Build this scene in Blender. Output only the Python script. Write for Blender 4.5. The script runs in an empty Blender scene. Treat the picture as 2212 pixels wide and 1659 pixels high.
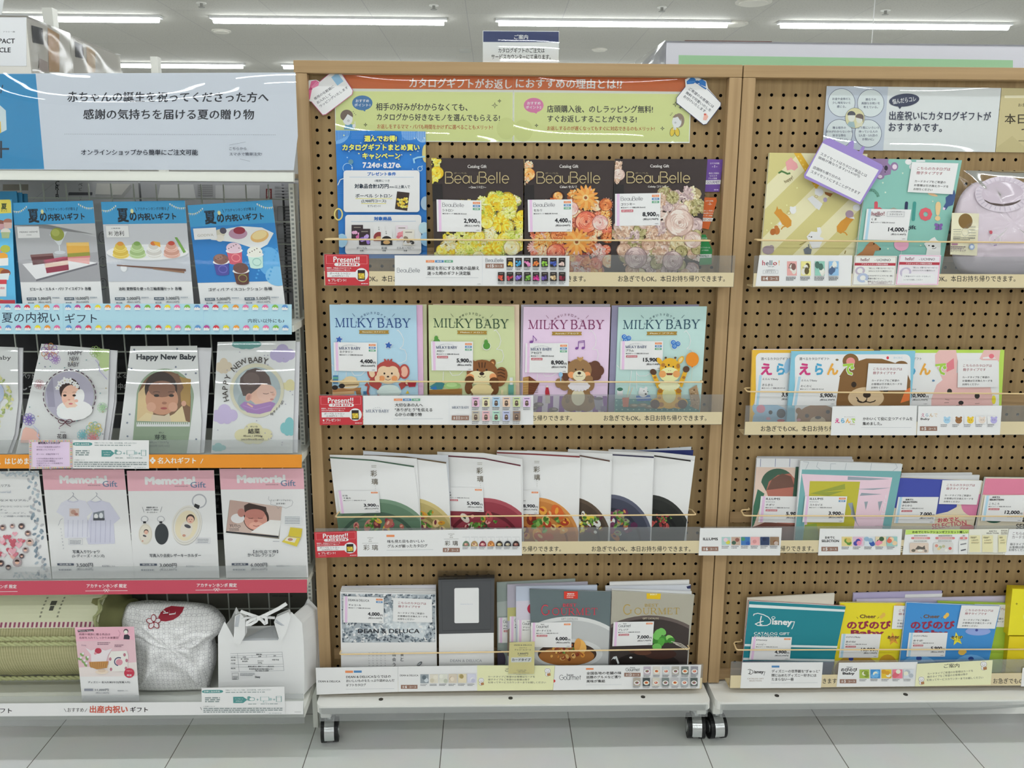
import bpy, math, random
import numpy as np
from mathutils import Vector
C = bpy.context.scene.collection
S = bpy.context.scene
R = math.radians
# ---------------------------------------------------------------- camera, exposure, lights
FPX, PIT, YAW, ROL, H = 1860.0, R(11.87), R(1.56), R(0.35), 1.225
fw = np.array([math.sin(YAW)*math.cos(PIT), math.cos(YAW)*math.cos(PIT), -math.sin(PIT)])
_r = np.array([math.cos(YAW), -math.sin(YAW), 0.0]); _u = np.cross(_r, fw)
rt = _r*math.cos(ROL)+_u*math.sin(ROL); up = _u*math.cos(ROL)-_r*math.sin(ROL)
cam = bpy.data.objects.new('camera', bpy.data.cameras.new('camera')); C.objects.link(cam)
cam.data.sensor_fit = 'HORIZONTAL'; cam.data.sensor_width = 36.0; cam.data.lens = 36.0*FPX/2212
cam.data.clip_start = 0.02
from mathutils import Matrix
cam.matrix_world = Matrix(((rt[0], up[0], -fw[0], 0), (rt[1], up[1], -fw[1], 0), (rt[2], up[2], -fw[2], H), (0, 0, 0, 1)))
S.camera = cam
vs = S.view_settings
vs.view_transform = 'Standard'; vs.look = 'None'; vs.gamma = 1.0; vs.use_curve_mapping = False; vs.exposure = 0.0
S.cycles.transparent_max_bounces = 24; S.cycles.max_bounces = 6; S.cycles.adaptive_threshold = .02; S.cycles.sample_clamp_indirect = 4.0
W = bpy.data.worlds.new('world'); S.world = W; W.use_nodes = True
W.node_tree.nodes['Background'].inputs[0].default_value = (.9, .95, 1, 1); W.node_tree.nodes['Background'].inputs[1].default_value = 0.15
LAMP = 22.5           # emission of the fluorescent tubes on the ceiling
GAIN = 1.22           # photographed colour -> surface albedo
# ---------------------------------------------------------------- helpers
def lin(h):
    h = h.lstrip('#')
    if len(h) == 3: h = ''.join(c*2 for c in h)
    o = []
    for i in (0, 2, 4):
        c = int(h[i:i+2], 16)/255
        o.append(c/12.92 if c <= .04045 else ((c+.055)/1.055)**2.4)
    return o
MC = {}
def mat(col, rough=.55, spec=.3, metal=0.0, raw=False, coat=0.0):
    k = (col, rough, spec, metal, raw, coat)
    if k in MC: return MC[k]
    m = bpy.data.materials.new('paint_'+col.lstrip('#')); m.use_nodes = True
    b = m.node_tree.nodes['Principled BSDF']
    c = [min(.86, x*(1 if raw else GAIN)) for x in lin(col)]
    b.inputs['Base Color'].default_value = (*c, 1); b.inputs['Roughness'].default_value = rough
    b.inputs['Specular IOR Level'].default_value = spec; b.inputs['Metallic'].default_value = metal
    b.inputs['Coat Weight'].default_value = coat; b.inputs['Coat Roughness'].default_value = .08
    m.diffuse_color = (*c, 1); MC[k] = m
    return m
def nodes(name):
    m = bpy.data.materials.new(name); m.use_nodes = True
    nt = m.node_tree
    return m, nt, nt.nodes['Principled BSDF'], (lambda t, **k: mk(nt, t, **k))
def mk(nt, t, **k):
    n = nt.nodes.new(t)
    for a, v in k.items(): setattr(n, a, v)
    return n
def ramp(nt, stops):
    n = nt.nodes.new('ShaderNodeValToRGB'); e = n.color_ramp.elements
    while len(e) < len(stops): e.new(.5)
    for el, (p, c) in zip(e, stops): el.position = p; el.color = (*[min(.9, x*GAIN) for x in lin(c)], 1)
    return n
def clear(name, tint=(.93, .95, .95), milky=0.0, wav=0.0, rough=.03, scale=(3, 3, 14), fres=1.45):
    m = bpy.data.materials.new(name); m.use_nodes = True; nt = m.node_tree; nt.nodes.clear()
    out = mk(nt, 'ShaderNodeOutputMaterial'); tr = mk(nt, 'ShaderNodeBsdfTransparent'); gl = mk(nt, 'ShaderNodeBsdfGlossy')
    tr.inputs[0].default_value = (*tint, 1); gl.inputs['Roughness'].default_value = rough
    fr = mk(nt, 'ShaderNodeFresnel'); fr.inputs[0].default_value = fres
    mx = mk(nt, 'ShaderNodeMixShader'); L = nt.links.new
    L(fr.outputs[0], mx.inputs[0]); L(tr.outputs[0], mx.inputs[1]); L(gl.outputs[0], mx.inputs[2])
    last = mx
    if milky:
        d = mk(nt, 'ShaderNodeBsdfDiffuse'); d.inputs[0].default_value = (.75, .77, .78, 1)
        m2 = mk(nt, 'ShaderNodeMixShader'); m2.inputs[0].default_value = milky
        L(mx.outputs[0], m2.inputs[1]); L(d.outputs[0], m2.inputs[2]); last = m2
    if wav:
        tc = mk(nt, 'ShaderNodeTexCoord'); mp = mk(nt, 'ShaderNodeMapping'); mp.inputs['Scale'].default_value = scale
        no = mk(nt, 'ShaderNodeTexNoise'); no.inputs['Scale'].default_value = 1.0; no.inputs['Detail'].default_value = 0.0
        bu = mk(nt, 'ShaderNodeBump'); bu.inputs['Strength'].default_value = 1.0; bu.inputs['Distance'].default_value = wav
        L(tc.outputs['Object'], mp.inputs[0]); L(mp.outputs[0], no.inputs[0]); L(no.outputs[0], bu.inputs['Height'])
        L(bu.outputs[0], gl.inputs['Normal']); L(bu.outputs[0], fr.inputs['Normal'])
    L(last.outputs[0], out.inputs[0])
    return m
ACR = clear('clear_acrylic', (.90, .91, .91), .10, .0006, .02, (4, 4, 4))
FILM = clear('clear_film', (.97, .98, .98), .02, .017, .02, (2.4, 2.4, 6.5), 1.6)
CLR = clear('clear_pocket', (.985, .985, .985), .006, .004, .04, (2.6, 2.6, 7), 1.16)
WRAP = clear('clear_wrap', (.985, .985, .985), .012, .006, .09, (9, 9, 13), 1.45)
def at(x, y, Y):                          # the point at depth Y that is seen at x, y of the photograph
    d = fw+rt*(x-1106)/FPX+up*(829.5-y)/FPX
    return np.array([0, 0, H])+d*(Y/d[1])
def atz(x, y, z):
    d = fw+rt*(x-1106)/FPX+up*(829.5-y)/FPX
    return np.array([0, 0, H])+d*((z-H)/d[2])
class MB:
    def __init__(s): s.v, s.f, s.m, s.mats, s.sm = [], [], [], [], []
    def mi(s, m):
        if m not in s.mats: s.mats.append(m)
        return s.mats.index(m)
    def add(s, V, F, m, smooth=False):
        n = len(s.v); i = s.mi(m); s.v.extend([tuple(map(float, p)) for p in V])
        for f in F: s.f.append([n+a for a in f]); s.m.append(i); s.sm.append(smooth)
        return s
    def box(s, x0, y0, z0, x1, y1, z1, m):
        V = [(x, y, z) for z in (z0, z1) for y in (y0, y1) for x in (x0, x1)]
        return s.add(V, [(0, 2, 3, 1), (4, 5, 7, 6), (0, 1, 5, 4), (2, 6, 7, 3), (0, 4, 6, 2), (1, 3, 7, 5)], m)
    def shell(s, x0, y0, z0, x1, y1, z1, m):          # wrapping film over top and sides, pressed flat on the front
        V = [(x, y, z) for z in (z0, z1) for y in (y0, y1) for x in (x0, x1)]
        return s.add(V, [(4, 5, 7, 6), (0, 4, 6, 2), (1, 3, 7, 5)], m)
    def prism(s, P, d, m, m2=None):       # polygon P pushed along vector d
        P = [np.array(p, float) for p in P]; n = len(P); d = np.array(d, float)
        s.add(P, [list(range(n))], m); Q = P+[p+d for p in P]
        s.add(Q, [[i, (i+1) % n, n+(i+1) % n, n+i] for i in range(n)]+[list(range(2*n-1, n-1, -1))], m2 or m)
        return s
    def tube(s, pts, r, m, n=8, smooth=True):
        P = [np.array(p, float) for p in pts]; V = []; k = len(P)
        for i, p in enumerate(P):
            t = P[min(i+1, k-1)]-P[max(i-1, 0)]; t /= np.linalg.norm(t)+1e-12
            a = np.cross(t, (0, 0, 1.0)); a = a if np.linalg.norm(a) > .1 else np.cross(t, (0, 1.0, 0)); a /= np.linalg.norm(a); b = np.cross(t, a)
            rr = r[i] if isinstance(r, (list, tuple)) else r
            V += [p+rr*(a*math.cos(2*math.pi*j/n)+b*math.sin(2*math.pi*j/n)) for j in range(n)]
        F = [[i*n+j, i*n+(j+1) % n, (i+1)*n+(j+1) % n, (i+1)*n+j] for i in range(k-1) for j in range(n)]
        F += [list(range(n)), list(range(k*n-1, (k-1)*n-1, -1))]
        return s.add(V, F, m, smooth)
    def cyl(s, c, axis, r, h, m, n=20, r2=None):
        c = np.array(c, float); a = np.array(axis, float); a /= np.linalg.norm(a)
        return s.tube([c, c+a*h], [r, r if r2 is None else r2], m, n, False)
    def build(s, name, parent=None, label=None, cat=None, group=None, kind=None, loc=None, bevel=0):
        v = np.array(s.v)
        if parent is not None: o0 = np.array(parent.get('_loc')[:])
        elif loc is not None: o0 = np.array(loc, float)
        else: o0 = np.array([(v[:, 0].min()+v[:, 0].max())/2, (v[:, 1].min()+v[:, 1].max())/2, v[:, 2].min()])
        me = bpy.data.meshes.new(name); me.from_pydata((v-o0).tolist(), [], s.f)
        for m in s.mats: me.materials.append(m)
        me.polygons.foreach_set('material_index', s.m); me.polygons.foreach_set('use_smooth', s.sm); me.update()
        o = bpy.data.objects.new(name, me); C.objects.link(o)
        o['_loc'] = [float(a) for a in o0]
        if parent is not None: o.parent = parent
        else: o.location = o0.tolist()
        if bevel:
            b = o.modifiers.new('bevel', 'BEVEL'); b.width = bevel; b.segments = 2; b.limit_method = 'ANGLE'
        tag(o, label, cat, group, kind)
        return o
def tag(o, label=None, cat=None, group=None, kind=None):
    for k, val in (('label', label), ('category', cat), ('group', group), ('kind', kind)):
        if val: o[k] = val
    return o
def thing(name, label, cat, loc, group=None):
    o = bpy.data.objects.new(name, None); C.objects.link(o); o.location = [float(a) for a in loc]; o.empty_display_size = .05
    o['_loc'] = [float(a) for a in loc]
    return tag(o, label, cat, group)
# --- views: measurements are read off enlarged crops of the photograph; V(...) says which crop
VW = dict(P=(0, 0, 1), A=(0, 0, .29838), B=(640, 0, .29838), C=(1200, 0, .29838), D=(1600, 0, .27667), E=(0, 360, .29838), F=(640, 260, .29838),
          G=(1200, 260, .2411), H=(1600, 280, .27667), I=(0, 700, .29838), J=(640, 620, .29838), K=(1100, 620, .24412), L=(1590, 730, .28119),
          M=(0, 1000, .30741), N=(660, 950, .22604), O=(1100, 950, .23508), Q=(0, 1270, .30741), R=(660, 1200, .22604), S=(1050, 1200, .23508),
          T=(1540, 1230, .3038), U=(640, 1460, .43399), X=(1500, 960, .32188))
CUR = VW['P']
def V(k):
    global CUR
    CUR = VW[k] if isinstance(k, str) else k
def px(p):
    p = np.asarray(p, float).reshape(-1, 2)
    if len(CUR) == 3: return p*CUR[2]+np.array(CUR[:2])
    q = np.asarray(CUR, float); a, b = p[:, :1]/100, p[:, 1:]/100     # four corners TL TR BR BL: 0..100 across, 0..100 down
    return (q[0]*(1-a)+q[1]*a)*(1-b)+(q[3]*(1-a)+q[2]*a)*b
def Q(*p): return [tuple(x) for x in px(list(zip(p[::2], p[1::2])))]
class Plane:
    floor = None
    def __init__(s, y, z, lean=0.0, yaw=0.0, x=0.0):
        l, w = R(lean), R(yaw)
        s.n = np.array([math.cos(l)*math.sin(w), -math.cos(l)*math.cos(w), math.sin(l)]); s.p = np.array([x, y, z], float); s.w = np.array([-math.sin(l)*math.sin(w), math.sin(l)*math.cos(w), math.cos(l)])
        if z < 1.15: s.floor = z if z else None
    def hit(s, pts, off=0.0):
        p = np.asarray(pts, float).reshape(-1, 2)
        d = fw+rt*((p[:, :1]-1106)/FPX)+up*((829.5-p[:, 1:])/FPX)
        o = np.array([0, 0, H]); t = ((s.p+s.n*off-o)@s.n)/(d@s.n)
        r = o+d*t[:, None]
        if s.floor is not None:
            k = np.maximum(0, s.floor-r[:, 2]); r += s.w*(k/s.w[2])[:, None]
        return r
def clip_poly(P, K):                      # P cut to the convex outline K (both in photograph pixels)
    P = [tuple(p) for p in P]; K = [tuple(k) for k in K]; n = len(K)
    ar = sum(K[i][0]*K[(i+1) % n][1]-K[(i+1) % n][0]*K[i][1] for i in range(n)); sg = 1 if ar > 0 else -1
    for i in range(n):
        a, b = K[i], K[(i+1) % n]; o = []
        f = lambda p: sg*((b[0]-a[0])*(p[1]-a[1])-(b[1]-a[1])*(p[0]-a[0]))
        for j in range(len(P)):
            p, q = P[j], P[(j+1) % len(P)]; fp, fq = f(p), f(q)
            if fp >= 0: o.append(p)
            if (fp >= 0) != (fq >= 0): t = fp/(fp-fq); o.append((p[0]+t*(q[0]-p[0]), p[1]+t*(q[1]-p[1])))
        P = o
        if len(P) < 3: return []
    return P
TX = {}
_tc = bpy.data.curves.new('t', 'FONT'); _tc.resolution_u = 2; _to = bpy.data.objects.new('t', _tc)
def glyphs(t, b):                         # ink outlines of a string; bolder by overlaying shifted copies
    k = (t, b)
    if k not in TX:
        if t not in TX:
            _tc.body = t; me = bpy.data.meshes.new_from_object(_to)
            v = np.array([x.co[:2] for x in me.vertices]) if len(me.vertices) else np.zeros((1, 2)); f = [list(p.vertices) for p in me.polygons]
            bpy.data.meshes.remove(me); TX[t] = (v, f)
        v, f = TX[t]; e = b+.013
        D = [(-e, -e*.6), (e, e*.6)] if b < .018 else [(-e, -e), (e, -e), (e, e), (-e, e)] if b < .03 else [(e*math.cos(a*math.pi/4), e*math.sin(a*math.pi/4)) for a in range(8)]+[(0, 0)]
        A = np.concatenate([v+np.array(d) for d in D]); lo, hi = A.min(0), A.max(0); sz = np.maximum(hi-lo, 1e-4)
        TX[k] = ([(v+np.array(d)-lo)/sz for d in D], f, sz[0]/sz[1])
    return TX[k]
class Sheet(MB):
    EPS = .000018
    def __init__(s, plane, off=0.0): super().__init__(); s.pl = plane; s.k = 0; s.off = off; s.rough = .5; s.coat = 0.0
    def M(s, c): return c if not isinstance(c, str) else mat(c, s.rough, .3, 0, False, s.coat)
    step = 1.0; hold = False
    def nx(s):
        if not s.hold: s.k += s.step
        return s.off+s.k*s.EPS
    def up(s): s.hold = False; s.nx(); s.hold = True
    def slab(s, q, col, t=.0004, side=None):           # q in the current view
        P = s.pl.hit(px(q), s.off); s.prism(P, -s.pl.n*t, s.M(col), s.M(side) if side else None); return s
    clip = None
    def pg(s, pts, col):
        q = px(pts)
        if s.clip is not None:
            q = clip_poly(q, s.clip)
            if len(q) < 3: return s
        P = s.pl.hit(q, s.nx()); s.add(P, [list(range(len(P)))], s.M(col)); return s
    def r(s, x0, y0, x1, y1, col): return s.pg([(x0, y0), (x1, y0), (x1, y1), (x0, y1)], col)
    def rr(s, x0, y0, x1, y1, rad, col, n=5):
        P = []
        for cx, cy, a0 in ((x1-rad, y0+rad, -90), (x1-rad, y1-rad, 0), (x0+rad, y1-rad, 90), (x0+rad, y0+rad, 180)):
            P += [(cx+rad*math.cos(R(a0+90*i/n)), cy+rad*math.sin(R(a0+90*i/n))) for i in range(n+1)]
        return s.pg(P, col)
    def ell(s, cx, cy, rx, ry=None, rot=0, n=20, a0=0, a1=360):
        ry = rx if ry is None else ry; c, d = math.cos(R(rot)), math.sin(R(rot)); k = n if a1-a0 >= 360 else n+1
        return [(cx+rx*math.cos(a)*c-ry*math.sin(a)*d, cy+rx*math.cos(a)*d+ry*math.sin(a)*c) for a in (R(a0+(a1-a0)*i/n) for i in range(k))]
    def e(s, cx, cy, rx, ry=None, col='#000', rot=0, n=20, a0=0, a1=360): return s.pg(s.ell(cx, cy, rx, ry, rot, n, a0, a1), col)
    def ring(s, cx, cy, rx, ry, w, col, n=28, a0=0, a1=360, rot=0): return s.l(s.ell(cx, cy, rx, ry, rot, n, a0, a1), w, col, a1-a0 >= 360)
    def l(s, pts, w, col, closed=False):
        p = np.asarray(pts, float); n = len(p); o = s.nx(); Vv = []; k = w/2
        for i in range(n):
            a = p[(i-1) % n] if (closed or i) else p[i]; b = p[(i+1) % n] if (closed or i < n-1) else p[i]
            t1 = p[i]-a; t2 = b-p[i]; t1 = t1/(np.hypot(*t1)+1e-9); t2 = t2/(np.hypot(*t2)+1e-9); t = t1+t2
            t = t/(np.hypot(*t)+1e-9); nn = np.array([-t[1], t[0]]); c = max(.45, abs(nn@np.array([-t2[1], t2[0]])) if t2.any() else abs(nn@np.array([-t1[1], t1[0]])))
            Vv += [p[i]+nn*k/c, p[i]-nn*k/c]
        P = s.pl.hit(px(Vv), o); m = n if closed else n-1
        s.add(P, [[2*i, 2*i+1, 2*((i+1) % n)+1, 2*((i+1) % n)] for i in range(m)], s.M(col)); return s
    def t(s, txt, x, y, h, col, x1=None, y1=None, b=0.0, c=0):       # ink box: left x (or centre when c), mid height y, height h, right x1
        g, f, asp = glyphs(txt, b)
        if x1 is None:
            w = h*asp
            if len(CUR) == 4:
                q = np.asarray(CUR, float); w *= np.hypot(*(q[3]-q[0]))/np.hypot(*(q[1]-q[0]))
            if c: x = x-w/2
            x1 = x+w
        y1 = y if y1 is None else y1
        p0, p1 = np.array([x, y]), np.array([x1, y1]); d = p1-p0; L = np.hypot(*d); nn = np.array([d[1], -d[0]])/L*h
        if len(CUR) == 4: nn = np.array([0, -h])
        s.ink(g, f, col, lambda q: p0+q[:, :1]*d+(q[:, 1:]-.5)*nn); return s
    def ink(s, g, f, col, fn):            # every overlaid copy lies a hair in front of the one before
        st = s.step; s.step = st*.4; s.k += st*.6
        for q in g: s.add(s.pl.hit(px(fn(q)), s.nx()), f, s.M(col))
        s.step = st
    def tv(s, txt, x, y0, y1, h, col, x1=None, b=0.0):               # one character under another
        n = len(txt)
        for i, ch in enumerate(txt):
            k = i/max(1, n-1); s.t(ch, x+((x1 if x1 is not None else x)-x)*k, y0+(y1-y0)*k, h, col, b=b, c=1)
        return s
    def arc(s, txt, cx, cy, r, a0, a1, h, col, b=0.0):               # letters along an arc, angles clockwise from up
        n = len(txt)
        for i, ch in enumerate(txt):
            if ch == ' ': continue
            a = R(a0+(a1-a0)*i/max(1, n-1)); g, f, asp = glyphs(ch, b); w = h*asp
            q = np.array([cx+r*math.sin(a), cy-r*math.cos(a)]); d = np.array([math.cos(a), math.sin(a)])*w; nn = np.array([math.sin(a), -math.cos(a)])*h
            s.ink(g, f, col, lambda z: q+(z[:, :1]-.5)*d+(z[:, 1:]-.5)*nn)
        return s
    def tiny(s, x0, y0, x1, y1, n, h, col, seed=1):                   # print too small to read: short strokes in n rows
        rn = random.Random(seed)
        for i in range(n):
            y = y0+(y1-y0)*(i/max(1, n-1)) if n > 1 else y0; x = x0; e = x1-(x1-x0)*rn.random()*.25*(i == n-1)
            while x < e:
                w = h*(.5+rn.random()*1.6); s.r(x, y-h/2, min(e, x+w), y+h/2, col); x += w+h*.35
        return s
    def star(s, x, y, r, col, rot=0, n=5, k=.42):
        return s.pg([(x+rr*math.sin(R(rot)+math.pi*i/n), y-rr*math.cos(R(rot)+math.pi*i/n)) for i in range(2*n) for rr in ((r if i % 2 == 0 else r*k),)], col)
    def cloud(s, x, y, w, h, col):
        for dx, dy, r in ((-.3, .1, .5), (.0, -.12, .62), (.3, .08, .5), (.1, .22, .5), (-.12, .22, .5)): s.e(x+dx*w, y+dy*h, r*w*.42, r*h*.62, col, n=18)
        return s
# letters drawn with strokes: round thin capitals and slab serif capitals
def A_(cx, cy, rx, ry, a0, a1, n=10): return [(cx+rx*math.cos(R(a0+(a1-a0)*i/n)), cy+ry*math.sin(R(a0+(a1-a0)*i/n))) for i in range(n+1)]
ROUND = {'B': (.72, [[(0, 1), (0, 0)], [(0, 0), (.35, 0)]+A_(.38, .23, .22, .23, -90, 90)+[(.1, .46)], [(.38, .46), (.42, .46)]+A_(.42, .73, .28, .27, -90, 90)+[(0, 1)]]),
         'e': (.62, [[(.02, .66), (.58, .66)]+A_(.3, .66, .29, .34, 0, -320, 16)]), 'a': (.66, [A_(.3, .66, .29, .34, 0, 360, 18), [(.6, .33), (.6, 1)]]),
         'u': (.62, [[(.0, .33), (0, .7)]+A_(.29, .7, .29, .3, 180, 0)+[(.58, .33)], [(.58, .7), (.58, 1)]]), 'l': (.16, [[(.06, 0), (.06, 1)]]), ' ': (.0, []),
         'G': (.95, [A_(.48, .5, .47, .5, -40, -360, 20)+[(.5, .5)]]), 'o': (.62, [A_(.3, .66, .29, .34, 0, 360, 18)]), 'r': (.36, [[(.04, .33), (.04, 1)], A_(.3, .6, .26, .27, 180, 270, 6)]),
         'm': (.9, [[(.03, .33), (.03, 1)], [(.03, .6)]+A_(.24, .6, .21, .27, 180, 360)+[(.45, 1)], [(.45, .6)]+A_(.64, .6, .2, .27, 180, 360)+[(.84, 1)]]),
         't': (.36, [[(.16, .05), (.16, 1)], [(0, .33), (.33, .33)]])}
def strokes(sh, font, word, x0, y0, x1, y1, w, col, gap=.1, y0b=None):
    tot = sum(font[c][0] for c in word)+gap*(len(word)-1); k = (x1-x0)/tot; x = 0; dy = (y0b-y0) if y0b is not None else 0
    for c in word:
        for st in font[c][1]: sh.l([(x0+(x+p)*k, y0+dy*(x+p)/tot+q*(y1-y0)) for p, q in st], w, col)
        x += font[c][0]+gap
SER = {  # (width, [(x0,y0,x1,y1,weight)], [(serif centre x, y, half width)])
 'M': (.95, [(.12, 0, .12, 1, .5), (.12, 0, .46, 1, 1.1), (.46, 1, .8, 0, .5), (.8, 0, .8, 1, 1.1)], [(.08, 0, .1), (.12, 1, .14), (.84, 0, .1), (.8, 1, .14)]),
 'I': (.3, [(.15, 0, .15, 1, 1.1)], [(.15, 0, .14), (.15, 1, .14)]),
 'L': (.62, [(.14, 0, .14, 1, 1.1), (.14, 1, .56, 1, .5), (.56, 1, .58, .72, .5)], [(.14, 0, .14)]),
 'K': (.8, [(.14, 0, .14, 1, 1.1), (.64, 0, .16, .58, .5), (.32, .42, .7, 1, 1.1)], [(.14, 0, .14), (.14, 1, .14), (.62, 0, .13), (.7, 1, .12)]),
 'Y': (.76, [(.1, 0, .38, .55, 1.1), (.66, 0, .38, .55, .5), (.38, .55, .38, 1, 1.1)], [(.1, 0, .13), (.66, 0, .12), (.38, 1, .14)]),
 'B': (.7, [(.14, 0, .14, 1, 1.1), (.1, 0, .42, 0, .5), (.42, 0, .56, .1, .8), (.56, .1, .56, .36, 1.1), (.56, .36, .42, .47, .7), (.14, .47, .44, .47, .5), (.44, .47, .62, .6, .8), (.62, .6, .62, .86, 1.1), (.62, .86, .44, 1, .8), (.06, 1, .44, 1, .5)], [(.08, 0, .1)]),
 'A': (.8, [(.4, 0, .1, 1, .5), (.4, 0, .68, 1, 1.1), (.2, .66, .58, .66, .5)], [(.1, 1, .12), (.68, 1, .13)]), ' ': (.12, [], []),
 'O': (.86, [], []), 'U': (.8, [(.14, 0, .14, .66, 1.1), (.14, .66, .24, .92, .9), (.24, .92, .44, 1, .6), (.44, 1, .6, .9, .6), (.6, .9, .68, .66, .5), (.68, .66, .68, 0, .5)], [(.14, 0, .13), (.68, 0, .12)]),
 'R': (.78, [(.14, 0, .14, 1, 1.1), (.1, 0, .42, 0, .5), (.42, 0, .56, .12, .8), (.56, .12, .56, .38, 1.1), (.56, .38, .42, .5, .7), (.14, .5, .42, .5, .5), (.36, .5, .7, 1, 1.1)], [(.08, 0, .1), (.14, 1, .13), (.7, 1, .08)]),
 'E': (.66, [(.14, 0, .14, 1, 1.1), (.08, 0, .54, 0, .5), (.54, 0, .56, .22, .5), (.14, .48, .44, .48, .5), (.08, 1, .56, 1, .5), (.56, 1, .6, .74, .5)], []),
 'T': (.7, [(.34, 0, .34, 1, 1.1), (.04, 0, .64, 0, .5), (.04, 0, .03, .24, .5), (.64, 0, .66, .24, .5)], [(.34, 1, .14)]),
 'G': (.9, [], [(.74, .56, .12)]), 'S': (.6, [], [])}
def serif(sh, word, x0, y0, x1, y1, col, wt=1.3, gap=.08, y0b=None):
    tot = sum(SER[c][0] for c in word)+gap*(len(word)-1); k = (x1-x0)/tot; h = y1-y0; x = 0; w = h*.12*wt; dy = (y0b-y0) if y0b is not None else 0
    for c in word:
        g = lambda p, q, x=x: (x0+(x+p)*k, y0+dy*(x+p)/tot+q*h)
        for a, b, d, e, z in SER[c][1]: sh.l([g(a, b), g(d, e)], w*z, col)
        for cx, cy, hw in SER[c][2]: cy = .03 if cy == 0 else .97 if cy == 1 else cy; sh.l([g(cx-hw, cy), g(cx+hw, cy)], w*.5, col)
        if c in 'OG':
            P = A_(.42, .5, .36, .5, -48 if c == 'G' else 0, -312 if c == 'G' else -360, 22)
            sh.l([g(p, q) for p, q in P], w*.85, col, c == 'O')
            if c == 'G': sh.l([g(.74, .58), g(.74, .9)], w*.9, col)
        if c == 'S': sh.l([g(p, q) for p, q in A_(.3, .26, .22, .24, -20, -270, 9)+A_(.3, .74, .24, .25, -90, 160, 9)], w*.8, col)
        x += SER[c][0]+gap
FXO = .109
# ---------------------------------------------------------------- setting
def floor_mat():
    m, nt, b, n = nodes('floor_tiles'); L = nt.links.new
    tc = n('ShaderNodeTexCoord'); br = n('ShaderNodeTexBrick'); mp = n('ShaderNodeMapping')
    br.offset = 0; br.inputs['Scale'].default_value = 1; br.inputs['Brick Width'].default_value = .303; br.inputs['Row Height'].default_value = .303; br.inputs['Mortar Size'].default_value = .0011
    mp.inputs['Location'].default_value = (FXO, .216, 0)
    a, c = [(*[min(.85, v*1.2) for v in lin(h)], 1) for h in ('#d8dad6', '#dcdeda')]
    br.inputs['Color1'].default_value = a; br.inputs['Color2'].default_value = c; br.inputs['Mortar'].default_value = (.16, .15, .13, 1)
    no = n('ShaderNodeTexNoise'); no.inputs['Scale'].default_value = 9; no.inputs['Detail'].default_value = 6
    mx = n('ShaderNodeMixRGB', blend_type='MULTIPLY'); mx.inputs[0].default_value = .12
    L(tc.outputs['Object'], mp.inputs[0]); L(mp.outputs[0], br.inputs['Vector']); L(tc.outputs['Object'], no.inputs[0]); L(br.outputs[0], mx.inputs[1]); L(no.outputs[1], mx.inputs[2]); L(mx.outputs[0], b.inputs['Base Color'])
    b.inputs['Roughness'].default_value = .32; b.inputs['Specular IOR Level'].default_value = .4
    return m
def ceil_mat():
    m, nt, b, n = nodes('ceiling_board'); L = nt.links.new
    tc = n('ShaderNodeTexCoord'); mp = n('ShaderNodeMapping'); br = n('ShaderNodeTexBrick'); br.offset = 0
    br.inputs['Scale'].default_value = 1; br.inputs['Brick Width'].default_value = .93; br.inputs['Row Height'].default_value = 1.82; br.inputs['Mortar Size'].default_value = .004
    mp.inputs['Location'].default_value = (.26, .3, 0); mp.inputs['Rotation'].default_value = (0, 0, R(.3))
    for i, h in ((1, '#b9b8b1'), (2, '#b5b4ad')): br.inputs[i].default_value = (*[v*1.12 for v in lin(h)], 1)
    br.inputs['Mortar'].default_value = (.42, .41, .4, 1)
    vo = n('ShaderNodeTexNoise'); vo.inputs['Scale'].default_value = 60; vo.inputs['Detail'].default_value = 1
    rp = n('ShaderNodeValToRGB'); rp.color_ramp.elements[0].position = .3; rp.color_ramp.elements[1].position = .42
    rp.color_ramp.elements[0].color = (.72, .7, .68, 1)
    mx = n('ShaderNodeMixRGB', blend_type='MULTIPLY'); mx.inputs[0].default_value = .55
    L(tc.outputs['Object'], mp.inputs[0]); L(mp.outputs[0], br.inputs['Vector']); L(tc.outputs['Object'], vo.inputs[0]); L(vo.outputs[0], rp.inputs[0]); L(br.outputs[0], mx.inputs[1]); L(rp.outputs[0], mx.inputs[2]); L(mx.outputs[0], b.inputs['Base Color'])
    b.inputs['Roughness'].default_value = .9; b.inputs['Specular IOR Level'].default_value = .1
    return m
X0, X1, Y0, Y1, ZC = -11.0, 12.0, -12.0, 24.0, 3.0
wm = mat('#cfcdc8', .8, .2)
MB().box(X0, Y0, -.1, X1, Y1, 0, floor_mat()).build('floor', kind='structure', loc=(0, 0, 0))
MB().box(X0, Y0, ZC, X1, Y1, ZC+.1, ceil_mat()).build('ceiling', kind='structure', loc=(0, 0, ZC))
MB().box(X0-.1, Y0, 0, X0, Y1, ZC, wm).build('wall_left', kind='structure')
MB().box(X1, Y0, 0, X1+.1, Y1, ZC, wm).build('wall_right', kind='structure')
MB().box(X0, Y1, 0, X1, Y1+.1, ZC, wm).build('wall_back', kind='structure')
MB().box(X0, Y0-.1, 0, X1, Y0, ZC, wm).build('wall_front', kind='structure')
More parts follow.
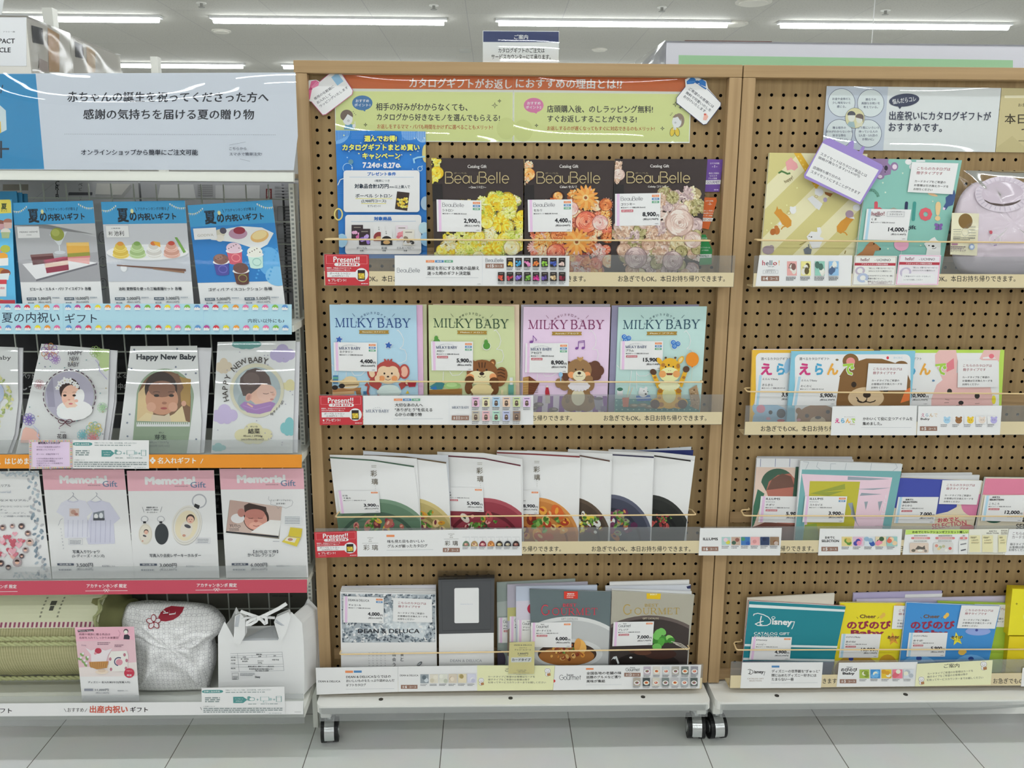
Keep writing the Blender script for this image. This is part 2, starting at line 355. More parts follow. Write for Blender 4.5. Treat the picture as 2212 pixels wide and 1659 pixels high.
# ceiling lamps: rows along x, three metres apart
em, nt, b_, n_ = nodes('fluorescent_tube')
nt.nodes.remove(b_); eo = n_('ShaderNodeEmission'); eo.inputs[0].default_value = (.95, .985, 1, 1); eo.inputs[1].default_value = LAMP
nt.links.new(eo.outputs[0], nt.nodes['Material Output'].inputs[0])
WH = mat('#e4e6e6', .4, .4, raw=True)
def lamp(x, y, label, group):
    t = thing('ceiling_light', label, 'ceiling light', (x, y, ZC), group); L = 1.16; dy = -.014*L
    m = MB(); P = [(x-L, y-dy-.045, ZC), (x+L, y+dy-.045, ZC), (x+L, y+dy+.045, ZC), (x-L, y-dy+.045, ZC)]; m.prism(P, (0, 0, -.022), WH); m.build('lamp_housing', t)
    m = MB(); V_ = []; n = 8
    for k in range(n+1):
        a = math.pi*k/n
        for sx in (-1, 1): V_.append((x+sx*(L-.03), y+sx*dy-.036*math.cos(a), ZC-.0222-.042*math.sin(a)))
    m.add(V_, [[2*k, 2*k+1, 2*k+3, 2*k+2] for k in range(n)]+[list(range(0, 2*n+2, 2)), list(range(1, 2*n+2, 2))], em); m.build('lamp_tube', t)
ROWY = [9.05-2.95*k for k in range(-3, 3)]+[.95-2.4*k for k in range(5)]
for i, y in enumerate(ROWY):
    for k in range(7):
        x = -1.577+2.8*(k-2); yy = y-.014*x
        lab = 'white fluorescent ceiling light in one of the long rows over the shop'
        if abs(y-9.05) < .1 and 1 <= k <= 4: lab = ['', 'fluorescent light in the lower front row, short stretch above the shelf boxes', 'fluorescent light right above the white text banner', 'fluorescent light over the small information sign', 'fluorescent light above the lilac and green box'][k]
        if abs(y-12.0) < .1 and k in (1, 2): lab = ['', 'farther fluorescent light glimpsed between the wrapped boxes and the wooden rack', 'short end of a farther fluorescent light at the corner of the wooden rack'][k-1+0] or 'farther fluorescent light glimpsed beside the wrapped boxes'
        lamp(x, yy, lab, None if lab[0] != 'w' else 'rows of fluorescent ceiling lights')
GREY = mat('#8d8d88', .5, .3)
for x, y, lab in ((435, 6, 'above the white text banner'), (937, 11, 'above the right end of the second lit tube'), (1430, 15, 'between the information sign and the wrapped box'), (1913, 22, 'above the lit tube at the right')):
    p = atz(x, y, ZC); m = MB(); m.cyl(p, (0, 0, -1), .045, .006, mat('#d9d9d4'), 20); m.cyl(p-[0, 0, .006], (0, 0, -1), .014, .03, GREY, 10); m.cyl(p-[0, 0, .036], (0, 0, -1), .03, .004, GREY, 12)
    m.build('sprinkler_head', label='small grey sprinkler head on the ceiling '+lab, cat='sprinkler')
for x, y, r, lab in ((478, 66, .1, 'under the second lit tube'), (1295, 106, .09, 'right of the small information sign'), (1628, 3, .16, 'cut by the top picture edge'), (1588, 50, .13, 'at the end of the third lit tube')):
    p = atz(x, y, ZC); m = MB(); m.cyl(p, (0, 0, -1), r, .012, mat('#c4c2b9'), 28); m.cyl(p-[0, 0, .012], (0, 0, -1), r*.8, .01, mat('#cbc9c0'), 28)
    m.build('ceiling_disc', label='flat round cream ceiling fitting '+lab, cat='ceiling fitting')
p = atz(1005, 107, ZC); MB().box(p[0]-.07, p[1]-.06, ZC-.03, p[0]+.07, p[1]+.06, ZC, mat('#a3a49e')).build('detector_box', label='small grey rectangular box on the ceiling left of the information sign', cat='detector')
for x, yt, y, yb in ((101, 16, 6.0, 'beyond the wrapped boxes'), (332, 122, 7.5, 'beyond the white text banner')):
    a, b = at(x-11 if x < 200 else x-8, yt, y), at(x+11 if x < 200 else x+8, yt, y)
    MB().box(a[0], y, 0, b[0], y+.07, a[2], mat('#c9c9c3')).build('display_pole', label='top of a slim white pole rising '+yb, cat='pole')
a = atz(1890, 0, ZC); MB().tube([(a[0], a[1], ZC), tuple(at(1882, 105, a[1]))], .004, mat('#dfe3e3'), 6).build('hanging_line', label='thin clear cord hanging from the ceiling over the wrapped box', cat='cord')
sh = Sheet(Plane(3.2, 1.9)); V('P'); sh.slab([(-90, -40), (14, -40), (2, 31), (-90, 31)], '#d3d5d6', .004); sh.build('hanging_sign', label='corner of a pale sign hanging in the upper left corner', cat='sign')
# ---------------------------------------------------------------- wooden display racks
def wood(name, c0, c1, axis):
    m, nt, b, n = nodes(name); L = nt.links.new
    tc = n('ShaderNodeTexCoord'); mp = n('ShaderNodeMapping'); no = n('ShaderNodeTexNoise'); wv = n('ShaderNodeTexNoise')
    sc = {'z': (95, 95, 2.2), 'x': (2.2, 95, 95)}[axis]; mp.inputs['Scale'].default_value = sc
    no.inputs['Scale'].default_value = 1; no.inputs['Detail'].default_value = 5; no.inputs['Distortion'].default_value = .6
    wv.inputs['Scale'].default_value = .25; wv.inputs['Detail'].default_value = 2
    mx = n('ShaderNodeMixRGB'); mx.inputs[0].default_value = .35
    rp = ramp(nt, [(.3, c0), (.7, c1)])
    L(tc.outputs['Object'], mp.inputs[0]); L(mp.outputs[0], no.inputs[0]); L(mp.outputs[0], wv.inputs[0]); L(no.outputs[0], mx.inputs[1]); L(wv.outputs[0], mx.inputs[2]); L(mx.outputs[0], rp.inputs[0]); L(rp.outputs[0], b.inputs['Base Color'])
    b.inputs['Roughness'].default_value = .5; b.inputs['Specular IOR Level'].default_value = .25
    return m
WZ = wood('oak_board', '#7c6544', '#98805a', 'z'); WF = wood('oak_frame_upright', '#967b58', '#ab906b', 'z'); WX = wood('oak_frame_rail', '#967b58', '#ab906b', 'x')
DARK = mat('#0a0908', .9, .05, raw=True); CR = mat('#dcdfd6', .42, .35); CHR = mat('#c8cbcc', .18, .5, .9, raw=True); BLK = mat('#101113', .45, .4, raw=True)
YB, YF, YS = 1.836, 1.815, 1.775
ZT, ZB = 1.500, .125
def pegboard(x0, x1, z0, z1, hx, hz, parent):      # real holes on a 25 mm grid: (hx, hz) is one hole centre
    nx0, nx1 = math.ceil((x0+.012-hx)/.025), math.floor((x1-.012-hx)/.025); nz0, nz1 = math.ceil((z0+.012-hz)/.025), math.floor((z1-.012-hz)/.025)
    m = MB(); n = 12; r = .0034; h = .0125; ca = [(math.cos(2*math.pi*k/n+math.pi/4), math.sin(2*math.pi*k/n+math.pi/4)) for k in range(n)]
    sq = []
    for c, s_ in ca:
        k = h/max(abs(c), abs(s_)); sq.append((c*k, s_*k))
    V_, F_, Fd = [], [], []
    for i in range(nx0, nx1+1):
        for j in range(nz0, nz1+1):
            cx, cz = hx+.025*i, hz+.025*j; o = len(V_)
            V_ += [(cx+a, YB, cz+b) for a, b in sq]+[(cx+r*a, YB, cz+r*b) for a, b in ca]+[(cx+r*a, YB+.005, cz+r*b) for a, b in ca]
            F_ += [[o+k, o+(k+1) % n, o+n+(k+1) % n, o+n+k] for k in range(n)]
            Fd += [[o+n+k, o+n+(k+1) % n, o+2*n+(k+1) % n, o+2*n+k] for k in range(n)]
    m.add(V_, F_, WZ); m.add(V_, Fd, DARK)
    xa, xb, za, zb = hx+.025*nx0-h, hx+.025*nx1+h, hz+.025*nz0-h, hz+.025*nz1+h
    for a, b, c, d in ((x0, z0, xa, z1), (xb, z0, x1, z1), (xa, z0, xb, za), (xa, zb, xb, z1)): m.add([(a, YB, b), (c, YB, b), (c, YB, d), (a, YB, d)], [[0, 1, 2, 3]], WZ)
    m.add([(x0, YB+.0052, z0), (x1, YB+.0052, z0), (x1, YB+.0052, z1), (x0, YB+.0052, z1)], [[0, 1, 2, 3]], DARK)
    return m.build('pegboard_panel', parent)
def caster(x, y, parent, turn=0.0):
    cm = MB(); c = np.array([x, y, .028]); s, k = math.sin(turn), math.cos(turn)
    for d in (-.0135, .0135): cm.cyl(c+[k*d-k*.006, s*d-s*.006, 0], (k, s, 0), .028, .012, BLK, 26)
    o = cm.build('caster_wheel', parent)
    f = MB(); f.cyl((x, y, .05), (0, 0, 1), .008, .03, CHR, 12)
    Vv = []; 
    for d in (-.011, .011):
        for a in range(-20, 215, 15): Vv.append((c[0]+k*d+s*.0312*math.cos(R(a)), c[1]+s*d-k*.0312*math.cos(R(a)), c[2]+.0312*math.sin(R(a))))
    n = len(Vv)//2; f.add(Vv, [[i, i+1, n+i+1, n+i] for i in range(n-1)], CHR, True); f.cyl(c-[k*.021, s*.021, 0], (k, s, 0), .015, .042, CHR, 18)
    f.build('caster_fork', parent)
def rack(x0, x1, hx, hz, label, bx0, bx1):
    t = thing('display_rack', label, 'display rack', ((x0+x1)/2, YB, 0)); w = .026
    pegboard(x0+w-.004, x1-w+.004, ZB+.006, ZT-.02, hx, hz, t)
    for n, (a, b) in (('frame_upright', (x0, x0+w)), ('frame_upright', (x1-w, x1))): MB().box(a, YF, ZB+.004, b, YB+.03, ZT-.0245, WF).build(n, t, bevel=.0012)
    MB().box(x0, YF, ZT-.024, x1, YB+.03, ZT, WX).build('frame_rail', t, bevel=.0012)
    MB().box(x0+w+.0002, YF+.0125, ZB+.004, x1-w-.0002, YB+.03, ZB+.03, WX).build('frame_rail', t, bevel=.0012)
    MB().box(x0+.002, YB+.031, ZB+.004, x1-.002, YB+.04, ZT-.002, mat('#4a3d2c')).build('back_panel', t)
    d = MB(); cr = .018; yb = 1.98; P = []
    for cx, cy, a0 in ((bx0+cr, 1.74+cr, 180), (bx1-cr, 1.74+cr, 270)): P += [(cx+cr*math.cos(R(a0+18*i)), cy+cr*math.sin(R(a0+18*i)), ZB) for i in range(6)]
    P += [(bx1, yb, ZB), (bx0, yb, ZB)]
    d.prism(P, (0, 0, -.019), CR)
    for k in (.16, .49, .83):
        x = bx0+(bx1-bx0)*k; d.cyl((x, 1.765, ZB), (0, 0, 1), .0045, .0012, mat('#3b3a36'), 14)
    d.build('base_deck', t, bevel=.003)
    l = MB(); l.prism([(bx0+.008, 1.7385, ZB-.004), (bx1-.008, 1.7385, ZB-.004), (bx1-.008, 1.7385, ZB-.034), ((bx0+bx1)/2, 1.7365, ZB-.0335), (bx0+.008, 1.7385, ZB-.036)], (0, .0008, 0), ACR); l.build('clear_lip', t)
    for i, x in enumerate((bx0+.006, bx1-.006)):
        x += (.008 if i == 0 else -.006); g = MB(); g.box(x-.012, 1.775, .072, x+.012, 2.02, ZB-.0195, CR); g.build('foot_beam', t, bevel=.003)
        caster(x+(.004 if i == 0 else -.006), 1.800, t, .1 if i == 0 else -.08); caster(x+(.004 if i == 0 else -.006), 1.97, t, .08)
    return t
CX0, CX1, RX0 = -.389, .5105, .5125
rack(CX0, CX1, -.351, .168+H, 'oak pegboard rack in the middle, with the orange banner at its top', -.386, .502)
rack(RX0, RX0+.905, .554, .245+H, 'oak pegboard rack at the right, next to the middle rack', .514, 1.418)
# ---------------------------------------------------------------- shelf trays, wires, cards
BEIGE = '#cdbf9c'; INK = '#2b2929'; NAVY = '#1f2442'; WHT = '#e3e7ee'; LILAC = '#d9b9d6'; RED = '#b8343c'
TODAY = 'お急ぎでもOK。本日お持ち帰りできます。'
def tray(x0, x1, zb, zm, zt, label, words=(), bx=None):
    t = thing('shelf_tray', label, 'shelf tray', ((x0+x1)/2, YB, zb))
    MB().box(x0, YS, zb, x1, YS+.0018, zt, ACR).build('clear_front', t)
    MB().box(x0, YS+.002, zb, x1, YF-.0005, zb+.003, mat('#b9a67f')).build('tray_floor', t)
    MB().box(bx or x0+.03, YB-.003, zb+.05, x1-.03, YB-.0005, zb+.075, WX).build('back_bar', t)
    sh = Sheet(Plane(YS-.0004, zb)); P = [(x0+.001, YS-.0004, zb+.001), (x1-.001, YS-.0004, zb+.001), (x1-.001, YS-.0004, zm), (x0+.001, YS-.0004, zm)]
    sh.prism(P, (0, .0003, 0), sh.M(BEIGE)); V('P')
    for xa, xb, y, h in words: sh.t(TODAY, xa, y, h, INK, x1=xb)
    sh.build('paper_strip', t)
    return t
tray(-.3375, .5065, 1.057, 1.087, 1.122, 'clear fronted tray with beige paper strip under the black flower catalogues, middle rack',
     ((1335, 1566, 602, 13.5), (1034, 1265, 602, 13.5), (733, 964, 602, 13.5)))
tray(-.357, .4985, .763, .791, .829, 'clear fronted tray with beige paper strip under the pastel animal catalogues, middle rack',
     ((1304, 1526, 903, 12.5), (1013.5, 1235.5, 903, 12), (723, 945, 903, 12)))
tray(-.377, .466, .469, .499, .531, 'clear fronted tray with beige paper strip under the white dish catalogues, middle rack',
     ((1278, 1491.5, 1185.6, 12), (998, 1211.7, 1185.6, 12), (718, 932, 1185.6, 12)))
tray(-.388, .488, .138, .166, .200, 'clear fronted tray at the foot of the middle rack, covered by white cards')
WIRE = mat('#d9bf90', .4, .4)
def wire(xl, yl, xr, yr, label, yw=1.786, il=True, ir=True):
    a, b = at(xl, yl, yw), at(xr, yr, yw); m = MB(); rr = .0017
    def end(p, s):
        o = [p+np.array([s*.004*k, .003*(1-k), 0]) for k in (1, .5, 0)]
        return [p+[-s*.004, 0, 0], p+[-s*.001, .0015, 0], p+[0, .005, 0], p+[-s*.002, .030, 0], p+[-s*.006, .036, 0], p+[-s*.02, .038, 0], p+[-s*.024, .041, 0], p+[-s*.024, .0475, 0]]
    pts = (end(a, -1)[::-1] if il else [a])+(end(b, 1) if ir else [b])
    m.tube(pts, rr, WIRE, 8)
    return m.build('guard_wire', label=label, cat='guard wire')
wire(702, 517, 1535, 520, 'beige wire guard rod across the black flower catalogues')
wire(713.7, 824, 1519, 825.5, 'beige wire guard rod across the four pastel animal catalogues')
wire(724.4, 1117, 1503.5, 1112, 'beige wire guard rod across the white dish catalogues')
wire(733.5, 1413.5, 1489.6, 1402, 'beige wire guard rod across the lowest catalogues of the middle rack')
def quad(q): return [tuple(x) for x in q]
def book(label, q, plane, t=.008, cover='#ffffff', page='#e6e6e6', off=0.0, group=None, name='catalogue', cat='catalogue', back=None, clip=True):
    P = plane.hit(px(q), off); n = -plane.n
    lo = sorted(range(len(P)), key=lambda i: P[i][2])[:2]; o = (P[lo[0]]+P[lo[1]])/2
    th = thing(name, label, cat, o, group)
    sh = Sheet(plane, off); sh.slab(q, cover, .0006, back or cover)
    if clip: sh.clip = px(q)
    if t > .0015:
        c = P.mean(0); Pi = c+(P-c)*.993
        MB().prism(Pi+n*.0007, n*(t-.0014), mat(page, .7, .2)).build('page_block', th)
        MB().prism(P+n*(t-.0006), n*.0006, mat(back or cover, .5, .3)).build('back_cover', th)
    return th, sh
def card(th, plane, q, off=.0026, col=WHT, name='price_card', t=.0003):
    sh = Sheet(plane, off); sh.slab(q, col, t); return sh
def loose(name, label, cat, plane, q, col=WHT, t=.0005, group=None, off=0.0, coat=.0):
    sh = Sheet(plane, off); sh.coat = coat; sh.slab(q, col, t); sh.done = lambda: sh.build(name, None, label, cat, group); return sh
TAGC = ('#d9885a', '#4f7fae', '#5f9c7c')
def price(th, plane, q, brand, nm, pages, p1, p2, tags=3, free=False, stripe=LILAC, off=.0026):
    q = px(q); sh = card(th, plane, q, off) if len(CUR) != 3 or CUR != VW['P'] else card(th, plane, q, off)
    return sh
def pcard(th, plane, q, brand, nm, pages, p1, p2, tags=3, free=False, stripe=LILAC, off=.0026, clipq=None):
    q = [tuple(x) for x in px(q)]; keep = CUR; V('P'); sh = card(th, plane, q if clipq is None else [tuple(x) for x in clipq], off); V(q)
    sh.clip = q if clipq is None else clipq
    T = sh.t
    if clipq is not None:
        _c = clipq; sx = max(a for a, _ in _c)
        def T(txt, x, y, h, col, x1=None, **k):
            p = px([(x, y), (x1 or x+8, y)])
            if p[1][0] > sx+1.5 or p[0][0] < min(a for a, _ in _c)-1: return sh
            return sh.t(txt, x, y, h, col, x1=x1, **k)
    sh.step = .4; sh.r(4, 0, 10, 100, stripe)
    for i in range(tags): sh.r(81, 5+9.5*i, 97, 12+9.5*i, TAGC[i])
    if tags:
        for i, w in enumerate(('グルメ', '雑貨', '体験')[:tags]): T(w, 84, 8.5+9.5*i, 4.2, '#e8e0d8', x1=94)
    if brand == 'beau' and clipq is None: strokes(sh, ROUND, 'BeauBelle', 13, 10, 61, 22, 1.0, '#77757a')
    elif brand == 'milky' and clipq is None:
        serif(sh, 'MILKY BABY', 12, 16, 62, 25, '#46506e'); sh.arc('出産内祝いカタログギフト', 37, 40, 31, -32, 32, 2.6, '#8a8f9c')
    elif brand == 'gourmet' and clipq is None: strokes(sh, ROUND, 'Gourmet', 13, 10, 43, 22, .9, '#55585a'); sh.t('best', 24, 7, 6, '#55585a')
    elif brand == 'illums': T('ILLUMS', 12, 10, 8, '#3b3a3e', x1=44, b=.012); sh.tiny(12, 22, 34, 22, 1, 2.5, '#9a9aa0')
    elif brand == 'sai' and clipq is None: T('彩璃', 12, 22, 8, '#54545a', x1=24)
    elif brand: T(brand, 12, 14, 8.5, '#45464c', x1=12+min(52, 4.6*len(brand)), b=.006)
    T(nm, 13, 33, 8, '#2d2b2f', x1=13+6.2*len(nm), b=.012)
    T('●全%sページ 掲載点数 約%s点' % pages, 13, 43.5, 4.6, '#35333a', x1=67, b=.008)
    if free: sh.r(14, 50, 40, 57.5, '#b0404c'); T('送料当社負担', 15.5, 53.8, 4.8, '#e9d6d8', x1=38.5)
    T(p1, 89-6.6*len(p1.replace(',', ''))-2, 66, 15.5, '#222128', x1=90, b=.02); T('円', 91, 70, 8, '#222128', x1=97, b=.015)
    T('(税込'+p2+'円)', 62, 81, 7.5, '#222128', x1=96, b=.015)
    T('4.0892', 88, 95, 3.2, '#77777c', x1=96)
    CURset(keep); o = sh.build('price_card', th); return o
def CURset(k):
    global CUR
    CUR = k
def notice(th, plane, q, off=.0026, clipq=None):
    q = [tuple(x) for x in px(q)]; keep = CUR; V('P'); sh = card(th, plane, q if clipq is None else clipq, off, '#dde3e8'); sh.clip = clipq; V(q)
    rows = [('こちらのカタログは', 13, 20, 85, 10.5, '#8c3c46'), ('冊子タイプです', 13, 35, 70, 10.5, '#8c3c46'), ('カードタイプをご希望の', 12, 63, 80, 8, INK), ('お客様は引き換えカードを', 12, 76, 88, 8, INK), ('お持ちください', 12, 89, 54, 8, INK)]
    if clipq is None:
        for s, x, y, x1, h, c in rows: sh.t(s, x, y, h, c, x1=x1, b=.006)
    else:
        lo, hi = min(a for a, _ in clipq), max(a for a, _ in clipq)
        for s, x, y, x1, h, c in rows:
            w = (x1-x)/len(s)
            for i, ch in enumerate(s):
                a, b = px([(x+w*i, y), (x+w*(i+1), y)])
                if a[0] > lo and b[0] < hi: sh.t(ch, x+w*i, y, h, c, x1=x+w*(i+.9), b=.006)
    CURset(keep); return sh.build('notice_card', th)
def present(label, q):
    sh = loose('promotion_card', label, 'promotion card', Plane(YS-.0013, 0), q, RED); qq = px(q); keep = CUR; V([tuple(a) for a in qq])
    sh.l([(4, 4), (96, 4), (96, 30), (4, 30)], .7, '#d98f92', True)
    sh.t('Present!!', 20, 16, 19, '#f0e6e6', x1=79, b=.012); sh.rr(22, 27, 80, 38, 5, '#ecdfe0')
    sh.t('7.24', 30, 32.5, 7.5, RED, x1=45, b=.02); sh.e(49, 32.5, 2.4, 3.4, RED); sh.t('8.27', 55, 32.5, 7.5, RED, x1=69, b=.02); sh.e(73, 32.5, 2.4, 3.4, RED)
    sh.t('期間中、対象品カタログギフトを', 4.5, 44, 5, '#eecfd0', x1=60, b=.012); sh.t('合計3万円(税抜)以上ご購入で、', 4.5, 51, 5, '#eecfd0', x1=58, b=.012)
    sh.r(5, 56, 70, 74, '#eee6e6'); sh.t('ボーベル シトロン', 11, 61.5, 7, '#5d2b30', x1=58); sh.t('(2,900円コース)', 16, 70, 6, '#5d2b30', x1=54)
    sh.e(83, 65, 15, 21.5, '#f0ebe8'); sh.r(74.5, 50, 91, 82, '#2b2322'); sh.r(76, 60, 89.5, 78, '#b59a34')
    for i in range(7): sh.e(77.5+i*1.8, 64+(i*5) % 12, 1.8, 2.6, ('#d8bd3e', '#c7a836', '#e3cf66')[i % 3])
    sh.t('を', 7, 84, 7, '#f0e6e6', b=.02); sh.t('プレゼント!', 14, 83, 10, '#f0e6e6', x1=48, b=.015); sh.tiny(7, 93, 26, 93, 1, 1.6, '#dcaeb0'); sh.tiny(82, 94, 98, 94, 1, 2.4, '#e8d0d0')
    CURset(keep); return sh.done()
def flower(sh, x, y, r, cols, kind, rn, ky=1.0):
    a0 = rn.random()*360
    def ringof(n, fn):
        for par in (0, 1):
            sh.up()
            for i in range(par, n, 2): fn(i)
        sh.up()
    if kind == 'g':
        for lay, (k, n) in enumerate(((1, 16), (.72, 14))):
            def f(i):
                a = R(a0+360*i/n+lay*11); d = r*.55*k; sh.e(x+d*math.cos(a), y+d*math.sin(a)*ky, r*.5*k, r*.13, cols[(i+lay) % 2], math.degrees(a), 8)
            ringof(n, f)
        sh.e(x, y, r*.24, r*.24, cols[2], n=12); sh.up(); sh.e(x, y, r*.13, r*.13, cols[3], n=10)
    elif kind == 'r':
        sh.up(); sh.e(x, y, r, r*.95*ky, cols[3], n=16)
        for lay, k in enumerate((.95, .78, .6, .44, .28)):
            n = 8-lay
            def f(i):
                a = R(a0+360*i/n+lay*33); d = r*k*.62; sh.e(x+d*math.cos(a), y+d*math.sin(a)*ky, r*k*.48, r*k*.34, cols[(i+lay) % 3], math.degrees(a)+90, 9)
                d = r*k*.52; sh.hold = True; sh.k += .03; sh.e(x+d*math.cos(a), y+d*math.sin(a)*ky, r*k*.4, r*k*.26, cols[(i+lay+1) % 3], math.degrees(a)+90, 9); sh.k -= .03
            ringof(n, f)
        sh.e(x, y, r*.1, r*.12, cols[3], n=8)
    elif kind == 'm':
        for lay, (k, n) in enumerate(((1, 22), (.8, 20), (.58, 16), (.36, 10))):
            def f(i):
                a = R(a0+360*i/n+lay*9); d = r*.62*k; sh.e(x+d*math.cos(a), y+d*math.sin(a)*ky, r*.3*k+.5, r*.09+.2, cols[(i+lay) % 3], math.degrees(a), 6)
            ringof(n, f)
        sh.e(x, y, r*.15, r*.15, cols[3], n=10)
    else:                                       # hydrangea cluster
        for i in range(18):
            a = rn.random()*6.28; d = r*math.sqrt(rn.random())*.9; X, Y = x+d*math.cos(a), y+d*math.sin(a)*ky; q = r*.3; sh.up()
            for j in range(4): b = R(a0+90*j+i*20); sh.e(X+q*.6*math.cos(b), Y+q*.6*math.sin(b), q*.62, q*.5, cols[(i+j//2) % 3], math.degrees(b), 7)
            sh.up(); sh.e(X, Y, q*.14, q*.14, cols[3], n=6)
    sh.hold = False
def bouquet(sh, poly, cols, seed, n=110, r0=60, deep='#1d1a18', kinds='grmh', extra=()):
    rn = random.Random(seed); P = np.array(poly); lo, hi = P.min(0), P.max(0)
    def inside(x, y):
        c = False; j = len(P)-1
        for i in range(len(P)):
            if (P[i][1] > y) != (P[j][1] > y) and x < (P[j][0]-P[i][0])*(y-P[i][1])/(P[j][1]-P[i][1])+P[i][0]: c = not c
            j = i
        return c
    pts = []
    for _ in range(4000):
        x, y = rn.uniform(lo[0], hi[0]), rn.uniform(lo[1], hi[1])
        if inside(x, y) and all((x-a)**2+(y-b)**2 > (r0*.5)**2 for a, b in pts): pts.append((x, y))
        if len(pts) >= n: break
    sh.step = .05
    for x, y in pts: sh.e(x, y, r0*.85, r0*.7, deep if rn.random() < .3 else cols[rn.randrange(len(cols))][3], n=10)
    for i, (x, y) in enumerate(pts): flower(sh, x, y, r0*rn.uniform(.55, .85), cols[rn.randrange(len(cols))], rn.choice(kinds), rn)
    for x, y, r, ci, k in extra: flower(sh, x, y, r, cols[ci], k, rn)
    sh.k = int(sh.k)+2; sh.step = 1.0
def thumb(sh, x0, y0, x1, y1, bg, fg, seed=0, style='f'):
    rn = random.Random(seed); sh.r(x0, y0, x1, y1, bg); w, h = x1-x0, y1-y0
    if style == 'f':
        for i in range(9): sh.e(x0+w*rn.uniform(.15, .85), y0+h*rn.uniform(.42, .85), w*.17, h*.12, fg[i % len(fg)], n=8)
        sh.r(x0+w*.2, y0+h*.14, x1-w*.2, y0+h*.2, '#8d867c')
    elif style == 'd':
        sh.pg([(x0, y1), (x0, y0+h*.75)]+A_(x0+w*.5, y0+h*.8, w*.5, h*.35, 180, 360, 8)+[(x1, y1)], fg[0]); sh.e(x0+w*.5, y0+h*.82, w*.3, h*.16, fg[1], n=10); sh.e(x0+w*.42, y0+h*.8, w*.12, h*.07, fg[2], n=8)
    elif style == 'p':
        sh.e(x0+w*.5, y0+h*.6, w*.42, h*.28, fg[0], n=14); sh.e(x0+w*.5, y0+h*.58, w*.25, h*.15, fg[1], n=10); sh.e(x0+w*.45, y0+h*.54, w*.1, h*.07, fg[2], n=8)
    elif style == 'a':
        sh.e(x0+w*.5, y0+h*.72, w*.26, h*.2, fg[0], n=12); sh.e(x0+w*.5, y0+h*.5, w*.22, h*.16, fg[0], n=12); sh.e(x0+w*.5, y0+h*.55, w*.1, h*.06, fg[1], n=8); sh.r(x0+w*.15, y0+h*.12, x1-w*.15, y0+h*.2, fg[2])
    else:
        for i, c in enumerate(fg): sh.e(x0+w*rn.uniform(.2, .8), y0+h*rn.uniform(.2, .8), w*.25, h*.25, c, n=9)
def brown(sh, x0, y0, x1, y1, n): sh.r(x0, y0, x1, y1, '#8b6a5c'); h = y1-y0; w = x1-x0; sh.t('全', x0+w*.08, (y0+y1)/2, h*.55, '#e9ddd6', x1=x0+w*.22); sh.t(n, x0+w*(.31 if len(n) < 2 else .36), (y0+y1)/2, h*.7, '#f0e6e0', b=.02, c=1); sh.t('コース', x0+w*.5, (y0+y1)/2+h*.05, h*.42, '#e9ddd6', x1=x0+w*.92, b=.01)
HP = Plane(YS-.0013, 0)                       # cards clipped to the front of the trays
def tags3(sh, x, y, w, h, n, g=1.08):
    for i in range(n): sh.r(x+i*w*g, y, x+i*w*g+w, y+h, TAGC[i]); sh.t(('グルメ', '雑貨', '体験')[i], x+i*w*g+w*.2, y+h/2, h*.6, '#e9e2da', x1=x+i*w*g+w*.8)
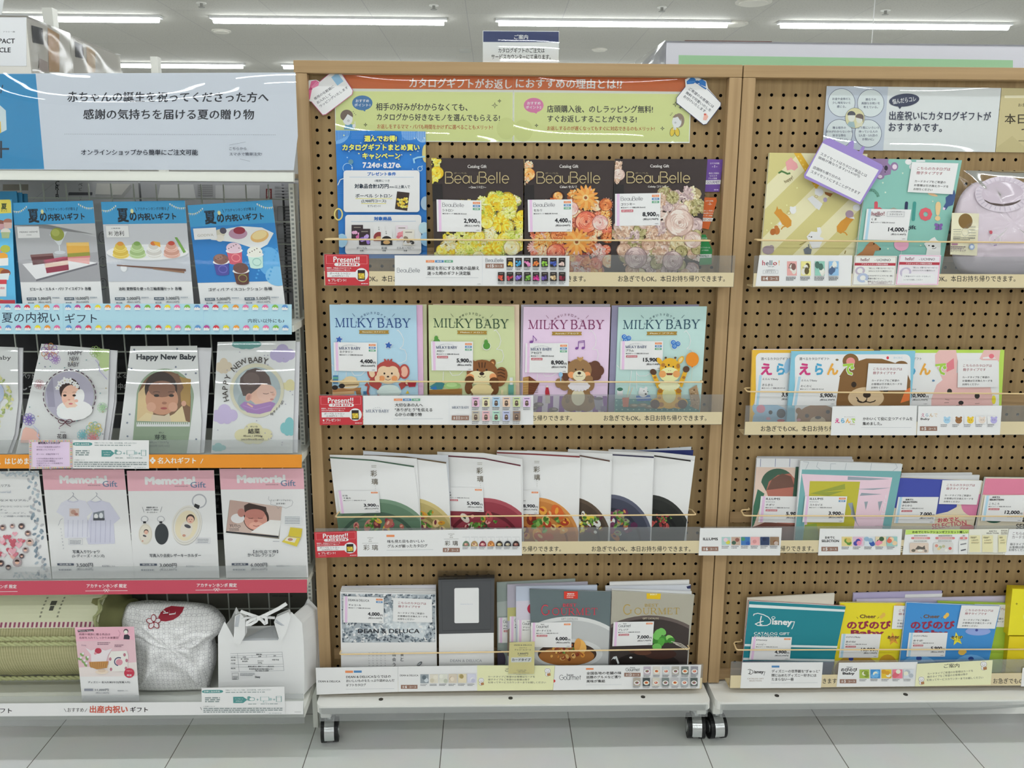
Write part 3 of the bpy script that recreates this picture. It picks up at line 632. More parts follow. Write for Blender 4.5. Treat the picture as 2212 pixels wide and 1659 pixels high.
# ---------------------------------------------------------------- middle rack, top: banners, cut-out tags, poster
BP = Plane(1.8335, 1.2)
GRN = '#c9cf8c'
V('B')
for side in (0, 1):
    if side == 0: V('B'); q = [(276, 537), (1572, 545), (1569, 1030), (283, 1022)]; lab = 'green and orange laminated banner half with the blue speech bubble'
    else: V('C'); q = [(-304, 545), (985, 560), (971, 1036), (-306, 1030)]; lab = 'green and orange laminated banner half with the pink speech bubble'
    sh = loose('laminated_banner', lab, 'banner', BP, q, '#d9dcd0', .0006)
    th = None; T = sh.t
    if side == 0:
        sh.pg([(280, 541), (1572, 547), (1572, 650), (280, 640)], '#c4622c'); sh.pg([(283, 660), (1567, 668), (1565, 1024), (287, 1016)], GRN)
        T('カタログギフトがお返し', 818, 598, 72, '#e9e3da', x1=1562, y1=608, b=.012)
        sh.e(478, 745, 74, 54, '#3d6e9e'); sh.pg([(470, 790), (505, 790), (497, 808)], '#3d6e9e'); T('おすすめ', 430, 730, 22, '#e6eaec', x1=527, b=.01); T('ポイント1', 420, 760, 22, '#e6eaec', x1=536, b=.01)
        T('相手の好みがわからなくても、', 576, 772, 56, INK, x1=1240, y1=776, b=.008); T('カタログから好きなモノを選んでもらえる!', 582, 846, 52, INK, x1=1474, y1=854, b=.008)
        T('お返しをするママ・パパも時間をかけずに選べることもメリット!', 586, 915, 34, '#a5562e', x1=1422, y1=922, b=.006)
        for x, y, r in ((1437, 763, 20), (1471, 731, 12), (501, 903, 12)): sh.l([(x+rr*math.cos(R(a)), y+rr*math.sin(R(a))) for a, rr in ((0, r), (45, r*.3), (90, r), (135, r*.3), (180, r), (225, r*.3), (270, r), (315, r*.3))], 3, INK, True)
        V('B'); sh.e(1520, 930, 70, 80, '#c2c883'); sh.pg([(345, 938), (352, 905), (380, 890), (412, 905), (424, 938)], '#5f93ad'); sh.e(372, 862, 36, 44, '#e6e6de'); sh.pg(A_(365, 838, 46, 44, 150, 375, 12)+[(398, 842), (372, 826), (352, 858), (340, 872)], '#6b5a50')
        sh.e(418, 912, 12, 14, '#e6e6de'); sh.l([(424, 880), (426, 905)], 5, '#e6e6de'); sh.ring(378, 874, 6, 5, 2, INK); 
        for a in (0, 1, 2): sh.l([(408+a*9, 812+a*10), (416+a*9, 806+a*12)], 3, INK)
    else:
        sh.pg([(-304, 547), (980, 562), (966, 664), (-304, 650)], '#c4622c'); sh.pg([(-298, 668), (975, 682), (965, 1026), (-300, 1022)], GRN)
        T('におすすめの理由とは!?', -288, 602, 72, '#e9e3da', x1=484, y1=610, b=.012)
        sh.e(-158, 762, 72, 54, '#c9719b'); sh.pg([(-170, 808), (-130, 808), (-138, 824)], '#c9719b'); T('おすすめ', -205, 747, 22, '#eedfe6', x1=-108, b=.01); T('ポイント2', -215, 776, 22, '#eedfe6', x1=-103, b=.01)
        T('店頭購入後、のしラッピング無料!', -62, 788, 54, INK, x1=705, y1=792, b=.008); T('すぐお返しすることができる!', -60, 858, 50, INK, x1=588, y1=864, b=.008)
        T('お返しするのが遅くなってもすぐに対応できるのもメリット!', -60, 928, 32, '#a5562e', x1=718, y1=932, b=.006)
        for x, y, r in ((868, 755, 18), (903, 778, 10), (774, 930, 14), (-138, 908, 12)): sh.l([(x+rr*math.cos(R(a)), y+rr*math.sin(R(a))) for a, rr in ((0, r), (45, r*.3), (90, r), (135, r*.3), (180, r), (225, r*.3), (270, r), (315, r*.3))], 3, INK, True)
        sh.e(-235, 945, 70, 80, '#c2c883'); sh.e(895, 872, 38, 52, '#8b7868'); sh.e(878, 882, 34, 42, '#e9e8e0'); sh.pg([(846, 850), (870, 826), (905, 836), (908, 880), (885, 845), (862, 852)], '#8b7868'); sh.ring(868, 888, 5, 4, 2, INK)
        for dx in (-20, 14): sh.e(866+dx, 955, 17, 32, '#d9bd3c', 12 if dx < 0 else -12); sh.ring(866+dx, 955, 17, 32, 2.5, INK, rot=12 if dx < 0 else -12)
        sh.l([(858, 905), (858, 940)], 9, '#e9e8e0'); sh.l([(870, 905), (870, 940)], 9, '#e9e8e0')
        for a in (0, 1, 2): sh.l([(836+a*6, 838-a*9), (828+a*7, 832-a*8)], 3, INK)
    o = sh.done(); o['_loc'] = o['_loc']
    f = Sheet(BP, .0012); P = f.pl.hit(px(q), f.off); f.add(P, [[0, 1, 2, 3]], FILM); f.build('film_cover', o)
# cut-out tags at the banner's ends
V('B'); TP = Plane(1.829, 1.4)
sh = loose('gift_tag', 'tilted white cut-out tag with a pink ribbon at the upper left corner', 'tag', TP, [(52, 660), (92, 580), (145, 578), (168, 590), (275, 500), (312, 505), (412, 655), (406, 685), (215, 830), (190, 835), (105, 735), (70, 722)], '#dde0e6', .0006)
sh.l([(168, 592), (275, 503), (310, 507), (410, 655), (404, 684), (214, 828), (190, 832), (108, 735)], 4, '#b8517e')
sh.pg([(253, 560), (297, 525), (342, 588), (298, 620)], '#8fb6d2')
for s, a, b, c, d in (('専用の化粧箱に', 130, 718, 272, 624), ('お入れして', 150, 745, 250, 682), ('ラッピングいたします', 170, 772, 372, 630)): sh.t(s, a, b, 21, '#55555c', x1=c, y1=d)
PK = '#d0688f'
sh.pg([(95, 640), (108, 588), (142, 580), (160, 592), (165, 606), (120, 632), (104, 648)], PK); sh.pg([(100, 640), (60, 662), (62, 690), (108, 655)], PK); sh.pg([(104, 645), (72, 712), (98, 722), (112, 655)], PK); sh.pg([(108, 632), (168, 590), (160, 620), (120, 640)], '#dd82a4'); sh.e(105, 643, 12, 10, '#b34f76'); sh.l([(112, 628), (150, 592)], 3, '#e0a0ba')
sh.done()
V('C')
sh = loose('gift_tag', 'tilted white cut-out tag with a blue ribbon at the upper right corner', 'tag', TP, [(876, 705), (942, 625), (938, 575), (985, 552), (1040, 565), (1090, 585), (1105, 640), (1198, 745), (1196, 765), (1095, 898), (1070, 905), (875, 745)], '#dde2ea', .0006)
sh.l([(940, 628), (876, 708), (876, 745), (1070, 903), (1095, 897), (1196, 764), (1197, 744), (1100, 645)], 4, '#3c4568')
BL = '#2f6fb5'
sh.pg([(948, 590), (985, 558), (1010, 568), (1020, 590), (1000, 606), (952, 610)], BL); sh.pg([(1030, 588), (1060, 572), (1088, 592), (1088, 628), (1045, 612)], BL); sh.pg([(1020, 602), (1045, 612), (1095, 640), (1088, 648), (1060, 632)], BL); sh.e(1026, 594, 15, 12, '#235a99'); sh.l([(960, 596), (1010, 590)], 3, '#5f93cc')
for s, a, b, c, d in (('ご希望のお客様には', 968, 640, 1145, 775), ('無料で可愛いのしを', 946, 668, 1125, 802), ('お付けいたします', 930, 694, 1085, 808)): sh.t(s, a, b, 22, '#4a4c55', x1=c, y1=d)
sh.pg([(1075, 830), (1092, 820), (1106, 845), (1092, 872), (1068, 868)], '#dba89a'); sh.e(1082, 828, 8, 7, '#c2574c')
sh.done()
# blue campaign poster
V('F'); PP = Plane(1.8315, 1.2)
sh = loose('campaign_poster', 'blue campaign poster with white boxes and yellow lettering below the banner', 'poster', PP, [(283, 72), (936, 80), (947, 998), (312, 1000)], '#2f77c2', .0006); sh.clip = px([(283, 72), (936, 80), (947, 998), (312, 1000)]); T = sh.t
sh.e(290, 80, 98, 92, '#6fa3d8'); 
for i in range(9): sh.l([(290+i*11, 76), (290+i*11, 150-i*5)], 4, '#2f6cb8')
sh.e(820, 82, 62, 62, '#5c94d4'); sh.e(915, 110, 50, 50, '#8bb2dd')
for i in range(6): sh.l([(868+i*12, 80), (868+i*12, 150-abs(i-3)*10)], 3.5, '#2f6cb8')
rn = random.Random(3)
for i in range(60): sh.e(400+(i % 12)*9+(i//12 % 2)*4, 84+(i//12)*11, 2.6, 2.6, '#5f98d6', n=6)
for i in range(48): sh.e(768+(i % 8)*13, 84+(i//8)*11, 2.8, 2.8, '#a9c8e8', n=6)
for i in range(70): sh.e(300+(i % 7)*8, 420+(i//7)*12, 2.4, 2.4, '#4d89d0', n=6)
sh.e(937, 240, 26, 66, '#c4b878'); sh.e(935, 600, 34, 50, '#9db7c9'); sh.ring(372, 345, 34, 34, 4, '#9cc3e6'); sh.ring(896, 350, 16, 16, 4, '#bcd6ee'); sh.e(395, 300, 18, 18, '#5f8a9c'); sh.ring(305, 680, 28, 40, 10, '#d8c878')
for i in range(26): x, y = rn.uniform(300, 930), rn.uniform(100, 350); sh.pg([(x, y), (x+9, y+3), (x+7, y+10), (x-2, y+7)], rn.choice(('#d9e6f2', '#e3d98c', '#9cc0e6')))
sh.l([(855, 310), (850, 280), (880, 268), (930, 262)], 12, '#8fc0e2'); sh.l([(300, 470), (318, 430), (345, 420)], 6, '#cfe0f0')
for s, a, b, c, h in (('選んでお得!', 492, 132, 728, 46), ('カタログギフトまとめ買い', 333, 195, 893, 50), ('キャンペーン', 478, 258, 755, 46)):
    for bb, col in ((.085, '#1f4f96'), (.03, '#e0d95e')): sh.t(s, a-(6 if bb > .05 else 0), b, h+(12 if bb > .05 else 0), col, x1=c+(6 if bb > .05 else 0), b=bb)
T('7.24', 480, 324, 42, '#f0f3f6', x1=572, b=.03); sh.e(590, 327, 16, 16, '#f0f3f6'); T('金', 590, 327, 18, '#2f6cb8', c=1); sh.pg([(612, 316), (622, 326), (612, 336)], '#f0f3f6'); T('8.27', 629, 326, 42, '#f0f3f6', x1=718, b=.03); sh.e(735, 328, 16, 16, '#f0f3f6'); T('木', 735, 328, 18, '#2f6cb8', c=1)
sh.rr(342, 362, 893, 664, 22, '#e6eaf0'); sh.rr(354, 684, 905, 968, 22, '#e6eaf0')
T('プレゼント条件', 514, 388, 27, '#2a64ae', x1=722, b=.03); sh.l([(384, 410), (852, 411)], 2, '#8fb0d0'); T('1精算につき', 568, 437, 18, '#4d5560', x1=676)
T('対象品合計3万円', 422, 476, 34, '#23303f', x1=668, b=.018); T('(税抜)', 672, 484, 14, '#23303f', x1=711); T('以上購入で', 714, 481, 24, '#23303f', x1=823)
T('ボーベル シトロン', 428, 546, 28, '#23303f', x1=694, b=.01); T('(2,900円コース)', 472, 586, 26, '#23303f', x1=650, b=.008); T('をプレゼント!', 516, 620, 16, '#4d5560', x1=610)
sh.l([(428, 566), (694, 566)], 4, '#e0d268'); sh.l([(470, 602), (650, 602)], 4, '#e0d268')
sh.pg([(730, 514), (820, 524), (803, 655), (714, 642)], '#3b302c'); 
for i in range(26): sh.e(735+rn.uniform(0, 68), 565+rn.uniform(0, 62), 9, 9, rn.choice(('#d8b93c', '#c9a332', '#e6d06a', '#b89430')), n=8)
T('対象商品', 562, 711, 28, '#2a64ae', x1=690, b=.03); sh.l([(396, 732), (866, 730)], 2, '#8fb0d0')
for x0, y0, x1, y1, bg, fg in ((400, 757, 483, 862, '#3a2f33', ('#d98ab8', '#c76aa0', '#e6a6c8')), (455, 785, 535, 902, '#3a2f33', ('#9a7cc9', '#7f63b8', '#b9a0dc')), (722, 760, 806, 872, '#e6cfd6', ('#d88a92', '#c96f7c')), (772, 790, 855, 905, '#dcd6cc', ('#3a3a3c', '#e9e6e0', '#8a7a6a'))): thumb(sh, x0, y0, x1, y1, bg, fg, int(x0))
for x0, y0 in ((560, 755), (613, 785)): sh.r(x0, y0, x0+82, y0+118, '#eceff2'); sh.pg([(x0, y0+118), (x0, y0+85)]+A_(x0+41, y0+90, 41, 38, 190, 350, 8)+[(x0+82, y0+118)], '#8a3a3c' if x0 < 600 else '#2b2a2c'); sh.e(x0+41, y0+98, 26, 14, '#c9a06a', n=12); sh.tv('彩璃', x0+38, y0+20, y0+34, 10, '#777')
for s, a, c in (('ボーベル', 436, 512), ('彩璃', 616, 656), ('ミルキーベビー', 728, 852)): T(s, a, 924, 17, '#3a4654', x1=c)
for x in (473, 636, 790): T('各種', x, 943, 12, '#3a4654', c=1)
sh.e(330, 870, 40, 50, '#9cc3e6'); sh.e(925, 780, 38, 44, '#b4d0ea'); sh.e(940, 860, 40, 50, '#8fbbe2')
sh.done()
# ---------------------------------------------------------------- middle rack, row of black flower catalogues
P1 = Plane(1.7985, 1.062, 4)
YEL = [('#e3c22e', '#d6ad1f', '#ecd65a', '#a8891f'), ('#e8d35a', '#d9c13a', '#f0e38c', '#b79b2c'), ('#d8d87a', '#c7c95c', '#e6e6a0', '#8c9440'), ('#e6d9a8', '#d9c98a', '#efe6c4', '#b5a060'), ('#c3cc5a', '#a9b73c', '#d6dc86', '#7d8a2c')]
ORA = [('#e0a254', '#d68a3c', '#eabf86', '#8a4a24'), ('#e6b98e', '#dca47a', '#efd2b4', '#b0704c'), ('#d97a5a', '#c9604a', '#e39c80', '#8f3a2e'), ('#dcb3a8', '#d09a94', '#e8cbc2', '#a86a62'), ('#c9703a', '#b55a2c', '#dc965c', '#6f3018')]
PAL = [('#d3bdb2', '#c4a99e', '#e0cfc6', '#ab8d82'), ('#cbab92', '#b8937c', '#dcc4b0', '#a07c68'), ('#d3c49c', '#c0ac80', '#e0d4b4', '#a3926a'), ('#c0a8a6', '#a89090', '#d3c0bc', '#8f7672'), ('#a59c6c', '#8e8454', '#b9b184', '#625a34')]
BK = '#39302f'
def beau(label, view, q, pal, seed, poly, title, sub, subx, cg, corner, extra, pc, deep):
    V(view); th, sh = book(label, q, P1, .008, BK, '#dcd8cf'); sh.rough = .3
    bouquet(sh, poly, pal, seed, 95, 62 if view == 'F' else 84, deep, 'grmhh' if seed < 9 else 'rrhh', extra)
    rn = random.Random(seed); x0, y0, r = corner
    sh.pg([(x0-12, y0+r*1.9), (x0+r*1.0, y0+r*1.8), (x0+r*1.05, y0+r*3.3), (x0-8, y0+r*3.6)], '#1e1a1a')
    for dx, dy, k, kd in ((.3, -.3, .8, 'h'), (.45, .7, .95, 'r'), (.1, 1.35, .6, 'h')): flower(sh, x0+r*dx, y0+r*dy, r*k*.75, pal[0 if kd == 'r' else 1], kd, rn)
    sh.t('Catalog Gift', cg[0], cg[1], cg[2], '#d9d6d2', x1=cg[3]); a = title
    strokes(sh, ROUND, 'BeauBelle', a[0], a[1], a[2], a[3], a[4], '#b5a478'); sh.t('ボーベル', a[0]+(a[2]-a[0])*.13, a[1]+(a[3]-a[1])*.1, (a[3]-a[1])*.15, '#8f8464', x1=a[0]+(a[2]-a[0])*.34)
    sh.t(sub, subx[0], subx[1], subx[2], '#d6d2cc', x1=subx[3], b=.01); sh.build('front_cover', th)
    pcard(th, P1, pc[0], 'beau', *pc[1:]); return th
sub = '—Citron シトロン—'
beau('black catalogue covered in yellow flowers, next to the blue poster', 'F', [(978, 272), (1645, 280), (1637, 1176), (1006, 1176)], YEL, 5,
     [(1050, 860), (1150, 570), (1280, 540), (1420, 520), (1600, 540), (1640, 700), (1636, 960), (1630, 1100), (1100, 1100), (1040, 950)], (1080, 374, 1540, 455, 6), '—Citron シトロン—', (1248, 483, 20, 1375), (1240, 337, 30, 1378), (985, 330, 72), [(1425, 600, 62, 0, 'h'), (1485, 750, 75, 0, 'm'), (1560, 920, 62, 3, 'r'), (1420, 945, 80, 0, 'm'), (1380, 740, 48, 1, 'r'), (1540, 570, 45, 0, 'm'), (1545, 670, 55, 2, 'm')],
     ([(1015, 573), (1340, 580), (1340, 808), (1020, 805)], 'シトロン', ('158', '250'), '2,900', '3,190'), '#3d3318')
beau('black catalogue covered in orange and coral flowers, second on the top shelf', 'F', [(1653, 283), (2302, 291), (2272, 1176), (1650, 1176)], ORA, 7,
     [(1720, 820), (1820, 560), (1960, 540), (2080, 520), (2190, 540), (2270, 640), (2270, 960), (2260, 1110), (1740, 1120), (1700, 900)], (1742, 374, 2200, 455, 6), 'Céleri セルリ', (1908, 481, 20, 2030), (1905, 336, 30, 2042), (1650, 340, 70), [(2095, 560, 92, 0, 'g'), (2100, 735, 85, 2, 'r'), (2030, 880, 100, 0, 'g'), (2200, 740, 60, 3, 'r'), (2240, 610, 50, 4, 'r'), (1990, 640, 55, 3, 'r'), (1880, 960, 70, 2, 'r')],
     ([(1675, 575), (1998, 572), (1997, 805), (1680, 808)], 'セルリ', ('250', '570'), '4,400', '4,840'), '#2a1510')
beau('black catalogue covered in faded mauve and cream roses, third on the top shelf', 'G', [(534, 345), (1362, 347), (1275, 1456), (487, 1456)], PAL, 9,
     [(560, 960), (680, 900), (940, 660), (1060, 640), (1240, 640), (1290, 860), (1290, 1100), (1270, 1380), (620, 1380), (570, 1080)], (640, 462, 1205, 560, 8), 'Colinky コリンキー', (828, 595, 24, 1015), (848, 413, 34, 1018), (530, 430, 80), [(1110, 915, 130, 0, 'r'), (1050, 690, 70, 4, 'm'), (1180, 660, 66, 3, 'h'), (720, 1230, 105, 3, 'r'), (1050, 1260, 95, 3, 'r'), (1230, 1070, 80, 0, 'r'), (860, 1000, 60, 1, 'h')],
     ([(533, 658), (942, 651), (938, 940), (533, 946)], 'コリンキー', ('260', '600'), '8,900', '9,790', 3, True), '#241a1a')
TBP = Plane(1.8295, 1.062, 0.6)
V('G')
sh = loose('index_tab', 'purple index tab standing out beside the mauve rose catalogue', 'index tab', TBP, [(1352, 348), (1502, 350), (1468, 640), (1336, 640)], '#6a4a96', .0005); sh.rough = .4
sh.t('おすすめ特集', 1385, 385, 16, '#d9cfe6', x1=1468); sh.t('-1-', 1402, 412, 22, '#d9cfe6', x1=1450)
for i, s in enumerate(('最近に笑顔を', 'もたらす', 'グルメ特集')): sh.t(s, 1420-6*i, 474+23*i, 15, '#d9cfe6', c=1)
sh.pg([(1340, 537), (1482, 534), (1478, 572), (1337, 574)], '#ded9e2'); sh.t('GOURMET', 1356, 555, 26, '#6a5a86', x1=1470, b=.006); sh.tiny(1420, 622, 1460, 622, 1, 10, '#b7a6cc'); sh.done()
sh = loose('index_tab', 'orange index tab standing out beside the mauve rose catalogue', 'index tab', TBP, [(1335, 690), (1440, 692), (1446, 720), (1372, 976), (1308, 965)], '#c9602a', .0005)
sh.t('おすすめ特集', 1345, 722, 15, '#f0dccc', x1=1414); sh.t('-2-', 1365, 748, 20, '#f0dccc', x1=1402)
for i, s in enumerate(('新しい発想と', '高品質だけの', 'キッチン特集')): sh.t(s, 1374-6*i, 810+22*i, 14, '#f0dccc', c=1)
sh.pg([(1316, 872), (1414, 875), (1403, 905), (1312, 905)], '#e6ddd6'); sh.t('KITCHEN', 1326, 890, 22, '#a06a4c', x1=1400, b=.006); sh.done()
sh = loose('index_tab', 'green index tab standing out beside the mauve rose catalogue', 'index tab', TBP, [(1298, 1022), (1345, 1024), (1405, 1160), (1398, 1290), (1285, 1296), (1283, 1150)], '#2f8a4c', .0005)
sh.t('おすすめ', 1310, 1056, 15, '#cfe6d4', x1=1358); sh.t('ライフスタイル', 1294, 1140, 15, '#cfe6d4', x1=1386); sh.t('より快適に', 1310, 1164, 14, '#cfe6d4', x1=1375); sh.pg([(1284, 1200), (1400, 1198), (1398, 1230), (1284, 1234)], '#dfe6e0'); sh.t('FAMILY', 1298, 1216, 22, '#3f7a54', x1=1376, b=.006); sh.done()
# header cards of the top tray
V('F')
present('red promotion card at the left end of the flower catalogue tray', [(203, 970), (525, 972), (527, 1196), (210, 1194)])
sh = loose('header_card', 'long white header card with fifteen tiny dark flower covers', 'header card', HP, [(712, 978), (1978, 982), (1975, 1199), (713, 1195)]); T = sh.t
strokes(sh, ROUND, 'BeauBelle', 730, 1070, 895, 1100, 3, '#77797f'); tags3(sh, 938, 1012, 62, 17, 3); T('満足を形にする充実の品揃え', 946, 1070, 28, INK, x1=1325, b=.006); T('迷った時のギフト決定版', 948, 1107, 28, INK, x1=1262, b=.006); sh.l([(938, 1138), (1318, 1139)], 1.5, '#9aa0a6')
sh.l([(1348, 985), (1346, 1195)], 2, '#c9cdd2'); strokes(sh, ROUND, 'BeauBelle', 1371, 1000, 1500, 1025, 2.5, '#77797f'); brown(sh, 1370, 1037, 1502, 1070, '15')
FC = [('#d9b640', '#c9a22e'), ('#4aa0cc', '#2f7fb0'), ('#d98ab8', '#c76aa0'), ('#d9884a', '#c0602c'), ('#8fc04a', '#6fa02e'), ('#4a5fae', '#34458c'), ('#d8c0b8', '#c0a49c'), ('#d0604a', '#b03c30'), ('#c03c50', '#98283c'), ('#8c74c9', '#6c54a8'), ('#7cb04a', '#5c9030'), ('#c93c8c', '#a02468'), ('#6a54a0', '#4c3a80'), ('#d6c09a', '#b89a70'), ('#8a2c40', '#641c2e')]
for i in range(15):
    x = 1522+63*i if i < 7 else 1460+63*(i-7); y = 995 if i < 7 else 1098; thumb(sh, x, y, x+48, y+66, '#2c2625', FC[i], i); sh.tiny(x, y+74, x+46, y+85, 2, 5, '#55565a', i)
T('4.0892', 1310, 1185, 7, '#8a8c90', x1=1336)
sh.done()
# ---------------------------------------------------------------- middle rack, row of pastel animal catalogues
P2 = Plane(1.7985, .767, 2.5)
def milky(label, view, q, bg, ink, ribbon, art, pc, behind):
    V(view); th, sh = book(label, q, P2, .0055, bg); qq = px(q); T = sh.t
    V([tuple(a) for a in qq]); serif(sh, 'MILKY BABY', 6, 11.6, 93, 19.4, ink); sh.arc('出産内祝いカタログギフト', 50, 34, 27.2, -46, 46, 2.1, ink)
    for x0, x1 in ((26, 29), (75, 72)): sh.l([(x0, 7.4), (x1, 10)], .35, ink)
    sh.pg([(33, 21.9), (68, 21.9), (67, 23.4), (68, 25), (33, 25), (34, 23.4)], '#9c7c34'); T(ribbon, 37, 23.4, 1.3, '#ece2c8', x1=64, b=.01)
    V(view); art(sh); sh.build('front_cover', th); pcard(th, P2, *pc)
    for i, (lab, qb, col) in enumerate(behind):
        V(view); t2, s2 = book(lab, qb, P2, .0055, col, off=-.006*(i+1)); s2.build('front_cover', t2)
def cloudline(sh, pts, w=4): sh.l(pts, w, '#e9eef2')
def face(sh, x, y, dx, r, ck, cx, cy, cr):
    for s in (-1, 1): sh.e(x+s*dx, y, r, r*1.1, '#2c2220', n=10); sh.e(cx+s*ck, cy, cr, cr*.95, '#dc9460', n=14)
def a_monkey(sh):
    cloudline(sh, [(728, 318), (738, 312), (760, 340), (778, 380), (772, 425), (750, 445), (785, 455), (800, 490), (795, 530), (760, 550), (735, 552)]); cloudline(sh, [(400, 612), (420, 640), (470, 638), (500, 610)]); cloudline(sh, [(256, 560), (268, 575)]); cloudline(sh, [(362, 615), (362, 690)])
    for x, y, r in ((310, 380, 32), (668, 422, 34)): sh.star(x, y, r, '#e2e8ee', 8, k=.5); sh.star(x, y, r*.85, '#2f5aa6', 8, k=.5)
    sh.pg([(262, 735), (470, 728), (466, 752), (262, 762)], '#a9784a'); sh.pg([(430, 750), (465, 748), (500, 962), (470, 962)], '#8f623a'); sh.pg([(262, 762), (420, 752), (420, 775), (262, 790)], '#c9a478')
    sh.e(385, 700, 72, 40, '#cbb48a'); sh.e(392, 670, 46, 24, '#d9c49c'); sh.l([(322, 712), (450, 705)], 8, '#8a6d48'); sh.e(330, 716, 22, 17, '#2a2422'); sh.e(280, 728, 22, 17, '#2a2422'); sh.l([(300, 718), (312, 716)], 4, '#2a2422'); sh.l([(345, 730), (440, 722)], 5, '#e6e6e4')
    sh.r(266, 640, 303, 700, '#3d6f9c'); sh.r(266, 650, 303, 668, '#5f9c8c'); sh.l([(270, 640), (274, 612)], 4, '#cfd6da'); sh.l([(294, 640), (300, 608)], 4, '#cfd6da')
    RD = '#a5453f'; SK = '#e8bf9e'
    sh.l([(500, 715), (512, 702), (524, 720), (516, 760), (530, 800)], 16, RD); sh.e(666, 850, 92, 130, RD); sh.e(560, 690, 34, 34, RD); sh.pg([(560, 665), (620, 700), (600, 750), (545, 720)], RD); sh.pg([(740, 700), (800, 672), (812, 700), (760, 745)], RD); sh.e(806, 688, 18, 18, SK)
    sh.e(547, 612, 34, 56, RD); sh.e(550, 612, 24, 42, SK); sh.e(782, 612, 38, 54, RD); sh.e(782, 612, 26, 40, '#e0a893'); sh.e(665, 618, 98, 84, RD); sh.e(665, 640, 84, 62, SK); sh.e(632, 610, 42, 38, SK); sh.e(698, 610, 42, 38, SK)
    for a in (-30, 0, 30): sh.e(665+a*.6, 540-abs(a)*.1, 8, 20, RD, a)
    face(sh, 665, 626, 27, 7, 46, 665, 662, 22); sh.e(664, 649, 9, 6, '#3a2a26'); sh.ring(664, 660, 20, 14, 3, '#5a3a30', a0=20, a1=160)
    sh.e(672, 750, 78, 44, '#c9d8d4'); 
    for i in range(9): a = R(20*i+10); sh.e(672+78*math.cos(a), 750+44*math.sin(a), 13, 13, '#c9d8d4', n=10)
    sh.e(585, 662, 18, 22, SK); sh.pg([(800, 678), (872, 678), (862, 722), (815, 724)], '#9c2432'); sh.ring(800, 700, 14, 14, 5, '#9c2432')
    sh.pg([(792, 772), (806, 748), (818, 772)], '#d9b83c'); sh.r(485, 755, 510, 785, '#3f7098')
    sh.r(262, 790, 884, 962, '#c9c2a4')
    for i in range(9): sh.r(270+i*68, 800, 300+i*68, 960, '#8fb0c8')
def a_squirrel(sh):
    cloudline(sh, [(1430, 318), (1445, 310), (1470, 345), (1482, 390), (1470, 430), (1450, 450), (1490, 458), (1502, 500), (1490, 540), (1450, 552)]); cloudline(sh, [(1110, 610), (1130, 640), (1180, 636), (1206, 610)]); cloudline(sh, [(1066, 612), (1062, 690)])
    for x, y, k in ((1017, 390, 1), (1378, 418, 1)): sh.pg(sh.ell(x, y+10, 30, 30)+[], '#dfe6d2'); sh.e(x, y+8, 26, 26, '#4f8a3a'); sh.e(x-4, y-18, 14, 20, '#4f8a3a'); sh.l([(x-4, y-36), (x-6, y-48)], 4, '#dfe6d2')
    sh.pg([(965, 720), (1030, 680), (1075, 700), (1055, 745), (990, 745)], '#3f7f86'); sh.pg([(965, 735), (1010, 715), (1020, 745)], '#2f6fae'); sh.e(1130, 715, 62, 26, '#9cc07a'); sh.e(1125, 708, 40, 15, '#b4d392'); sh.pg([(962, 745), (1200, 735), (1200, 785), (962, 785)], '#a5763e')
    for i in range(5): sh.l([(965, 752+i*7), (1200, 742+i*8)], 2.5, '#6f4c28')
    BR = '#7d4f2a'; LT = '#e8d3a8'
    sh.e(1478, 650, 50, 72, BR, 15)
    for i in range(3): sh.l([(1450+i*4, 600+i*22), (1480, 596+i*22), (1512, 608+i*24)], 9, '#4f3018')
    sh.e(1345, 830, 86, 140, BR); sh.e(1345, 770, 66, 60, LT); sh.e(1418, 555, 24, 34, BR, 25); sh.e(1416, 560, 14, 22, '#c98f5a', 25); sh.e(1280, 560, 24, 34, BR, -25)
    sh.e(1345, 618, 112, 92, BR)
    for i in (-1, 0, 1): sh.l([(1345+i*24, 545), (1345+i*18, 585)], 9, '#4a2c16')
    sh.e(1302, 655, 62, 48, LT); sh.e(1388, 655, 62, 48, LT); sh.e(1345, 670, 70, 40, LT); sh.e(1256, 655, 28, 28, '#e0a070'); sh.e(1424, 650, 26, 26, '#e0a070')
    face(sh, 1345, 600, 33, 7, 80, 1345, 652, 22); sh.e(1343, 628, 18, 12, '#2c1c16'); sh.ring(1330, 642, 13, 10, 3, '#4a3020', a0=10, a1=170); sh.ring(1356, 642, 13, 10, 3, '#4a3020', a0=10, a1=170)
    sh.e(1255, 675, 34, 32, '#5f3a1e'); sh.e(1432, 685, 36, 32, '#5f3a1e'); sh.e(1248, 730, 28, 46, '#6a4222'); sh.e(1438, 735, 28, 46, '#6a4222')
    sh.e(1345, 738, 72, 40, '#dfc995'); 
    for i in range(9): a = R(20*i+10); sh.e(1345+72*math.cos(a), 740+40*math.sin(a), 12, 12, '#dfc995', n=10)
    sh.r(1535, 705, 1574, 785, '#5f9a8c'); sh.r(1545, 655, 1568, 708, '#d6dcda'); sh.r(1482, 745, 1500, 785, '#d9d0a4'); sh.r(962, 785, 1590, 962, '#9a8f70')
    for i in range(7): sh.e(1000+i*90, 870, 36, 60, ('#b08a50', '#6f8f58')[i % 2])
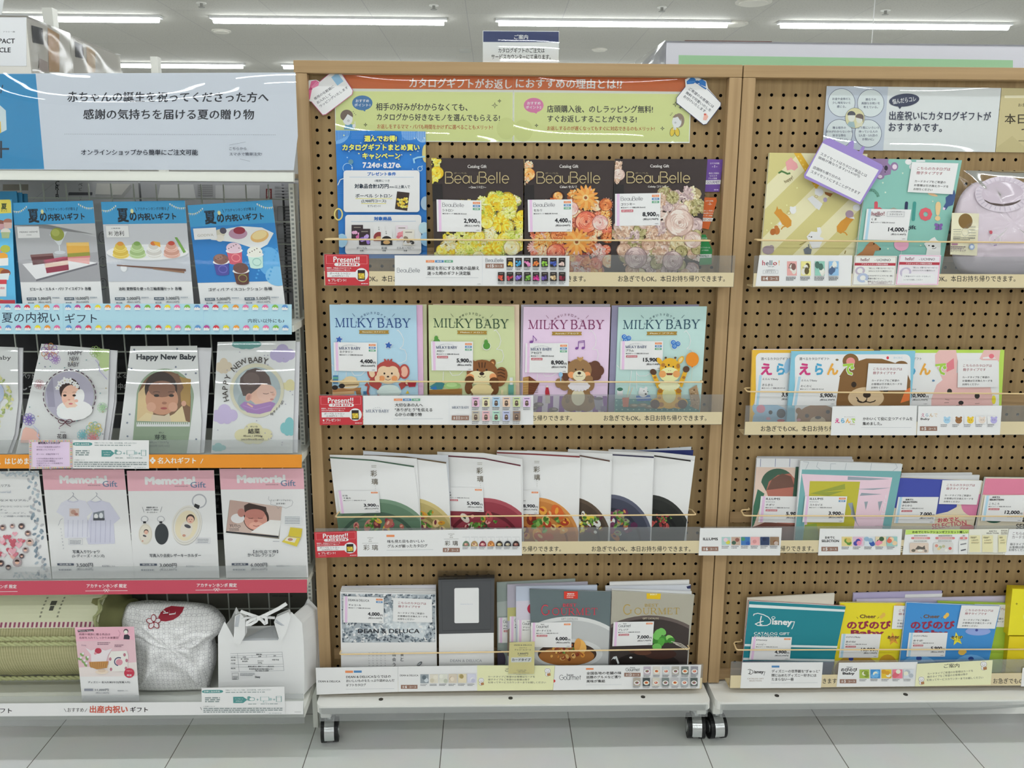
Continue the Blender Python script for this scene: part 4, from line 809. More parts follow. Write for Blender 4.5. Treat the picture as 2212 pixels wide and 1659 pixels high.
def a_dog(sh):
    cloudline(sh, [(706, 400), (728, 384), (758, 420), (770, 470), (762, 520), (735, 548), (778, 556), (788, 600), (780, 640), (745, 668)], 5); cloudline(sh, [(300, 765), (320, 788), (370, 788), (420, 762)], 5); cloudline(sh, [(250, 765), (245, 830)], 5)
    PU = '#7a4a92'
    sh.e(196, 486, 17, 12, PU, -15); sh.l([(211, 482), (211, 432), (240, 465), (236, 478)], 6, PU); sh.e(598, 542, 15, 11, PU, -15); sh.e(654, 540, 15, 11, PU, -15); sh.l([(611, 540), (614, 482), (664, 474), (667, 536)], 6, PU); sh.l([(614, 494), (664, 486)], 5, PU)
    sh.pg([(115, 965), (865, 965), (862, 1176), (108, 1176)], '#d9cede')
    for i in range(8): sh.pg([(160+i*95, 965), (200+i*95, 965), (210+i*103-30, 1176), (165+i*103-40, 1176)], '#8a5a9c')
    sh.pg([(122, 800), (180, 790), (268, 850), (215, 950), (120, 965)], '#6f3f24'); sh.pg([(122, 800), (172, 795), (168, 950), (120, 960)], '#b48c54')
    for i in range(6): sh.l([(125, 825+i*22), (168, 820+i*22)], 3, '#8a6638'); sh.l([(172, 815+i*24), (255, 862+i*14)], 3, '#512c18')
    sh.pg([(318, 925), (326, 885), (345, 885), (354, 925), (360, 960), (320, 960)], '#b02838'); sh.r(320, 960, 362, 1030, '#c9c0b8'); sh.r(328, 872, 344, 888, '#e3d9cc')
    B = '#8f6d48'; D = '#5f3c2c'; L_ = '#e3d3b4'
    sh.e(615, 960, 102, 140, B); sh.e(540, 1020, 78, 82, '#94744e'); sh.e(688, 1020, 78, 82, '#94744e'); sh.e(610, 975, 60, 74, L_); sh.e(490, 860, 50, 56, B); sh.e(715, 860, 40, 60, B); sh.e(440, 850, 34, 42, B)
    for x in (515, 720):
        sh.e(x, 1005, 20, 24, '#7a5c40')
        for i in (-1, 0, 1): sh.e(x+i*20, 972+abs(i)*4, 8, 10, '#7a5c40')
    sh.e(525, 690, 34, 34, D); sh.e(500, 760, 40, 72, D)
    for dx, dy, r in ((-40, -30, 44), (0, -40, 48), (30, 0, 50), (-5, 30, 56), (-35, 10, 40), (15, 45, 40)): sh.e(760+dx, 740+dy, r, r, D)
    sh.e(618, 735, 112, 100, B)
    for a in (-30, 0, 30): sh.e(628+a*.5, 640-abs(a)*.2, 9, 18, '#b08a54', a)
    sh.e(620, 785, 58, 46, L_); face(sh, 620, 730, 32, 8, 70, 620, 778, 30); sh.e(620, 785, 57, 45, L_); sh.e(620, 762, 16, 12, '#2c1c16'); sh.ring(606, 782, 16, 10, 3, '#4a3020', a0=10, a1=170); sh.ring(635, 782, 16, 10, 3, '#4a3020', a0=10, a1=170)
    sh.e(705, 812, 36, 30, B); sh.e(618, 868, 86, 42, '#e3d6da')
    for i in range(9): a = R(20*i+10); sh.e(618+86*math.cos(a), 868+44*math.sin(a), 14, 14, '#e3d6da', n=10)
    sh.e(456, 775, 18, 22, '#8fb8d6'); sh.l([(456, 795), (456, 835)], 8, '#8fb8d6'); sh.pg([(748, 990), (832, 985), (822, 1085), (765, 1085)], '#a29caa'); sh.e(790, 988, 42, 14, '#6a5f6a'); sh.pg([(805, 1055), (860, 1050), (855, 1100), (812, 1100)], '#8c7c9c')
    for x, y in ((260, 1040), (210, 1070), (390, 1085)): sh.e(x, y, 44, 20, '#7a6a6a'); sh.e(x+10, y-4, 22, 9, '#a89a92')
def a_giraffe(sh):
    cloudline(sh, [(1546, 402), (1566, 386), (1594, 425), (1605, 475), (1596, 520), (1570, 548), (1612, 556), (1640, 590)], 5); cloudline(sh, [(1128, 765), (1150, 788), (1210, 786), (1250, 762)], 5); cloudline(sh, [(1082, 740), (1062, 920)], 5); cloudline(sh, [(1126, 745), (1126, 900)], 5); cloudline(sh, [(952, 690), (975, 715)], 5)
    for bx, by in ((1035, 455), (1470, 505)):
        for dx, dy in ((-18, -14), (22, -2), (-8, 20)): sh.e(bx+dx, by+dy, 27, 27, '#d3dfe6'); 
        for dx, dy in ((-18, -14), (22, -2), (-8, 20)): sh.e(bx+dx, by+dy, 23, 23, '#3f74b8'); sh.ring(bx+dx+3, by+dy-3, 9, 9, 4, '#9cc0e2', n=14)
    sh.pg([(935, 990), (1690, 990), (1683, 1176), (928, 1176)], '#4f8c8a'); 
    for i in range(60): sh.e(950+(i % 15)*50, 1005+(i//15)*40, 8, 7, '#8fbcb4', n=7)
    sh.pg([(1590, 905), (1660, 865), (1688, 1000), (1680, 1090), (1610, 1060)], '#a58a6a'); rn = random.Random(4)
    for i in range(30): sh.e(rn.uniform(1600, 1680), rn.uniform(900, 1060), 8, 5, rn.choice(('#8f7452', '#c2a888', '#6f5238')), n=6)
    sh.r(955, 905, 1005, 960, '#dfe4e2'); sh.e(980, 905, 26, 16, '#3f6f5c'); sh.pg([(1000, 980), (1062, 978), (1054, 1062), (1006, 1062)], '#c27058'); sh.l([(1040, 980), (1062, 880)], 4, '#d9d28c'); sh.l([(1058, 980), (1090, 890)], 4, '#dcae8c')
    sh.pg([(1122, 962), (1245, 955), (1258, 1005), (1130, 1010)], '#2f66ae'); sh.l([(1124, 985), (1250, 980)], 7, '#dfe6ea'); sh.e(1185, 935, 42, 40, '#e6eaea'); sh.e(1165, 902, 14, 14, '#e6eaea'); sh.e(1210, 896, 14, 14, '#e6eaea'); sh.e(1208, 948, 9, 7, '#2c2826'); sh.e(1192, 920, 4, 5, '#2c2826'); sh.e(1226, 925, 4, 5, '#2c2826')
    for x, y in ((1100, 1050), (1180, 1045), (1240, 1060)): sh.e(x, y, 46, 18, '#7d7a6a'); sh.e(x+8, y-4, 26, 8, '#b0a890')
    Y = '#d7a52e'; SP = '#a8702c'; C_ = '#eed9a0'; H_ = '#553a2a'
    sh.pg([(1310, 900), (1345, 870), (1290, 760), (1260, 775)], Y); sh.pg([(1490, 870), (1530, 890), (1580, 745), (1545, 735)], Y); sh.e(1275, 752, 30, 26, H_, 30); sh.e(1566, 728, 30, 28, H_, -35)
    sh.e(1415, 960, 108, 118, Y); sh.e(1320, 1030, 70, 46, Y, 10); sh.e(1510, 1030, 70, 46, Y, -10)
    for x, y, r in ((1335, 920, 24), (1500, 920, 26), (1345, 1040, 26), (1490, 1045, 26), (1330, 980, 16), (1505, 985, 18), (1290, 800, 14), (1545, 800, 16), (1320, 840, 12), (1520, 845, 12)): sh.e(x, y, r, r*.85, SP, n=7)
    sh.e(1415, 955, 60, 72, C_); sh.e(1290, 1036, 42, 40, H_); sh.e(1532, 1036, 42, 40, H_)
    for x in (1385, 1470): sh.l([(x, 665), (x, 632)], 10, Y); sh.e(x, 626, 11, 9, H_)
    sh.e(1518, 645, 22, 38, Y, 35); sh.e(1518, 645, 13, 26, '#e8c890', 35); sh.e(1330, 655, 20, 34, Y, -35)
    sh.pg(sh.ell(1422, 720, 90, 92), Y); sh.e(1362, 690, 20, 18, SP, n=7); sh.e(1495, 700, 18, 24, SP, n=7)
    sh.e(1418, 775, 88, 66, C_); sh.e(1412, 690, 8, 9, '#2c2220'); 
    for s in (-1, 1): sh.e(1418+s*34, 706, 7, 8, '#2c2220', n=10); sh.e(1418+s*62, 770, 32, 31, '#e29a5c', n=16)
    sh.e(1412, 740, 3, 4, '#6a4a30', n=6); sh.e(1428, 740, 3, 4, '#6a4a30', n=6); sh.pg([(1388, 762), (1448, 762), (1440, 780), (1396, 780)], '#7a3a28')
    sh.e(1415, 865, 84, 38, '#ede0b4')
    for i in range(9): a = R(20*i+10); sh.e(1415+84*math.cos(a), 865+40*math.sin(a), 14, 14, '#ede0b4', n=10)
    sh.e(1620, 640, 58, 64, '#df8628'); sh.pg([(1610, 700), (1630, 700), (1625, 712), (1615, 712)], '#c9701c'); sh.l([(1620, 710), (1612, 830)], 2.5, '#c9c4a8')
milky('pale blue catalogue with a red monkey on its cover', 'J', [(240, 128), (868, 133), (885, 962), (268, 962)], '#a9c9e4', '#2c4a80', 'Nectarine / ネクタリン', a_monkey,
      ([(270, 400), (584, 403), (584, 612), (276, 607)], 'milky', 'ネクタリン', ('305', '570'), '4,400', '4,840'),
      [('pink edged catalogue tucked behind the blue monkey catalogue', [(300, 127), (914, 131), (922, 962), (310, 962)], '#dcb4d2'), ('pale green catalogue at the back behind the blue monkey catalogue', [(320, 123), (943, 127), (951, 962), (330, 962)], '#cfd2ac')])
milky('pale green catalogue with a brown squirrel on its cover', 'J', [(956, 130), (1578, 140), (1592, 962), (966, 962)], '#c3cb9c', '#2f4a34', 'Melon / メロン', a_squirrel,
      ([(974, 393), (1280, 396), (1279, 606), (980, 604)], 'milky', 'メロン', ('345', '660'), '5,900', '6,490', 3, True),
      [('peach catalogue tucked behind the green squirrel catalogue', [(990, 124), (1614, 128), (1618, 962), (1000, 962)], '#d9c3ac')])
milky('lilac catalogue with a brown puppy on its cover', 'K', [(128, 176), (897, 178), (862, 1176), (108, 1176)], '#dcc3dc', '#7a2f5c', 'Acerola / アセロラ', a_dog,
      ([(145, 497), (523, 497), (517, 760), (140, 757)], 'milky', 'アセロラ', ('365', '650'), '8,900', '9,790', 3, True),
      [('grey edged catalogue behind the lilac puppy catalogue', [(106, 157), (893, 153), (852, 1176), (92, 1176)], '#a9a4b0')])
milky('pale turquoise catalogue with a yellow giraffe on its cover', 'K', [(968, 178), (1750, 172), (1684, 1176), (930, 1176)], '#b4d0cc', '#2a4a5c', 'Plum / プラム', a_giraffe,
      ([(985, 478), (1362, 478), (1355, 733), (980, 731)], 'milky', 'プラム', ('385', '760'), '15,900', '17,490', 3, True),
      [('slate lilac catalogue behind the turquoise giraffe catalogue', [(908, 164), (1680, 156), (1622, 1176), (874, 1176)], '#8f8ca6')])
V('J')
present('red promotion card at the left end of the animal catalogue tray', [(165, 787), (478, 786), (482, 997), (170, 1000)])
sh = loose('header_card', 'long white header card with eleven tiny pastel covers', 'header card', HP, [(484, 787), (1715, 785), (1717, 997), (486, 997)]); T = sh.t
serif(sh, 'MILKY BABY', 502, 888, 672, 908, '#4a5470'); sh.arc('出産内祝い', 587, 930, 58, -28, 28, 6, '#8a8f9c'); tags3(sh, 707, 808, 60, 16, 3); T('大切なあの人へ', 714, 854, 26, INK, x1=915, b=.006); T('"ありがとう"を伝える', 714, 889, 26, INK, x1=985, b=.006); T('心からの贈り物', 714, 923, 26, INK, x1=908, b=.006); sh.l([(706, 954), (1062, 953)], 1.5, '#9aa0a6'); sh.l([(1106, 790), (1106, 995)], 1.6, '#c9cdd2')
serif(sh, 'MILKY BABY', 1127, 864, 1250, 880, '#4a5470'); brown(sh, 1126, 931, 1250, 964, '11')
MC_ = ['#d9b0c8', '#d9d4ae', '#a9c4dc', '#dcbfa8', '#c0ca98', '#d4b8d8', '#b8ae9c', '#dcaeb0', '#a8ccb8', '#b0b4d0', '#8a7464']
for i in range(11):
    x = 1272+74*(i % 6); y = 797 if i < 6 else 898; thumb(sh, x, y, x+54, y+70, MC_[i], ('#5a4a44', '#c9b49a', '#5a6078'), i, 'a'); sh.tiny(x, y+77, x+50, y+88, 2, 5, '#6a6b70', i)
sh.done()
# ---------------------------------------------------------------- middle rack, row of white dish catalogues
rn0 = random.Random(11)
def food(sh, x, y, w, h, pal, n, seed, leaf='#5c8a3c'):
    rn = random.Random(seed)
    for i in range(n):
        a, d = rn.random()*6.28, math.sqrt(rn.random()); X, Y = x+w*d*math.cos(a), y+h*d*math.sin(a); r = min(w, h)*rn.uniform(.1, .3); c = rn.choice(pal)
        sh.e(X, Y, r*rn.uniform(.9, 1.9), r, c, rn.uniform(0, 180), 11); sh.e(X-r*.2, Y-r*.25, r*.7, r*.35, rn.choice(pal), rn.uniform(0, 180), 8)
    for i in range(n//3):
        a, d = rn.random()*6.28, rn.random(); X, Y = x+w*.8*d*math.cos(a), y-h*.3+h*.6*d*math.sin(a); r = min(w, h)*.12
        for j in range(3): sh.e(X+rn.uniform(-r, r), Y+rn.uniform(-r, r), r*1.3, r*.7, (leaf, '#7aa850', '#46702c')[j], rn.uniform(0, 180), 8)
def dish(label, view, q, yb, cols, pal, plate, title, i, pc=None, top='#2c2a28', fd=None, leaf='#5c8a3c', copy=None, ccol='#dfe1e4', th_=.002):
    V(view); pts = P3.hit(px(q)); cx = float(pts[:, 0].mean())
    pl = Plane(1.8065, .4738, 3, -5.3, cx); t, sh = book(label, q, pl, th_, '#dfe2e8'); sh.rough = .45
    x, y, rx, ry = plate; ql = q
    sh.pg([ql[0], ql[1], ql[2], (ql[2][0]-2, ql[2][1]+14), (ql[1][0], ql[1][1]+13), (ql[0][0]+2, ql[0][1]+13)], top)
    sh.e(x, y, rx, ry, cols[0], n=56); sh.e(x, y+ry*.02, rx*.94, ry*.94, cols[1], n=56); sh.e(x, y+ry*.06, rx*.74, ry*.78, cols[2], n=48); sh.e(x, y+ry*.1, rx*.7, ry*.74, cols[1], n=48)
    fx, fy, fw_, fh = fd; food(sh, fx, fy, fw_, fh, pal, 22, i*7+3, leaf)
    if title:
        for k, ch in enumerate('彩璃'): sh.t(ch, title[0]+k*title[3], title[1]+k*title[2]*1.25, title[2]*.95, '#6b6356', c=1)
        sh.tiny(title[0]-22, title[1]-75, title[0]+24, title[1]-60, 2, 4, '#8a8478'); sh.tv('いろり', title[0]+title[3]*2, title[1]+title[2]*1.95, title[1]+title[2]*2.6, 8, '#8a8478')
    sh.build('front_cover', t)
    if pc: pcard(t, pl, *pc)
    if copy: V(view); t2, s2 = book('white catalogue right behind the '+label.replace('white dish catalogue', 'one'), copy, pl, .0016, ccol, off=-th_-.0003); s2.build('front_cover', t2)
P3 = Plane(1.8065, .4738, 3)
D = dish
D('white dish catalogue with a sage green plate', 'N', [(233, 163), (640, 190), (1038, 250), (1072, 520), (1105, 860), (1112, 1046), (334, 1046)], 0, ('#6f8a74', '#5c7862', '#42584a'), ('#a8505a', '#c98a7c', '#8c3440', '#dcae9a', '#e0b840', '#b86a5c', '#6f3a3c'), (690, 1010, 525, 445), (652, 322, 62, 8), 1,
  ([(298, 487), (700, 487), (716, 697), (330, 705)], 'sai', '千鳥文', ('172', '175'), '3,900', '4,290', 1), '#3f5a48', (650, 860, 280, 130), copy=[(230, 144), (640, 152), (1063, 180), (1090, 560), (1114, 1046), (336, 1046)])
D('white dish catalogue with an olive cream plate', 'N', [(560, 142), (950, 157), (1345, 214), (1372, 520), (1393, 1046), (614, 1046)], 0, ('#c2b27a', '#ad9d66', '#8a7a48'), ('#8c4a5a', '#6f2f3c', '#c9922e', '#dcc08a', '#b0703a', '#7a3c4a'), (980, 1000, 480, 450), None, 2, None, '#5c4a34', (1130, 820, 200, 140), copy=[(550, 106), (1100, 141), (1363, 145), (1396, 1046), (604, 1046)], ccol='#c3c6cc')
D('white dish catalogue with a wine red plate', 'N', [(1262, 142), (1700, 172), (2056, 240), (2073, 1046), (1304, 1046)], 0, ('#a04c56', '#8c3844', '#64242e'), ('#b04a50', '#d9a098', '#7a2430', '#dcd0c4', '#c9a040', '#3a4a30', '#94303c'), (1700, 1010, 500, 455), (1664, 296, 62, 4), 3,
  ([(1285, 452), (1696, 460), (1706, 690), (1300, 678)], 'sai', '七宝', ('205', '275'), '5,900', '6,490', 1, True), '#5a2430', (1660, 840, 300, 120), copy=[(1258, 115), (1700, 127), (2072, 182), (2088, 1046), (1302, 1046)])
D('white dish catalogue with an orange plate', 'O', [(-115, 112), (250, 128), (650, 150), (655, 170), (633, 1005), (-105, 1005)], 0, ('#c98a4a', '#b8763a', '#8f5626'), ('#c9602c', '#e09a3c', '#a83a24', '#d9b070', '#7a2c1c', '#e6c07a'), (250, 950, 400, 420), (253, 272, 58, 2), 4,
  ([(-105, 462), (278, 466), (272, 686), (-100, 680)], 'sai', '七々子', ('190', '225'), '8,900', '9,790', 1), '#7a3034', (330, 800, 230, 160), copy=[(-112, 98), (165, 102), (645, 122), (640, 1005), (-105, 1005)])
D('white dish catalogue with a brown plate of lime and flowers', 'O', [(100, 120), (660, 142), (945, 192), (918, 700), (914, 1005), (104, 1005)], 0, ('#57493c', '#463a30', '#2c2420'), ('#e0c840', '#d9d4c0', '#6a4a34', '#e8e4d6', '#5a2c3c', '#c9c05a'), (560, 950, 378, 425), None, 5, None, '#5a443c', (740, 780, 110, 140), '#8fae4a', copy=[(165, 98), (950, 128), (921, 1005), (170, 1005)])
D('white dish catalogue with a dark slate plate and pale petals', 'O', [(500, 112), (960, 132), (1330, 154), (1290, 1005), (484, 1005)], 0, ('#55586a', '#3f4252', '#2c2e3a'), ('#5a2c4c', '#c98a4a', '#dcdcd6', '#7a3c5c', '#b06a34', '#8c9470'), (925, 940, 395, 438), None, 6, None, '#34304a', (1030, 770, 120, 140), '#7a8a58', copy=[(540, 86), (1332, 127), (1302, 1005), (500, 1005)])
D('white dish catalogue with a black plate and red steak', 'O', [(900, 127), (1335, 142), (1704, 192), (1638, 700), (1620, 1005), (862, 1005)], 0, ('#2f302e', '#242624', '#1a1b1a'), ('#8c3034', '#b04a44', '#6f2028', '#c9605a', '#a03c3c'), (1290, 960, 395, 455), None, 7, None, '#2a2626', (1400, 745, 110, 60), '#4a3c28', copy=[(912, 88), (1400, 117), (1709, 150), (1640, 700), (1624, 1005), (880, 1005)])
for lab, col, q, o in (('navy backed catalogue standing against the board behind the dish catalogues', '#2c3670', [(950, 104), (1692, 96), (1688, 140), (1612, 1005), (900, 1005)], .0), ('pale catalogue with a lifted corner behind the dish catalogues', '#cfd4da', [(930, 88), (1200, 95), (1674, 64), (1650, 500), (1605, 1005), (905, 1005)], -.0025)):
    V('O'); t2, s2 = book(lab, q, Plane(1.8275, .4738, 1), .002, col, off=o); s2.build('front_cover', t2)
V('N')
present('red promotion card at the left end of the dish catalogue tray', [(82, 884), (490, 872), (496, 1117), (96, 1128)])
sh = loose('header_card', 'long white header card with seven tiny dark plates', 'header card', HP, [(490, 872), (2066, 850), (2068, 1106), (496, 1116)]); T = sh.t
for i, s in enumerate(('CATALOG', 'GIFT', 'IRORI')): T(s, 618, 937+17*i, 9, '#77736c', c=1)
sh.l([(542, 990), (694, 988)], 2, '#77736c'); T('彩 璃', 552, 1030, 54, '#5f5a52', x1=692); sh.r(773, 908, 850, 929, TAGC[0]); T('味も見た目もおいしい', 782, 972, 30, INK, x1=1135, y1=968, b=.006); T('グルメが揃ったカタログ', 782, 1017, 32, INK, x1=1165, y1=1013, b=.006); sh.l([(775, 1055), (1220, 1050)], 2, '#9aa0a6')
for i, s in enumerate(('CATALOG', 'GIFT', 'IRORI')): T(s, 1393, 901+16*i, 9, '#77736c', c=1)
sh.l([(1322, 949), (1462, 947)], 2, '#77736c'); T('彩 璃', 1330, 988, 48, '#5f5a52', x1=1456); brown(sh, 1313, 1033, 1474, 1074, '7')
for i, c in enumerate((('#5f7a64', '#a8706a', '#dcb8a0'), ('#a8885a', '#dcc09a', '#8c4a4c'), ('#7a2c3c', '#c98a8c', '#e0c8b8'), ('#b0703a', '#d9a060', '#8c4a2c'), ('#3a302a', '#b0a078', '#d9d0b0'), ('#2c2e38', '#a89a80', '#d6d2c4'), ('#2a2424', '#8c5048', '#b8a090'))):
    x = 1500+79.5*i; sh.l([(x, 930), (x+66, 929)], 2, '#9a9ea2'); sh.l([(x+68, 929), (x+68, 1018)], 1.5, '#b9bcc0'); sh.pg([(x, 1018)]+A_(x+34, 1012, 34, 46, 180, 360, 14)+[(x+68, 1018)], c[0]); sh.e(x+34, 1000, 22, 14, c[1], n=12); sh.e(x+30, 996, 10, 7, c[2], n=9); sh.tiny(x, 1028, x+58, 1041, 2, 5, '#6a6b70', i); sh.tiny(x+32, 942, x+36, 956, 3, 3, '#8a8680', i)
sh.done()
# ---------------------------------------------------------------- middle rack, lowest row
P4 = Plane(1.7985, .142, 2)
V('R')
th, sh = book('white gift catalogue with a grey pebbled picture, at the left end of the lowest row', [(330, 345), (1245, 368), (1258, 1230), (342, 1230)], P4, .0045, '#e2e2e6'); sh.pg([(340, 365), (1240, 372), (1240, 828), (350, 832)], '#a3aab0')
rn = random.Random(8); sh.step = .03; sh.clip = px([(340, 365), (1240, 372), (1240, 828), (350, 832)])
for lay in range(4):
    for i in range(260):
        x, y = rn.uniform(345, 1238), rn.uniform(370, 826); d = abs((y-600)/230)+.25*math.sin(x*.006+y*.01); k = rn.random()
        if rn.random() < .35 and d < .5: continue
        sh.e(x, y, rn.uniform(6, 22), rn.uniform(4, 14), ('#5f6a74', '#7f8a94', '#c3c9ce', '#dfe3e6', '#4a545e', '#b0b8be')[int(k*6)], rn.uniform(0, 180), 7)
sh.pg([(700, 560), (900, 520), (1180, 640), (1120, 800), (820, 700)], '#c6ccd0')
for i in range(150): sh.e(rn.uniform(690, 1160), rn.uniform(540, 760), rn.uniform(8, 26), rn.uniform(5, 14), rn.choice(('#d3d8db', '#c0c7cb', '#dfe3e6', '#b4bcc2')), rn.uniform(0, 180), 8)
sh.k = int(sh.k)+2; sh.step = 1; sh.clip = None
sh.t('DEAN & DELUCA', 500, 722, 42, '#2b2d33', x1=1090, b=.012); sh.t('GIFT CATALOG', 706, 785, 14, '#6a6f76', x1=890)
for x, s, y0, y1, h in ((922, '食と', 945, 992, 36), (846, '出会う', 945, 1042, 36)): sh.tv(s, x, y0, y1, h, '#4a4a50')
for i, x in enumerate((608, 646, 684, 722, 762)): sh.tv('おいしいものを'[:6], x, 932, 1052, 11, '#7a7a80')
sh.e(1090, 1035, 30, 14, '#5f6468', -40); sh.e(1086, 1038, 22, 8, '#a9adb0', -40)
sh.build('front_cover', th); V('R'); pcard(th, P4, [(362, 388), (748, 402), (747, 648), (360, 640)], 'DEAN & DELUCA', 'チャコール', ('88', '108'), '4,000', '4,400', 2); V('R'); notice(th, P4, [(838, 405), (1208, 418), (1212, 640), (835, 630)])
for i, q in enumerate(([(336, 326), (1246, 342), (1258, 1230), (344, 1230)], [(340, 312), (1246, 322), (1258, 1230), (346, 1230)], [(345, 297), (1247, 284), (1258, 1230), (350, 1230)])):
    V('R'); t2, s2 = book(('white catalogue directly behind the grey pebbled one', 'second white catalogue behind the grey pebbled one', 'rearmost white catalogue of the stack behind the grey pebbled one')[i], q, P4, .0042, ('#dcdce0', '#e6e6ea', '#d3d3da')[i], off=-.005*(i+1)); s2.build('front_cover', t2)
# boxed gift set: white box with a dark card holder on top
V('R'); BPn = Plane(1.7975, .142, 0)
q = [(1275, 748), (1798, 735), (1803, 1228), (1276, 1228)]; P = BPn.hit(px(q)); t = thing('gift_box', 'white boxed gift set with a dark grey card holder on top, in clear wrap', 'gift box', (P[2]+P[3])/2)
sh = Sheet(BPn); sh.slab(q, '#dddde2', .0205); sh.t('DEAN & DELUCA', 1382, 1005, 24, '#9c9ca2', x1=1686); sh.build('white_box', t)
q = [(1268, 232), (1806, 218), (1801, 738), (1275, 750)]; sh = Sheet(BPn, .0005); sh.slab(q, '#4b4c4f', .0205, '#3f4043'); sh.l([(1300, 248), (1772, 240), (1768, 705), (1308, 720)], 3, '#3a3b3e', True); sh.l([(1308, 720), (1768, 705)], 5, '#35363a'); hd = sh.build('card_holder', t)
sh = Sheet(BPn, .002); V('P'); CURset(VW['R']); sh.slab([(1432, 313), (1648, 310), (1656, 318), (1657, 635), (1650, 644), (1432, 647), (1423, 640), (1422, 322)], '#dfe3f0', .0012); sh.t('DEAN & DELUCA', 1480, 465, 9, '#b4b9c8', x1=1600); o = sh.build('white_card', hd)
a, b = BPn.hit(px([(1255, 178)]))[0], BPn.hit(px([(1815, 150)]))[0]; lo = P[3]
w = MB(); w.shell(a[0]+.001, 1.7955, lo[2]+.0005, b[0]-.0005, 1.8186, a[2]-.012, WRAP); w.prism([(a[0]+.001, 1.80, a[2]-.012), (b[0]-.0005, 1.80, a[2]-.012), (b[0]-.0005, 1.8186, a[2]-.004), (a[0]+.001, 1.8186, a[2]-.004)], (0, 0, .003), WRAP); w.build('clear_wrap', t)
# gourmet catalogues
def gour(label, view, q, off, bg, t=.0042): V(view); return book(label, q, P4, t, bg, off=off)
t2, sh = gour('grey green gourmet catalogue, rearmost of the fanned set beside the boxed gift', 'S', [(98, 249), (820, 216), (800, 1183), (106, 1183)], -.0186, '#8f9a96'); sh.pg([(100, 430), (800, 330), (800, 520), (102, 560)], '#a8b0ac'); sh.e(120, 960, 60, 90, '#4a4454'); sh.e(150, 1060, 90, 60, '#5c6a58'); sh.build('front_cover', t2); V('S'); pcard(t2, P4, [(113, 572), (470, 560), (466, 800), (113, 803)], 'gourmet', 'ヴェルデ', ('150', '215'), '3,000', '3,300', 1, True, off=-.0177)
t2, sh = gour('lilac and yellow gourmet catalogue, second of the fanned set', 'S', [(194, 268), (935, 243), (910, 1183), (198, 1183)], -.0124, '#a9a5b2'); sh.pg([(196, 480), (900, 450), (900, 620), (197, 600)], '#b0ac70'); sh.e(330, 800, 200, 160, '#7a6a5c'); sh.build('front_cover', t2); V('S'); pcard(t2, P4, [(217, 560), (580, 555), (575, 790), (215, 795)], 'gourmet', 'ルージュ', ('150', '215'), '4,000', '4,400', 1, off=-.0115)
t2, sh = gour('pale blue gourmet catalogue with a red letter, third of the fanned set', 'S', [(274, 284), (1022, 273), (1000, 1183), (280, 1183)], -.0062, '#b4bccc'); sh.pg([(276, 420), (1000, 380), (1000, 600), (278, 640)], '#c9c3d0'); sh.e(430, 490, 52, 50, '#b8304c'); sh.build('front_cover', t2); V('S'); pcard(t2, P4, [(290, 592), (650, 590), (645, 800), (288, 805)], 'gourmet', 'アリー', ('160', '215'), '5,000', '5,500', 1, off=-.0053)
t2, sh = gour('slate grey gourmet catalogue with red lettering and a white soup plate', 'S', [(400, 310), (1150, 333), (1113, 1183), (424, 1183)], 0, '#5f6b6e')
sh.e(770, 950, 560, 390, '#cfd0cf', n=60); sh.e(770, 965, 540, 370, '#b4b6b6', n=60); sh.e(750, 900, 320, 135, '#c6c8c8', n=40); sh.e(745, 905, 270, 108, '#3c2c22', n=40); sh.e(740, 925, 255, 85, '#9c6634', n=40)
food(sh, 760, 890, 190, 70, ('#c98a3c', '#a8582c', '#dcae5c', '#7a3420', '#5a2c20', '#c9a060', '#8c4428'), 26, 5, '#5f8a3c'); sh.e(870, 830, 46, 70, '#d9a85a', -30); sh.e(840, 820, 30, 60, '#c9904a', 10)
sh.r(716, 330, 843, 398, '#c93c2e'); sh.t('BG010', 748, 352, 13, '#f0dcd6', x1=810, b=.02); sh.tiny(742, 368, 816, 384, 2, 8, '#e6b8b0'); sh.t('BEST', 706, 456, 28, '#c23c4c', x1=832); serif(sh, 'G', 505, 456, 592, 546, '#c23c4c', .9); serif(sh, 'OURMET', 606, 484, 1025, 546, '#c23c4c', 1); sh.t('GIFT CATALOG', 690, 583, 18, '#8a8c8e', x1=842)
sh.build('front_cover', t2); V('S'); pcard(t2, P4, [(414, 617), (787, 612), (784, 846), (412, 842)], 'gourmet', 'ボードイエル', ('160', '215'), '6,000', '6,600', 1, True)
t2, sh = gour('grey beige gourmet catalogue with gold lettering and a dark plate', 'S', [(1158, 322), (1550, 345), (1915, 362), (1890, 600), (1847, 1000), (1836, 1183), (1126, 1183)], 0, '#a5a193')
sh.e(1500, 1050, 640, 500, '#5f5450', n=60); sh.e(1500, 1065, 620, 485, '#3a3230', n=60); sh.e(1480, 1000, 300, 110, '#241e1c'); sh.e(1420, 880, 110, 24, '#4a3024'); sh.e(1600, 905, 150, 50, '#3c2620'); sh.e(1440, 890, 80, 26, '#5c3a2c')
for x, y, r in ((1580, 720, 50), (1620, 700, 40), (1640, 770, 46), (1600, 800, 50), (1545, 780, 40), (1570, 840, 44), (1690, 765, 42), (1700, 780, 36), (1560, 745, 36)): sh.e(x, y, r, r*.72, rn.choice(('#4f9a3c', '#6fb45a', '#3c7f30', '#8cc46a')), rn.uniform(-60, 60), 12)
for a in (0, 1, 2): sh.l([(1700+a*20, 790+a*12), (1790, 810+a*14), (1850, 850+a*10)], 5, '#d6d2c4')
sh.pg([(1150, 960), (1170, 930), (1200, 925), (1225, 990), (1210, 1000), (1190, 945), (1160, 985)], '#d3d6d6'); sh.e(1330, 938, 14, 9, '#dfe3e3'); sh.e(1170, 975, 22, 26, '#2a2422')
